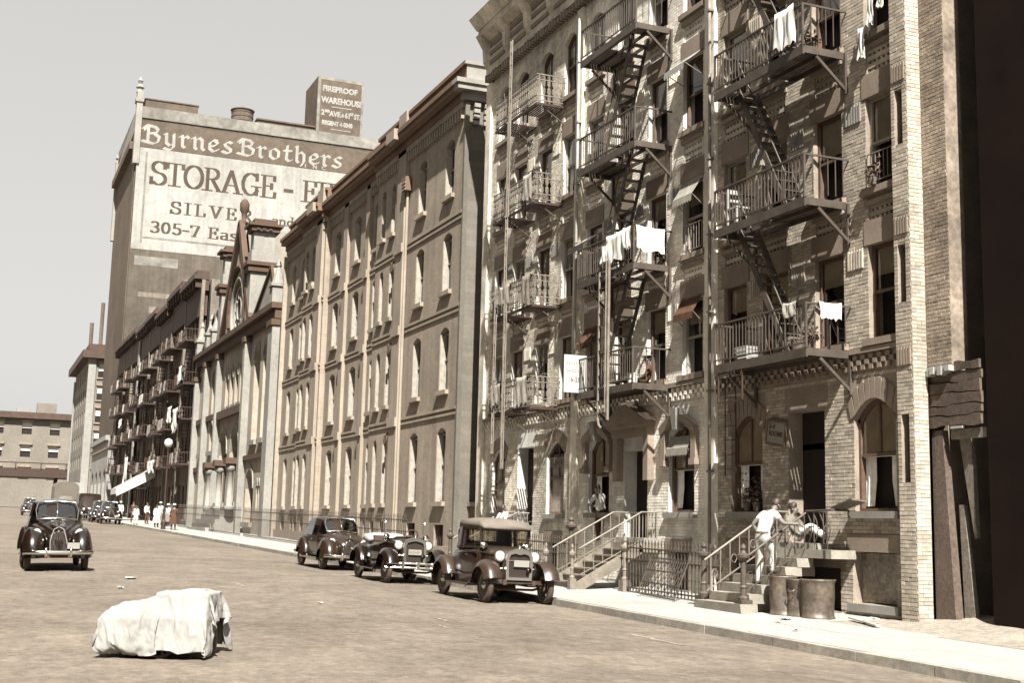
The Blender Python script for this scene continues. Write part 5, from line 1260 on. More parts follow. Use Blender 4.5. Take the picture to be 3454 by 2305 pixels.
def plate(car,x,y,z,s,w=.34,h=.15):
    q = MB(); q.box(x,x+.012,y-w/2,y+w/2,z-h/2,z+h/2); o = q.build('licence_plate','plate',car)
    if s: text(s,h*.72,'plateT',o,'plate_number',(x+.013,y-w*.44,z-h*.26),(R_(90),0,R_(90)),.78,bold=.004,depth=.001)
def vintage(kind,label,group='motor cars standing along the kerb'):
    c = local('parked_car',label,'car',group); body = 'paintB' if kind != 'roadster' else 'paintK'
    fen = 'paintT' if kind == 'coupe' else 'paintK'
    rw = .37
    # cowl and tub
    tub = MB(); tail = [(-1.75,.40,.62,.52),(-1.6,.47,.55,.80),(-1.3,.56,.5,1.0),(-.9,.63,.5,1.12),(-.3,.66,.5,1.14),(.2,.64,.5,1.15),(.55,.57,.5,1.17)]
    if kind == 'roadster': tail = [(-1.85,.36,.6,.66),(-1.6,.48,.55,.86),(-1.3,.58,.5,.98),(-.9,.65,.5,1.03),(-.3,.68,.5,1.03),(.2,.65,.5,1.06),(.55,.57,.5,1.12)]
    def hsec(w,zb,zt): 
        p = [(w*.9,zb),(w,zb+.12),(w,zt-.14),(w*.96,zt-.07),(w*.82,zt-.02),(w*.5,zt+.01),(0,zt+.02)]
        return mirror(p)
    loft(tub,[(x,hsec(w,zb,zt)) for x,w,zb,zt in tail]); tb = tub.build('body',body,c,smooth=True); fixn(tb)
    hood = MB(); loft(hood,[(.56,hsec(.555,.5,1.17)),(.95,hsec(.43,.5,1.145)),(1.36,hsec(.30,.5,1.12))]); hd_ = hood.build('hood','paintT' if kind == 'coupe' else 'paintB',c,smooth=True); fixn(hd_)
    for s_ in (-1,1):
        for k in range(12): MB().bar((.66+.045*k,s_*(.535-.014*k),.68),(.66+.045*k,s_*(.535-.014*k),.94),.012,.014).build('louvre',body,hd_)
        MB().bar((.56,s_*.575,1.06),(1.36,s_*.318,1.03),.014).build('hood_hinge','nickel',hd_)
        MB().bar((.5,s_*.675,.55),(.5,s_*.60,1.14),.02).build('door_seam',body,tb); MB().bar((-.35,s_*.69,1.06),(.5,s_*.63,1.06),.02,.03).build('belt_moulding','paintT',tb)
        MB().bar((-.05,s_*.70,.98),(.08,s_*.69,.98),.02,.02).build('door_handle','nickel',tb)
    # radiator shell, core, cap
    zt = 1.16 if kind == 'coupe' else 1.19; zb = .50; sh = MB()
    outer = [(.30,zb),(.315,zb+.3),(.31,zt-.16),(.27,zt-.05),(.12,zt+.005),(0,zt+.03)]; inner = [(.235,zb+.06),(.25,zb+.3),(.245,zt-.2),(.21,zt-.12),(.11,zt-.09),(0,zt-.115 if kind == 'coupe' else zt-.07)]
    O = mirror(outer); I = mirror(inner)
    n = len(O); i0 = len(sh.v)
    for x,P_ in ((1.36,O),(1.45,O),(1.45,I),(1.40,I)): sh.v += [(x,y,z) for y,z in P_]
    for a in range(3):
        for j in range(n): sh.f.append((i0+a*n+j,i0+a*n+(j+1)%n,i0+(a+1)*n+(j+1)%n,i0+(a+1)*n+j))
    so_ = sh.build('radiator_shell','nickel',c,smooth=False); fixn(so_)
    MB().poly([(1.405,y,z) for y,z in I]).build('radiator_core','grille',so_)
    MB().lathe([(.03,0),(.045,.02),(.04,.06),(.015,.075)],(1.4,0,zt+.02),(0,0,1),12).build('radiator_cap','nickel',so_)
    if kind == 'coupe': MB().box(1.41,1.425,-.25,.25,.905,.925).build('bar','nickel',so_)
    plate(c,1.44,.0 if kind != 'coupe' else .05,.86 if kind == 'coupe' else .83,'8C30-08' if kind == 'roadster' else '',.36,.14)
    # running gear
    ch = MB(); ch.box(-1.7,1.5,-.38,-.3,.40,.5); ch.box(-1.7,1.5,.3,.38,.40,.5); ch.tube([(1.3,-.68,.37),(1.3,-.4,.30),(1.3,.4,.30),(1.3,.68,.37)],.03,6); ch.tube([(-1.3,-.68,.37),(-1.3,.68,.37)],.05,6); ch.box(-.5,.6,-.3,.3,.28,.42); ch.build('chassis','seat',c)
    for s_ in (-1,1):
        fp = arc_path(1.28,.40,.47,172,18,9,(.42,.30,.3,.9),None); fp[0] = (.46,.345,-.7,.7)
        fender(c,fp,s_*.50,s_*.90,fen,.06,.10)
        fender(c,arc_path(-1.30,.40,.47,14,176,9),s_*.56,s_*.90,fen,.05,.10)
        rb = MB(); rb.box(-.86,.56,min(s_*.60,s_*.89),max(s_*.60,s_*.89),.32,.35); rb.build('running_board',fen,c)
        ap = MB(); ap.quad((-.86,s_*.61,.35),(.56,s_*.61,.35),(.56,s_*.60,.56),(-.86,s_*.62,.56)); ap.build('apron',body,c)
        headlamp(c,1.30 if kind == 'coupe' else 1.28,s_*.41,.99,.125)
        MB().bar((1.28,s_*.41,.88),(1.28,s_*.46,.72),.03).build('lamp_post',fen,c)
        wheel(c,1.3,s_*.71,rw,.125,'rim' if kind == 'coupe' else 'rim',14,False,s_); wheel(c,-1.3,s_*.71,rw,.125,'rim',14,False,s_)
    MB().tube([(1.28,-.42,.74),(1.28,0,.70),(1.28,.42,.74)],.022,6).build('lamp_bar','nickel',c)
    q = MB(); q.lathe([(.015,-.12),(.03,-.03),(.06,.0),(.065,.01)],(1.46,.22,.72),(1,0,0),12); q.build('horn','paintK',c,smooth=True)
    fa = MB(); fa.grid([[(1.36+.12*k/4,y,.50-.07*k/4*(1+(abs(y)>.4)*.2)) for y in (-.55,-.3,0,.3,.55)] for k in range(5)]); fa.build('front_apron','paintT' if kind == 'coupe' else fen,c)
    if kind == 'coupe':
        # closed cab: posts, roof with peaked visor, rear wall and windows
        roof = MB(); loft(roof,[(-.82,mirror([(.50,1.56),(.52,1.62),(.48,1.69),(.3,1.73),(0,1.74)])),(-.75,mirror([(.60,1.58),(.615,1.66),(.58,1.745),(.35,1.79),(0,1.80)])),(-.2,mirror([(.62,1.58),(.635,1.67),(.6,1.76),(.35,1.81),(0,1.825)])),(.45,mirror([(.60,1.58),(.615,1.66),(.58,1.75),(.35,1.79),(0,1.80)])),(.60,mirror([(.585,1.57),(.60,1.63),(.57,1.69),(.35,1.725),(0,1.735)])),(.68,mirror([(.565,1.57),(.58,1.60),(.55,1.63),(.35,1.655),(0,1.66)]))])
        fixn(roof.build('roof','fabrictop',c,smooth=True))
        ps = MB()
        for s_ in (-1,1):
            ps.bar((.55,s_*.545,1.14),(.53,s_*.585,1.60),.06,.05); ps.bar((-.34,s_*.645,1.12),(-.34,s_*.60,1.60),.07,.05); ps.hexa([(-.85,s_*.62,1.1),(-.55,s_*.65,1.1),(-.55,s_*.62,1.1),(-.85,s_*.58,1.1),(-.80,s_*.58,1.62),(-.55,s_*.61,1.62),(-.55,s_*.58,1.62),(-.80,s_*.55,1.62)])
            ps.bar((-.34,s_*.625,1.57),(.53,s_*.59,1.57),.04,.05); ps.bar((.55,s_*.55,1.165),(-.55,s_*.65,1.135),.04,.05)
        ps.box(-.86,-.82,-.6,.6,1.08,1.22); ps.box(-.84,-.80,-.58,.58,1.52,1.62); ps.box(-.85,-.80,-.6,-.35,1.22,1.52); ps.box(-.85,-.80,.35,.6,1.22,1.52); ps.bar((.55,-.56,1.18),(.55,.56,1.18),.05); ps.bar((.53,-.58,1.57),(.53,.58,1.57),.05)
        ps.build('cab_frame',body,c)
        for s_ in (-1,1): MB().quad((-.30,s_*.63,1.15),(.50,s_*.57,1.17),(.49,s_*.585,1.55),(-.30,s_*.61,1.55)).build('side_window','carglass',c)
        MB().quad((.55,-.53,1.2),(.55,.53,1.2),(.535,.55,1.55),(.535,-.55,1.55)).build('windscreen','carglass',c)
        MB().quad((-.83,-.35,1.22),(-.83,.35,1.22),(-.82,.35,1.52),(-.82,-.35,1.52)).build('rear_window','carglass',c)
        st = MB(); st.box(-.75,-.55,-.5,.5,.75,1.28); st.box(-.55,-.1,-.5,.5,.62,.82); st.build('seat','seat',c); 
        q = MB(); q.lathe([(.19,0),(.205,.01),(.19,.02)],(.22,.3,1.12),(-.8,0,.6),20,cap=False); q.bar((.22,.3,1.12),(.5,.3,.9),.03); q.build('steering_wheel','seat',c)
        q = MB(); q.lathe([(.05,-.1),(.075,0),(.075,.02)],(.62,-.52,1.2),(1,0,0),12); q.build('cowl_lamp','nickel',c,smooth=True); q = MB(); q.lathe([(.05,-.1),(.075,0),(.075,.02)],(.62,.52,1.2),(1,0,0),12); q.build('cowl_lamp','nickel',c,smooth=True)
    else:
        # open roadster: screen frame, folded top, seat, wheel, double bumper
        ws = MB(); ws.bar((.5,-.56,1.08),(.46,-.56,1.55),.035); ws.bar((.5,.56,1.08),(.46,.56,1.55),.035)
        ws.lathe([(.02,0),(.035,.03),(.01,.07)],(.46,-.56,1.55),(0,0,1),8); ws.lathe([(.02,0),(.035,.03),(.01,.07)],(.46,.56,1.55),(0,0,1),8); ws.build('windscreen_posts','nickel',c)
        q = MB(); q.bar((.5,-.53,1.14),(.47,-.5,1.16),.02); q.tube([(.52,-.52,1.15),(.56,-.3,1.19),(.58,0,1.21),(.56,.3,1.19),(.52,.52,1.15)],.03,6); q.build('cowl_bead','paintB',c)
        tp = MB(); loft(tp,[(-1.5,mirror([(.5,1.0),(.58,1.05),(.55,1.16),(.3,1.2),(0,1.21)])),(-1.2,mirror([(.58,1.0),(.68,1.07),(.66,1.22),(.35,1.27),(0,1.28)])),(-.9,mirror([(.6,1.0),(.7,1.07),(.68,1.2),(.35,1.25),(0,1.26)])),(-.72,mirror([(.58,1.02),(.64,1.06),(.62,1.12),(.35,1.15),(0,1.15)]))]); fixn(tp.build('folded_top','truckW',c,smooth=True))
        st = MB(); st.box(-.75,-.6,-.52,.52,.8,1.2); st.box(-.6,-.15,-.52,.52,.85,.98); st.build('seat','seat',c)
        q = MB(); q.tube([(.1+.1*math.sin(w),.3+.2*math.cos(w),1.24+.16*math.sin(w)) for w in [2*math.pi*k/16 for k in range(16)]],.016,5,closed=True); q.bar((.1,.3,1.24),(.45,.3,1.0),.03); q.bar((.1,.1,1.24),(.1,.5,1.24),.015); q.build('steering_wheel','seat',c)
        for s_ in (-1,1):
            q = MB(); q.lathe([(.02,-.12),(.06,-.06),(.08,0),(.085,.02)],(.62,s_*.56,1.2),(1,0,0),12); q.build('cowl_lamp','chrome',c,smooth=True)
        bm = MB()
        for z in (.43,.54): bm.tube([(1.62,-.86,z),(1.70,-.6,z),(1.74,-.2,z),(1.74,.2,z),(1.70,.6,z),(1.62,.86,z)],.028,6)
        for y in (-.42,0,.42): bm.box(1.69,1.78,y-.04,y+.04,.39,.58)
        bm.bar((1.4,-.34,.46),(1.72,-.36,.48),.04); bm.bar((1.4,.34,.46),(1.72,.36,.48),.04)
        bm.build('bumper','nickel',c,smooth=False)
    rb = MB()
    rb.tube([(-1.95,-.7,.5),(-2.02,-.3,.5),(-2.02,.3,.5),(-1.95,.7,.5)],.03,6); rb.bar((-1.7,-.34,.46),(-2.0,-.34,.5),.04); rb.bar((-1.7,.34,.46),(-2.0,.34,.5),.04); rb.build('rear_bumper','nickel',c)
    return c
def sedan36(label,m='paintK',plate_s='',group='motor cars standing along the kerb'):
    c = local('parked_car',label,'car',group)
    st = [(-2.05,.50,.50,.70,.42,.80),(-1.95,.60,.45,.85,.50,1.02),(-1.7,.66,.42,.95,.54,1.30),(-1.35,.69,.40,1.0,.56,1.52),(-.95,.70,.40,1.02,.57,1.62),(-.9,.70,.40,1.02,.57,1.63),(-.3,.71,.40,1.03,.58,1.67),(-.25,.71,.40,1.03,.58,1.67),
          (.35,.70,.40,1.04,.56,1.63),(.42,.70,.40,1.04,.55,1.60),(.82,.66,.40,1.04,.50,1.20),(.9,.62,.40,1.03,.46,1.16),(1.3,.48,.42,.98,.36,1.10),(1.7,.32,.45,.86,.22,1.02),(1.86,.20,.50,.74,.12,.92)]
    secs = [(x,mirror(ring_body(w,zb,zl,wt,zt))) for x,w,zb,zl,wt,zt in st]
    n = len(secs[0][1]); half = len(ring_body(.7,.4,1,.5,1.6))
    side_js = set(range(3,8)); 
    bodyv = MB(); gl = MB(); ws = MB(); i = 0
    for x,p in secs: bodyv.v += [(x,y,z) for y,z in p]
    skip = {}
    for k in range(len(secs)-1):
        for j in range(n):
            jj = j if j < half-1 else n-1-j
            nm = 'b'
            if jj in (4,5,6) and k in (3,5,7): nm = 'g'
            if k == 9 and 5 <= jj <= half-2: nm = 'w'
            f = (k*n+j,k*n+(j+1)%n,(k+1)*n+(j+1)%n,(k+1)*n+j)
            if nm == 'b': bodyv.f.append(f)
            else: (gl if nm == 'g' else ws).poly([bodyv.v[q] for q in f])
    bodyv.f.append(tuple(range(n))); bodyv.f.append(tuple((len(secs)-1)*n+j for j in range(n)))
    b = bodyv.build('body',m,c,smooth=True); fixn(b)
    gl.build('side_windows','carglass',c,smooth=True); ws.build('windscreen','carglass',c,smooth=True)
    q = MB(); q.box(-1.3,-.9,-.5,.5,.5,1.25); q.box(-.3,-.1,-.52,.52,.5,1.22); q.box(-1.9,.4,-.55,.55,.41,.45); q.box(.42,.5,-.56,.56,.7,1.03); q.build('seat','seat',c)
    q = MB(); P0 = [(.44,.57,1.21),(.43,.53,1.43),(.42,.42,1.56),(.42,0,1.60),(.42,-.42,1.56),(.43,-.53,1.43),(.44,-.57,1.21)]
    fr = [(.86,.50,1.165),(.64,.535,1.38),(.46,.46,1.575),(.44,0,1.60),(.46,-.46,1.575),(.64,-.535,1.38),(.86,-.50,1.165),(.86,0,1.20)]
    q.tube([(x+.012,y,z+.012) for x,y,z in fr],.022,6,closed=True); q.bar((.86,0,1.2),(.46,0,1.61),.03); q.build('windscreen_frame','chrome',c,smooth=True)
    q = MB(); q.bar((.87,.1,1.2),(.75,.38,1.30),.015); q.bar((.87,-.1,1.2),(.75,-.38,1.30),.015); q.build('wiper','seat',c)
    for s_ in (-1,1):
        # bulbous fenders
        for (xc,a0,a1,r,y0,y1,ex) in ((1.38,190,-6,.50,.34,.86,None),(-1.42,8,176,.47,.52,.86,None)):
            fender(c,arc_path(xc,.38,r,a0,a1,12),s_*y0,s_*y1,m,.13,.22)
        MB().box(-.95,.92,min(s_*.62,s_*.84),max(s_*.62,s_*.84),.30,.34).build('running_board','nickel',c)
        headlamp(c,1.62,s_*.52,.86,.12,'chrome'); 
        wheel(c,1.38,s_*.70,.36,.15,'rim',0,True,s_); wheel(c,-1.42,s_*.70,.36,.15,'rim',0,True,s_)
        MB().bar((.95,s_*.665,.93),(-1.6,s_*.70,.98),.012,.03).build('belt_moulding','nickel',c); MB().bar((-.28,s_*.715,.9),(-.14,s_*.73,.9),.02).build('door_handle','chrome',c)
        for k in range(4): MB().bar((1.0,s_*(.60),.70+.05*k),(1.5,s_*(.42),.68+.05*k),.012,.014).build('hood_louvre','nickel',c)
    g_ = MB()
    for k in range(-4,5):
        y = .035*k; zt = 1.0-.25*abs(k)/4; g_.tube([(1.90-.012*abs(k),y,.46),(1.91-.012*abs(k),y,.7),(1.84-.012*abs(k),y,zt-.04)],.010,4)
    g_.tube([(1.89,.19,.45),(1.87,.20,.7),(1.8,.12,.96),(1.78,0,1.02),(1.8,-.12,.96),(1.87,-.20,.7),(1.89,-.19,.45)],.02,6); go = g_.build('grille','chrome',c)
    MB().prismx([(-.17,.47),(.17,.47),(.17,.72),(.08,.92),(-.08,.92),(-.17,.72)],1.84,1.87).build('grille_core','grille',go)
    bm = MB(); bm.tube([(1.98,-.84,.44),(2.10,-.5,.44),(2.13,0,.44),(2.10,.5,.44),(1.98,.84,.44)],.05,8); bm.bar((1.7,-.3,.44),(2.08,-.3,.44),.04); bm.bar((1.7,.3,.44),(2.08,.3,.44),.04)
    for y in (-.3,.3): bm.box(2.12,2.18,y-.03,y+.03,.34,.56)
    bm.build('bumper','chrome',c,smooth=True)
    bm = MB(); bm.tube([(-2.15,-.8,.46),(-2.25,0,.46),(-2.15,.8,.46)],.045,8); bm.build('rear_bumper','chrome',c,smooth=True)
    q = MB(); q.box(-1.9,1.7,-.4,.4,.3,.41); q.build('chassis','seat',c)
    q = MB(); q.lathe([(.02,0),(.03,.03),(.01,.09)],(1.8,0,1.02),(0,0,1),8); q.build('hood_ornament','chrome',c)
    q = MB(); q.lathe([(.03,-.05),(.045,0),(.045,.01)],(1.35,-.62,.92),(1,0,0),8); q.lathe([(.03,-.05),(.045,0),(.045,.01)],(1.35,.62,.92),(1,0,0),8); q.build('side_lamp','chrome',c)
    plate(c,2.16,.35,.60,plate_s,.3,.14)
    return c
def park(c,x,y,rz=0.0):
    """set a car on the sloping street, facing +x; x is its middle"""
    pitch = math.atan(.0142); z = (zroad(x,y-.7)+zroad(x,y+.7))/2; roll = math.atan2(zroad(x,y+.7)-zroad(x,y-.7),1.4)
    c.location = (x,y,z); c.rotation_euler = (roll,pitch,rz); return c
park(vintage('coupe','dusty dark closed coupe with peaked roof, nearest of the cars along the right kerb'),-27.45,11.12,0)
park(vintage('roadster','black open roadster with folded pale top and double bumper, second along the kerb'),-34.2,11.0)
park(sedan36('rounded dark sedan with divided windscreen, third along the kerb beside the school fence','paintB'),-41.1,11.05)
lc = sedan36('black sedan with big bright headlights standing alone at the left edge of the street','paintK'); park(lc,-38.3,2.3); lc.scale = (1.04,1.04,1.14)
ft = copy_tree(lc); ft['label'] = 'first of the far cars at the kerb, nearest the people on the pavement'; park(ft,-112.5,10.9); ft['group'] = 'far cars at the right kerb'
f2 = copy_tree(lc); f2['label'] = 'second far car at the kerb, just behind the first far one'; park(f2,-119.5,10.8); f2['group'] = 'far cars at the right kerb'
f3 = copy_tree(ft); f3['label'] = 'far dark car close behind the tan van'; park(f3,-141,10.6); f3['group'] = 'far cars at the right kerb'
f4 = copy_tree(ft); f4['label'] = 'farthest dark car, out in the road left of the tan van'; park(f4,-150,6.2); f4['group'] = 'far cars at the right kerb'
def van(label,m,L,W_,H,x,y,roundtop):
    v = local('parked_truck',label,'truck'); b = MB()
    if roundtop: pr = [(W_/2,.7),(W_/2,H-.5),(W_/2-.15,H-.2),(W_/2-.5,H),(0,H+.08)]
    else: pr = [(W_/2,.7),(W_/2,H-.25),(W_/2-.06,H-.08),(W_/2-.2,H),(0,H+.03)]
    P_ = mirror(pr); loft(b,[(-L/2,P_),(L/2-1.6,P_)]); bo = b.build('cargo_body',m,v); fixn(bo)
    q = MB(); loft(q,[(L/2-1.6,mirror([(.85,.7),(.9,1.3),(.82,2.1),(.5,2.25),(0,2.28)])),(L/2-.8,mirror([(.85,.7),(.9,1.3),(.8,2.05),(.5,2.2),(0,2.22)])),(L/2-.7,mirror([(.8,.7),(.8,1.2),(.7,1.35),(.4,1.4),(0,1.42)])),(L/2+.2,mirror([(.45,.7),(.5,1.0),(.45,1.2),(.3,1.28),(0,1.3)]))]); fixn(q.build('cab',m,v,smooth=True))
    MB().quad((L/2-.74,-.7,1.45),(L/2-.74,.7,1.45),(L/2-.79,.66,2.0),(L/2-.79,-.66,2.0)).build('windscreen','carglass',v)
    q = MB(); q.box(-L/2-.02,-L/2,-W_/2+.2,W_/2-.2,.9,H-.4); q.build('rear_door',m,v)
    for s_ in (-1,1):
        headlamp(v,L/2+.1,s_*.6,1.05,.13); wheel(v,L/2-.3,s_*.75,.42,.18,'rim',0,True,s_); wheel(v,-L/2+1.0,s_*.8,.42,.2,'rim',0,True,s_)
        fender(v,arc_path(L/2-.3,.45,.52,180,0,10),s_*.5,s_*.95,'paintK',.08,.12)
    MB().box(L/2+.3,L/2+.38,-.85,.85,.5,.62).build('bumper','nickel',v)
    park(v,x,y); return v
van('large tan van with rounded roof among the far cars','truckT',7.0,2.5,3.7,-148,9.6,True)
van('tall white box truck behind the tan van near the white arched warehouse base','truckW',7.0,2.4,3.9,-162,11.2,False)
dk = van('dark square truck in the far line of cars','paintB',5.2,2.0,2.5,-128.5,10.5,False)

# ================================================================ cloth covered pushcart in the foreground
CX,CY = -16.95,2.42
ct = thing('covered_pushcart','pushcart under a crumpled pale canvas cover, standing alone in the near road','pushcart',(CX,CY,zroad(CX,CY)))
cz = zroad(CX,CY); ca = R_(66)                          # long axis across the street
def cl(u,v,z): return (CX+u*math.cos(ca)-v*math.sin(ca), CY+u*math.sin(ca)+v*math.cos(ca), cz+z)
fr = MB()
def cb(mb,u0,u1,v0,v1,z0,z1): 
    return mb.hexa([cl(u0,v0,z0),cl(u1,v0,z0),cl(u1,v1,z0),cl(u0,v1,z0),cl(u0,v0,z1),cl(u1,v0,z1),cl(u1,v1,z1),cl(u0,v1,z1)])
cb(fr,-.64,.62,-.36,.36,.40,.47); fr.build('cart_bed','wood',ct)
for u in (-.58,.56):
    for v in (-.3,.3): cb(MB(),u-.03,u+.03,v-.03,v+.03,0,.399).build('leg','woodL',ct)
LOAD = [(-.02,.60,-.34,.34,.472,.76),(-.60,-.08,-.30,.32,.472,.57),(.28,.5,-.22,.14,.762,.80),(-.5,-.25,-.2,.2,.572,.62)]
for b_ in LOAD: cb(MB(),*b_).build('crate','wood',ct)
for v in (-.42,.42):
    q = MB(); n = 24
    q.tube([cl(0.05+.225*math.cos(2*math.pi*k/n),v,.235+.225*math.sin(2*math.pi*k/n)) for k in range(n)],.024,6,closed=True)
    q.tube([cl(.05,v-.04,.235),cl(.05,v+.04,.235)],.05,8); wo = q.build('wheel','wood',ct)
    for k in range(10):
        a = 2*math.pi*k/10; MB().bar(cl(.05,v,.235),cl(.05+.215*math.cos(a),v,.235+.215*math.sin(a)),.026).build('spoke','wood',wo)
# the canvas is let fall on the load as cloth, then kept as a plain mesh
tmp = []
for (u0,u1,v0,v1,z0,z1) in [(-.64,.62,-.46,.46,.28,.47)]+LOAD+[(-3,3,-3,3,-.2,0.0)]:
    o = MB().box(u0,u1,v0,v1,z0,z1).build('collider','wood'); o.modifiers.new('col','COLLISION'); o.collision.thickness_outer = .012; o.collision.cloth_friction = 25; tmp.append(o)
NU,NV = 84,70; rnd_ = random.Random(3)
cvv = [[((i/NU-.5)*1.84+.025*math.sin(j*.4)+.03, (j/NV-.5)*2.12+.02*math.sin(i*.3)-.02, .90+.04*math.sin(i*.42)*math.cos(j*.29)+.012*rnd_.random()) for i in range(NU+1)] for j in range(NV+1)]
cv = MB().grid(cvv).build('canvas_cover','canvas'); tmp.append(cv)
md = cv.modifiers.new('cloth','CLOTH'); cs = md.settings; cs.quality = 6; cs.mass = .3; cs.tension_stiffness = cs.compression_stiffness = 25; cs.shear_stiffness = 8; cs.bending_stiffness = .35; cs.air_damping = 2; cs.tension_damping = 10
cc_ = md.collision_settings; cc_.distance_min = .012; cc_.use_self_collision = False; cc_.collision_quality = 3; cc_.friction = 18
SC.frame_start = 1; SC.frame_end = 60; md.point_cache.frame_end = 60
for frm in range(1,49): SC.frame_set(frm)
m2 = bpy.data.meshes.new_from_object(cv.evaluated_get(bpy.context.evaluated_depsgraph_get()))
vs = [cl(q.co.x,q.co.y,q.co.z) for q in m2.vertices]; fs = [tuple(p.vertices) for p in m2.polygons]
for o in tmp: bpy.data.objects.remove(o)
SC.frame_set(1)
q = MB(); q.v = vs; q.f = fs; cvo = q.build('canvas_cover','canvas',ct,smooth=True); fixn(cvo)
sdm = cvo.modifiers.new('thick','SOLIDIFY'); sdm.thickness = .006; sm_ = cvo.modifiers.new('smooth','SUBSURF'); sm_.levels = sm_.render_levels = 1
# ================================================================ people: one skinned surface each
def skin_mesh(name, joints, edges, zones, parent=None, sub=2, root=0):
    """joints: (x,y,z,radius); zones: function(point) -> material index; zones.mats"""
    me = bpy.data.meshes.new(name); me.from_pydata([j[:3] for j in joints], edges, [])
    o = bpy.data.objects.new(name, me); COL.objects.link(o)
    o.modifiers.new('skin','SKIN'); sb = o.modifiers.new('sub','SUBSURF'); sb.levels = sub; sb.render_levels = sub
    for k,j in enumerate(joints):
        sv = me.skin_vertices[0].data[k]; r = j[3]; sv.radius = r if isinstance(r,tuple) else (r,r); sv.use_root = (k == root)
    bpy.context.view_layer.update()
    m2 = bpy.data.meshes.new_from_object(o.evaluated_get(bpy.context.evaluated_depsgraph_get()))
    bpy.data.objects.remove(o); bpy.data.meshes.remove(me)
    m2.name = name; m2.materials.clear()
    for m in zones.mats: m2.materials.append(M[m])
    for p in m2.polygons: p.material_index = zones(p.center); p.use_smooth = True
    r = bpy.data.objects.new(name, m2); COL.objects.link(r)
    if parent: r.parent = parent
    return r
def seg_zone(segs, mats):
    """nearest bone decides the material"""
    def f(c):
        best = (9,0)
        for a,b,mi in segs:
            d = b-a; t = max(0,min(1,(c-a).dot(d)/max(d.length_squared,1e-9))); q = (c-(a+d*t)).length
            if q < best[0]: best = (q,mi)
        return best[1]
    f.mats = mats; return f
def person(label, loc, rz, J, shirt='shirt', legs='trous', hairm='hair', sleeves=True, hat=None, skirt=False, group='people on the pavement and stoops', fingers=False, female=False, skinm='skin'):
    """J: dict of joint positions in metres round the feet, facing +x"""
    p = thing('person',label,'person',(0,0,0),group); V = {k:Vector(v) for k,v in J.items()}
    names = ['pelvis','waist','chest','neck','headb','headt']; jts = []; idx = {}
    rad = dict(pelvis=(.165,.12),waist=(.14,.10),chest=(.175,.115),neck=.055,headb=(.078,.09),headt=(.066,.078),shL=.075,shR=.075,elL=.046,elR=.046,wrL=.032,wrR=.032,haL=.042,haR=.042,hipL=.108,hipR=.108,knL=.080,knR=.080,anL=.058,anR=.058,toL=.038,toR=.038)
    for k in V:
        if k in rad: idx[k] = len(jts); jts.append((*V[k],rad[k]))
    E_ = [('pelvis','waist'),('waist','chest'),('chest','neck'),('neck','headb'),('headb','headt'),('chest','shL'),('shL','elL'),('elL','wrL'),('wrL','haL'),('chest','shR'),('shR','elR'),('elR','wrR'),('wrR','haR'),('pelvis','hipL'),('hipL','knL'),('knL','anL'),('anL','toL'),('pelvis','hipR'),('hipR','knR'),('knR','anR'),('anR','toR')]
    ed = [(idx[a],idx[b]) for a,b in E_ if a in idx and b in idx]
    sg = []
    for a,b in E_:
        if a not in idx or b not in idx: continue
        mi = 0
        if b in ('waist','chest','shL','shR'): mi = 1
        if a in ('shL','shR'): mi = 1
        if a in ('elL','elR'): mi = 1 if sleeves else 0
        if b in ('hipL','hipR') or a in ('hipL','hipR','knL','knR'): mi = 2
        if a in ('anL','anR'): mi = 3
        if skirt and a in ('knL','knR'): mi = 0
        if a in ('shL','shR') and not sleeves:
            m_ = V[a]+(V[b]-V[a])*.45; sg.append((V[a],m_,1)); sg.append((m_,V[b],0)); continue
        sg.append((V[a],V[b],mi))
    z = seg_zone(sg,[skinm,shirt,legs,'shoe'])
    skin_mesh('body',jts,ed,z,p)
    hb,ht = V['headb'],V['headt']; hd_ = (ht-hb).normalized(); c = hb+(ht-hb)*.62
    fx = Vector((1,0,0)); fx = (fx-hd_*fx.dot(hd_)).normalized() if 'face' not in V else V['face'].normalized(); sy = hd_.cross(fx)
    h = MB(); rows = []
    for i in range(9):
        t = i/8*R_(112); rows.append([tuple(c-fx*.014+hd_*(.118*math.cos(t)+.012)+(fx*math.cos(a)*(.098 if math.cos(a) < .25 else .082)+sy*math.sin(a)*.086)*math.sin(t)*(1 if not (math.cos(a) > .45 and t > 1.0) else .82)) for a in [2*math.pi*k/16 for k in range(16)]])
    h.grid(rows,closed=True); h.build('hair',hairm,p,smooth=True)
    f = MB()
    f.hexa([tuple(c+fx*.082+sy*-.012-hd_*.05),tuple(c+fx*.082+sy*.012-hd_*.05),tuple(c+fx*.075+sy*.01),tuple(c+fx*.075-sy*.01),tuple(c+fx*.107-sy*.01-hd_*.045),tuple(c+fx*.107+sy*.01-hd_*.045),tuple(c+fx*.085+sy*.006),tuple(c+fx*.085-sy*.006)])
    f.build('nose',skinm,p)
    q = MB()
    for s_ in (-1,1): q.lathe([(.001,-.004),(.013,0),(.001,.006)],tuple(c+fx*.082+sy*s_*.033-hd_*.006),tuple(fx),8)
    q.build('eyes','hair',p); q = MB(); q.bar(tuple(c+fx*.083-sy*.024-hd_*.077),tuple(c+fx*.083+sy*.024-hd_*.077),.012,.008); q.build('mouth','stone',p)
    q = MB()
    for s_ in (-1,1): q.lathe([(.004,-.008),(.026,0),(.018,.012)],tuple(c+sy*s_*.082-hd_*.03),tuple(sy*s_),8)
    q.build('ears',skinm,p,smooth=True)
    if hat:
        q = MB(); q.lathe([(.15,0),(.155,.012),(.10,.016),(.095,.09),(.05,.115),(.01,.12)],tuple(c+hd_*.07),tuple(hd_),16); q.build('hat',hat,p,smooth=True)
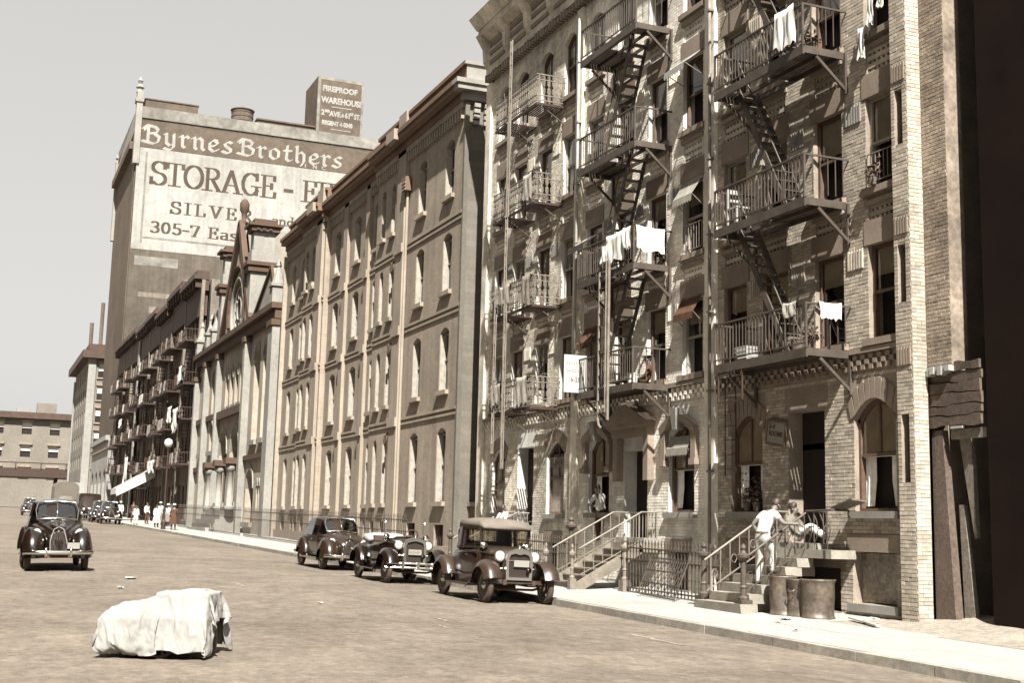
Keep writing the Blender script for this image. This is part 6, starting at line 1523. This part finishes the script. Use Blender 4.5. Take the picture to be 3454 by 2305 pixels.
    if skirt:
        q = MB(); rows = []; w0 = V['waist']; k0 = (V['knL']+V['knR'])/2-Vector((0,0,.12))
        for i in range(7):
            t = i/6; cc = w0+(k0-w0)*t; r_ = .15+.14*t**.7
            rows.append([tuple(cc+Vector((r_*.85*math.cos(a)*(1+.07*math.sin(7*a)*t),r_*1.05*math.sin(a)*(1+.07*math.sin(7*a)*t),0))) for a in [2*math.pi*k/28 for k in range(28)]])
        q.grid(rows,closed=True); q.build('skirt',legs,p,smooth=True)
    if fingers:
        for sd in ('L','R'):
            w,hh = V['wr'+sd],V['ha'+sd]; d = (hh-w).normalized(); sidev = d.cross(Vector((0,0,1))); sidev = sidev.normalized() if sidev.length > .1 else Vector((0,1,0)); dn = d.cross(sidev).normalized()
            if dn.z > 0: dn = -dn
            q = MB()
            for k,ln in enumerate((.07,.085,.08,.062)):
                b = hh+sidev*(.030-.020*k)+d*.02; q.tube([tuple(b),tuple(b+d*ln*.5+dn*.006),tuple(b+d*ln*.75+dn*.03),tuple(b+d*ln*.8+dn*.055)],[.010,.0095,.009,.007],6)
            s_ = 1 if sd == 'L' else -1
            b = w+d*.04; q.tube([tuple(b+sidev*.025),tuple(b+sidev*.055+d*.03),tuple(b+sidev*.05+d*.06+dn*.02)],[.011,.010,.008],6)
            q.build('fingers',skinm,p,smooth=True)
    p.location = loc; p.rotation_euler = (0,0,rz)
    return p
def stand(h=1.72, **kw):
    s = h/1.72
    J = dict(pelvis=(0,0,.96),waist=(.01,0,1.10),chest=(0,0,1.34),neck=(.0,0,1.47),headb=(.02,0,1.55),headt=(.025,0,1.66),
        shL=(0,.19,1.39),elL=(-.03,.25,1.12),wrL=(.06,.25,.90),haL=(.09,.25,.82),shR=(0,-.19,1.39),elR=(-.03,-.25,1.12),wrR=(.06,-.25,.90),haR=(.09,-.25,.82),
        hipL=(0,.10,.88),knL=(.03,.11,.50),anL=(0,.12,.09),toL=(.13,.13,.04),hipR=(0,-.10,.88),knR=(.03,-.11,.50),anR=(0,-.12,.09),toR=(.13,-.13,.04))
    J.update(kw); return {k:(v[0]*s,v[1]*s,v[2]*s) for k,v in J.items()}
# the man in white leaning on the stoop rail, climbing towards the door
man = stand(1.76, pelvis=(-.06,0,.98),waist=(.0,0,1.12),chest=(.12,-.02,1.34),neck=(.20,-.03,1.45),headb=(.27,-.03,1.52),headt=(.31,-.03,1.62),
    shL=(.12,.19,1.39),elL=(-.06,.30,1.17),wrL=(.06,.24,.98),haL=(.12,.20,.94),shR=(.15,-.20,1.38),elR=(.20,-.42,1.20),wrR=(.34,-.56,1.20),haR=(.42,-.60,1.19),
    hipL=(-.05,.10,.90),knL=(.02,.12,.50),anL=(-.08,.13,.08),toL=(.05,.14,.04),hipR=(-.03,-.10,.91),knR=(.16,-.11,.64),anR=(.12,-.10,.29),toR=(.25,-.10,.25))
mz = .575
pm = person('man in white shirt and light trousers leaning on the stone stoop rail',(-22.1,14.78,mz),R_(88),man,sleeves=False,fingers=True,group='people at the tenements')
q = MB(); q.lathe([(.148,0),(.152,.02),(.148,.045)],(0,0,0),(0,0,1),20,cap=False)
b = q.build('belt','door',pm); b.location = (-.035,0,1.02); b.scale = (.88,1.2,1)
# child sprawled at the door with stockinged legs, beside a companion in the doorway
sit = dict(pelvis=(0,0,.12),waist=(-.03,0,.25),chest=(-.06,0,.44),neck=(-.04,0,.56),headb=(-.02,0,.63),headt=(-.01,0,.74),shL=(-.06,.15,.49),elL=(.0,.22,.30),wrL=(.12,.16,.18),haL=(.18,.14,.16),
    shR=(-.06,-.15,.49),elR=(.0,-.22,.30),wrR=(.12,-.16,.18),haR=(.18,-.14,.16),hipL=(.05,.08,.11),knL=(.36,.10,.24),anL=(.66,.06,.10),toL=(.70,.06,.2),hipR=(.05,-.08,.11),knR=(.36,-.10,.2),anR=(.66,-.06,.12),toR=(.70,-.08,.22))
person('child in white stockings sitting at the top of the stone stoop',(-22.5,15.82,ZL+.13),R_(35),dict(sit,knL=(.3,.10,.36),knR=(.32,-.10,.33)),'dress','white',sleeves=False,group='people at the tenements')
# others at the tenements
person('boy in a white shirt, back turned, on the far stoop above the nearest parked car',(-36.95,15.25,zs(-37)+.66),R_(100),stand(1.32,elL=(-.1,.33,1.16),elR=(-.1,-.33,1.16)),'shirt','suit',group='people at the tenements')
lean = dict(pelvis=(0,0,.0),waist=(.03,0,.14),chest=(.1,0,.36),neck=(.14,0,.48),headb=(.18,0,.55),headt=(.20,0,.66),shL=(.1,.17,.41),elL=(.26,.24,.18),wrL=(.40,.1,.13),haL=(.45,.03,.13),shR=(.1,-.17,.41),elR=(.26,-.24,.18),wrR=(.42,-.1,.14),haR=(.47,-.05,.14),hipL=(0,.09,-.06),knL=(.06,.1,-.4),anL=(0,.1,-.75),toL=(.1,.1,-.8),hipR=(0,-.09,-.06),knR=(.06,-.1,-.4),anR=(0,-.1,-.75),toR=(.1,-.1,-.8))
person('woman in a white blouse leaning out of the hooded left window of the pale tenement',(-32.15,16.22,2.12),R_(-70),lean,'shirt','suit',female=True,group='people at the tenements')
person('dark clothed person in a pale cap behind the lowest middle fire escape railing',(-28.95,15.85,5.29),R_(-120),sit,'suit','suit',hat='cloth',group='people at the tenements')
# knots of people far up the pavement
far = [('stout woman in a long dark coat and pale cap near the church fence',-88.5,12.75,'suit','suit',True,'white',1.66,R_(170)),
 ('woman in a white dress beside the stout woman in the long dark coat',-95.5,12.55,'shirt','white',True,None,1.6,R_(20)),
 ('child in pale clothes nearest the curb by the first far car',-104.5,12.15,'shirt','white',False,None,1.45,R_(0)),
 ('man in white shirt and dark trousers by the row house steps',-108,13.4,'shirt','suit',False,None,1.72,R_(40)),
 ('man in shirtsleeves with a pale hat at the row house steps',-106,14.2,'shirt','dress',False,'white',1.74,R_(-30)),
 ('woman in printed dress sitting height by the pushcarts at the row houses',-102,14.3,'dress','dress',True,None,1.58,R_(10)),
 ('woman in white apron at the right end of the group by the row houses',-99.5,13.9,'shirt','dress',True,'white',1.62,R_(-60)),
 ('man in a dark suit at the left end of the group by the row houses',-113,12.9,'suit','suit',False,None,1.75,R_(0)),
 ('person in white walking under the far canvas awning',-121,12.7,'shirt','white',False,'white',1.7,R_(-10))]
for lb,x,y,sh_,lg,sk,ht,h,rz in far: person(lb,(x,y,zs(x,y)+.01),rz,stand(h),sh_,lg,hat=ht,skirt=sk,group='people far up the pavement')
# ================================================================ washing, pots, chairs and other things on the fire escapes
def sheet(name,label,cat,p0,p1,drop,m='white',group='washing on the fire escapes',wav=.04,nx=16,seed=1,ragged=.1,over=.12,split=None):
    r_ = random.Random(seed); a,b = Vector(p0),Vector(p1); d = b-a; nrm = Vector((d.y,-d.x,0)).normalized(); ph = r_.uniform(0,6); rows = []
    nz = 6; k_ = [1+r_.uniform(-ragged,ragged) for _ in range(nx+1)]
    for j in range(-2,nz+1):
        row = []
        for i in range(nx+1):
            u = i/nx; p = a+d*u
            sag = -.03*math.sin(math.pi*u)
            if j < 0: p = p-nrm*.05+Vector((0,0,-over*(-j)/2+.0))
            else:
                t = j/nz; p = p+nrm*(.03+wav*(math.sin(u*11+ph+t*1.5)+.6*math.sin(u*23-t*4+ph*2))*(.25+.75*t)+.02*t)+Vector((0,0,-drop*k_[i]*t)) + d.normalized()*(.03*math.sin(u*9+ph)*t)
            row.append((p.x,p.y,p.z+sag))
        rows.append(row)
    rows = rows[2:] if over == 0 else [rows[1],rows[0]][::-1]+rows[2:]
    o = MB().grid(rows).build(name,m,None,smooth=True,off=tuple(a)); fixn(o); tag(o,label,cat,group); return o
ry = 15.06; zt = 8.36+.9
sheet('hung_washing','big white sheet over the front rail of the middle fire escape above the drop ladder','laundry',(-29.75,ry,zt+.03),(-28.75,ry,zt+.03),.72,seed=2)
sheet('hung_washing','long white sheet at the right half of the middle fire escape front rail','laundry',(-28.72,ry-.02,zt+.05),(-28.32,ry-.02,zt+.05),.55,seed=3)
sheet('hung_washing','white cloth over the end rail of the middle fire escape','laundry',(-28.27,ry+.05,zt+.06),(-28.27,BL-.25,zt+.02),.62,seed=4)
sheet('hung_washing','small white shirt pinned under the big sheet on the middle fire escape','laundry',(-29.9,ry-.05,zt-.2),(-29.55,ry-.05,zt-.2),.45,seed=5,over=0)
sheet('hung_washing','white blanket on the highest rail in view of the nearest fire escape','laundry',(-21.95,ry,11.58+.98),(-21.25,ry,11.58+.98),.85,seed=6)
sheet('hung_washing','crumpled white cloth over the end rail just above the door of the nearest fire escape','laundry',(-21.0,ry+.3,5.28+.95),(-21.0,ry+.85,5.28+.95),.34,seed=7)
sheet('hung_washing','pale pillow cloth on the front rail above the street door of the nearest fire escape','laundry',(-21.7,ry,5.28+.98),(-21.25,ry,5.28+.98),.3,'cloth',seed=8)
sheet('hung_washing','white towel hanging lowest and leftmost at the top window beside the corner pier','laundry',(-20.4,16.02,11.85),(-20.15,16.02,11.85),.65,seed=9)
sheet('hung_washing','long white towel in the middle of the top window beside the corner pier','laundry',(-20.05,16.0,12.6),(-19.85,16.0,12.6),.75,seed=10,over=0)
sheet('hung_washing','small white cloth at the right of the top window beside the corner pier','laundry',(-19.75,16.0,12.55),(-19.55,16.0,12.55),.5,seed=11,over=0)
for k,(x0,x1,z,dr,m_) in enumerate([(-35.9,-35.1,6.15,.85,'cloth'),(-37.9,-37.2,6.1,.7,'cloth'),(-35.6,-35.0,9.25,.9,'dress'),(-37.5,-36.6,9.2,.6,'cloth'),(-35.7,-35.05,12.45,.8,'cloth')]):
    sheet('hung_washing',['grey washing at the right of the lowest lacy balcony','grey blanket at the left of the lowest lacy balcony','patterned sheet at the right of the second lacy balcony','grey cloth at the middle of the second lacy balcony','grey cloth at the right of the third lacy balcony'][k],'laundry',(x0,15.16,z),(x1,15.16,z),dr,m_,seed=20+k)
for k,(x0,x1,y,z,dr) in enumerate([(-107.5,-104.5,14.9,10.6,1.7),(-110.5,-108,14.9,11.0,1.2),(-140,-137.2,14.8,8.0,2.4),(-121.5,-117.5,14.9,6.9,1.0),(-105.5,-103.6,14.9,13.9,1.1),(-149,-146.5,14.9,12.6,.9)]):
    sheet('hung_washing',['row of big white shirts hung on the second balcony nearest the church','white shirts left of the big shirts nearest the church','large white sheet hanging low on the dark row houses left of the awning','two white cloths low on the dark row houses','white bundle high on the house touching the church','white bundle high on the lower far houses'][k],'laundry',(x0,y,z),(x1,y,z),dr,seed=40+k,ragged=.25,wav=.12,group='washing far up the street',nx=18)
def plant(label,x,y,z,h,pot=True,seed=0):
    r_ = random.Random(seed); t = thing('potted_plant',label,'plant',(x,y,z),'potted plants on sills and landings')
    if pot: q = MB(); q.lathe([(.07,0),(.10,.16),(.11,.16),(.11,.19)],(x,y,z),(0,0,1),12); q.build('flower_pot','pot',t)
    q = MB()
    for k in range(70):
        c = Vector((x+r_.gauss(0,.11),y+r_.gauss(0,.08),z+.2+abs(r_.gauss(.12,.5))*h*.5)); a = Vector((r_.uniform(-1,1),r_.uniform(-1,1),r_.uniform(-.3,1))).normalized()*r_.uniform(.04,.08); b = a.cross(Vector((r_.uniform(-1,1),r_.uniform(-1,1),1))).normalized()*.03
        q.quad(tuple(c-a),tuple(c+b),tuple(c+a),tuple(c-b))
    stuff(q.build('leaves','leaf',t)); return t
plant('leafy potted plant on the barred second floor sill next to the corner pier',-20.1,16.05,8.5,.5,seed=1)
plant('bushy dark plant filling the arched window left of the sign by the stone stoop',-24.85,16.2,2.1,1.0,seed=2); plant('second dark plant in the arched window left of the sign by the stone stoop',-24.5,16.22,2.1,1.0,seed=3)
plant('trailing plant at the right corner of the lowest nearest fire escape landing',-21.3,15.4,5.28,.5,seed=4)
plant('bushy plant beside the big white sheets on the middle fire escape',-28.45,15.9,8.36,.9,seed=5); plant('small plant on the top landing in view of the nearest fire escape',-21.3,15.5,11.58,.4,seed=6)
def tub(name,label,x,y,z,r,h,m='can'):
    t = thing(name,label,'tub',(x,y,z),'tubs and boxes on the fire escapes'); q = MB(); q.lathe([(r*.85,0),(r,h),(r*1.06,h),(r*1.06,h+.03),(r*.93,h+.03),(r*.78,.02)],(x,y,z),(0,0,1),18); q.build('shell',m,t)
tub('wash_tub','round metal wash tub on the second landing of the nearest fire escape',-23.0,15.9,8.37,.24,.25); tub('wash_tub','metal pail on the lowest landing of the nearest fire escape',-22.0,15.6,5.29,.16,.28); tub('wash_tub','white enamel pail on the lowest landing of the middle fire escape',-28.9,15.4,5.29,.15,.26,'white')
def crate(label,x,y,z,w,d,h,m='woodL'):
    t = thing('wooden_crate',label,'crate',(x,y,z),'boxes on the fire escapes'); n = 4
    for k in range(n):
        zz = z+h*k/n; MB().box(x-w/2,x+w/2,y-d/2,y-d/2+.015,zz+.01,zz+h/n-.01).build('slat',m,t); MB().box(x-w/2,x+w/2,y+d/2-.015,y+d/2,zz+.01,zz+h/n-.01).build('slat',m,t)
        MB().box(x+w/2,x+w/2+.012,y-d/2,y+d/2,zz+.01,zz+h/n-.01).build('slat',m,t); MB().box(x-w/2-.012,x-w/2,y-d/2,y+d/2,zz+.01,zz+h/n-.01).build('slat',m,t)
    MB().box(x-w/2,x+w/2,y-d/2+.016,y+d/2-.016,z,z+.015).build('bottom',m,t)
crate('pale slatted crate at the left of the lowest landing of the nearest fire escape',-23.7,15.45,5.29,.4,.35,.35,'truckW'); crate('slatted crate near the stair foot on the lowest landing of the nearest fire escape',-22.6,15.75,5.29,.55,.35,.42)
ch = thing('kitchen_chair','white kitchen chair on the second landing of the nearest fire escape','chair',(-24.05,15.5,8.36))
MB().box(-24.27,-23.85,15.3,15.7,8.8,8.84).build('seat','whitepaint',ch)
q = MB(); q.box(-24.27,-24.23,15.3,15.34,8.84,9.3); q.box(-24.27,-24.23,15.66,15.7,8.84,9.3); q.box(-24.27,-24.24,15.34,15.66,9.2,9.3); q.box(-24.265,-24.245,15.34,15.66,9.02,9.08); q.build('backrest','whitepaint',ch)
for sx,sy in ((-24.25,15.32),(-23.88,15.32),(-24.25,15.68),(-23.88,15.68)): MB().box(sx-.02,sx+.02,sy-.02,sy+.02,8.37,8.8).build('leg','whitepaint',ch)
# window guards, awnings
def guard(label,l,r,z0,z1):
    t = thing('window_guard',label,'window guard',(l,BL,z0),'window guards'); q = MB()
    for zz in (z0,z1): q.box(l,r,BL-.03,BL-.01,zz-.012,zz+.012)
    q.build('rails','ironL',t)
    for k in range(8): MB().box(l+(r-l)*k/7-.008,l+(r-l)*k/7+.008,BL-.026,BL-.012,z0+.012,z1-.012).build('guard_bar','ironL',t)
guard('light bar guard across the open window next to the corner pier',-20.42,-19.55,8.62,9.2); guard('bar guard on the third row window right of the washing on the pale tenement',-27.7,-26.8,8.6,9.25)
def awning(label,l,r,z,m='canvas',out=.55,dz=.45):
    t = thing('window_awning',label,'awning',(l,BL,z),'canvas awnings over tenement windows'); q = MB(); n = 8
    q.grid([[(l+(r-l)*k/n,BL-.02-out*u,z-dz*u-.03*math.sin(u*3)) for k in range(n+1)] for u in (0,.33,.66,1)]); 
    q.grid([[(l+(r-l)*k/16,BL-.02-out,z-dz) for k in range(17)],[(l+(r-l)*k/16,BL-.03-out,z-dz-.16-.05*(k%2)) for k in range(17)]]); q.build('canvas',m,t)
    a = MB(); 
    for x in (l+.01,r-.01): a.bar((x,BL-.02-out,z-dz),(x,BL,z-dz-.25),.015)
    a.build('arm','ironL',t)
awning('sun bleached awning over the top right window of the pale tenement',-27.75,-26.75,13.7,'canvas'); awning('grey awning over the third row right window of the pale tenement',-27.72,-26.78,10.4,'cloth',.3,.5); awning('dark scalloped awning over the second row right window of the pale tenement',-27.75,-26.8,7.4,'clothD',.25,.45); awning('ragged awning over the third row left window of the pale tenement, beside the stair',-33.3,-32.3,10.1,'canvas',.6,.4)
awning('dark awning over the window behind the big white rent sign',-33.25,-32.3,7.4,'clothD',.3,.5); awning('pale inner awning over the right hooded window of the pale tenement',-28.3,-27.25,3.95,'cloth',.12,.3)
# ================================================================ signs
sb = thing('rent_sign','large white board lettered with rents beside the middle fire escape','sign',(-31.4,15.0,5.28))
MB().box(-31.43,-31.40,14.65,15.33,5.28,6.31).build('board','paper',sb)
q = MB(); q.bar((-31.41,14.75,6.31),(-31.55,15.09,6.15),.02); q.bar((-31.41,15.3,5.9),(-31.55,15.12,6.1),.02); q.bar((-31.41,15.25,5.28),(-31.5,15.12,5.12),.02); q.build('wire','ironD',sb)
rs = (R_(90),0,R_(90))
text('3-4 ROOMS',.115,'ink',sb,'lettering',(-31.396,14.72,5.84),rs,.85); text('16-25',.17,'inkD',sb,'lettering',(-31.396,14.76,5.58),rs,.95)
for k in range(8): MB().box(-31.399,-31.397,14.72+.07*k,14.76+.07*k,6.05,6.12).build('faded_stroke','plate',sb)
sa = thing('room_sign','tilted framed sign lettered 3-4 ROOMS beside the dark street door of the nearest tenement','sign',(-23.6,16.1,3.8))
def sp(u,w,d): 
    a = R_(-9); return (-23.62+u*math.cos(a)+w*math.sin(a)*-1, 16.12-d, 3.78+u*math.sin(a)*1.0+w*math.cos(a))
q = MB()
for (u0,u1,w0,w1) in ((-.37,.37,.23,.28),(-.37,.37,-.28,-.23),(-.37,-.32,-.23,.23),(.32,.37,-.23,.23)): q.hexa([sp(u0,w0,0),sp(u1,w0,0),sp(u1,w0,-.05),sp(u0,w0,-.05),sp(u0,w1,0),sp(u1,w1,0),sp(u1,w1,-.05),sp(u0,w1,-.05)])
q.build('frame','door',sa); MB().hexa([sp(-.32,-.23,-.012),sp(.32,-.23,-.012),sp(.32,-.23,-.04),sp(-.32,-.23,-.04),sp(-.32,.23,-.012),sp(.32,.23,-.012),sp(.32,.23,-.04),sp(-.32,.23,-.04)]).build('panel','plate',sa)
ra = (R_(90),R_(9),0)
text('3-4',.17,'inkD',sa,'lettering',sp(-.27,.08,-.008),ra,1.0,bold=.006); text('ROOMS',.15,'inkD',sa,'lettering',sp(-.27,-.07,-.008),ra,1.0,bold=.005)
for k in range(4): MB().bar(sp(-.22+.12*k,-.19,-.008),sp(-.22+.12*k,-.12,-.008),.02,.004).build('worn_stroke','ink',sa)
bs = thing('wall_board','narrow weathered lettered strip board over the boarded window of the far tenement','board',(-35.2,16.1,3.7)); MB().box(-35.75,-34.7,BL+.06,BL+.12,3.45,3.75).build('board','woodL',bs)
text('GARAGE',.24,'door',bs,'lettering',(-35.68,BL+.054,3.50),(R_(90),0,0),.92)
# ================================================================ rubbish cans and litter
def ash_can(label,x,y,r,h,seed,tilt=0):
    r_ = random.Random(seed); t = local('ash_can',label,'ash can','ash cans beside the stone stoop'); n = 32; rows = []
    dents = [(r_.uniform(0,6.28),r_.uniform(.2,.8),r_.uniform(.02,.06)) for _ in range(4)]
    prof = [(1,.0),(1,.03),(.95,.05),(.95,.15),(.95,.3),(.96,.45),(.97,.6),(.97,.75),(.97,.9),(1.03,.95),(1.05,.97),(1.05,1.0),(.97,1.0)]
    for a,z in prof:
        row = []
        for k in range(n):
            w = 2*math.pi*k/n; rr_ = r*a
            for (da,dz,dd) in dents: rr_ -= dd*math.exp(-((math.atan2(math.sin(w-da),math.cos(w-da)))/.5)**2-((z-dz)/.2)**2)
            row.append((rr_*math.cos(w),rr_*math.sin(w),z*h))
        rows.append(row)
    q = MB(); q.grid(rows,closed=True); o = q.build('shell','can',t,smooth=True); fixn(o)
    MB().lathe([(r*.9,h*.86),(r*.5,h*.94),(.01,h*.96)],(0,0,0),(0,0,1),18,cap=False).build('ashes','pot',t)
    q = MB(); q.tube([(r*.98,-.08,h*.72),(r*1.12,-.06,h*.68),(r*1.12,.06,h*.68),(r*.98,.08,h*.72)],.012,5); q.build('handle','nickel',t)
    t.location = (x,y,zs(x,y)+.012); t.rotation_euler = (tilt,0,seed)
ash_can('leftmost ash can, against the bottom steps of the stone stoop',-21.35,14.72,.27,.74,2); ash_can('middle ash can of the three beside the stone stoop',-20.98,14.85,.25,.70,5); ash_can('rightmost and most dented ash can of the three beside the stone stoop',-20.55,14.95,.32,.72,9)
lit = [(-19.2,15.1,.35,.16,'white','scrap of white paper under the basement window of the nearest tenement'),(-20.4,14.1,.3,.2,'paper','flat white paper on the pavement right of the ash cans'),(-19.9,13.6,.14,.1,'paper','small white scrap in the middle of the pavement'),(-18.4,12.9,.12,.1,'paper','white scrap near the curb at bottom right'),(-25,6.5,.12,.08,'paper','small white scrap in the middle of the road'),(-33,3.8,.5,.25,'paper','flattened white paper in the road below the black sedan'),(-29.5,3.2,.25,.12,'paper','small white scrap in the road left of the pushcart')]
for k,(x,y,w,d,m_,lb) in enumerate(lit):
    z = (zs(x,y)+.02 if y > CURB else zroad(x,y)+.006); r_ = random.Random(k); q = MB(); n = 5
    if k == 0: z += .08
    q.grid([[(x+w*(i/n-.5)+.02*r_.random(),y+d*(j/n-.5)+.02*r_.random(),z+.005+.035*r_.random()) for i in range(n+1)] for j in range(n+1)])
    o = q.build('paper_scrap','paper' if m_ == 'white' else m_,None,off=(x,y,z)); tag(o,lb,'litter','scraps of paper on the ground')
bd = MB().bar((-19.9,15.2,.10),(-18.55,14.75,.06),.10,.02).build('loose_board','whitepaint',None,off=(-19,15,0)); tag(bd,'thin white board lying on the ground under the basement window','board')
wb = thing('sill_board','short warped board propped on the sill of the arched window next to the corner pier','board',(-20.8,16.0,2.1)); MB().hexa([(-21.2,15.75,2.12),(-20.35,15.6,2.28),(-20.35,15.95,2.24),(-21.2,16.1,2.1),(-21.2,15.75,2.15),(-20.35,15.6,2.31),(-20.35,15.95,2.27),(-21.2,16.1,2.13)]).build('plank','woodL',wb)
lp = thing('street_lamp','street lamp with round white globe on the pavement beside the church','street lamp',(-90,12.3,zs(-90,12.3)))
q = MB(); q.lathe([(.16,0),(.16,.5),(.08,.7),(.06,5.3),(.1,5.4),(.1,5.5)],(-90,12.3,zs(-90,12.3)),(0,0,1),10); q.build('post','ironD',lp)
MB().lathe([(.05,5.5),(.24,5.62),(.3,5.84),(.24,6.05),(.05,6.16)],(-90,12.3,zs(-90,12.3)),(0,0,1),14).build('globe','globe',lp,smooth=True)
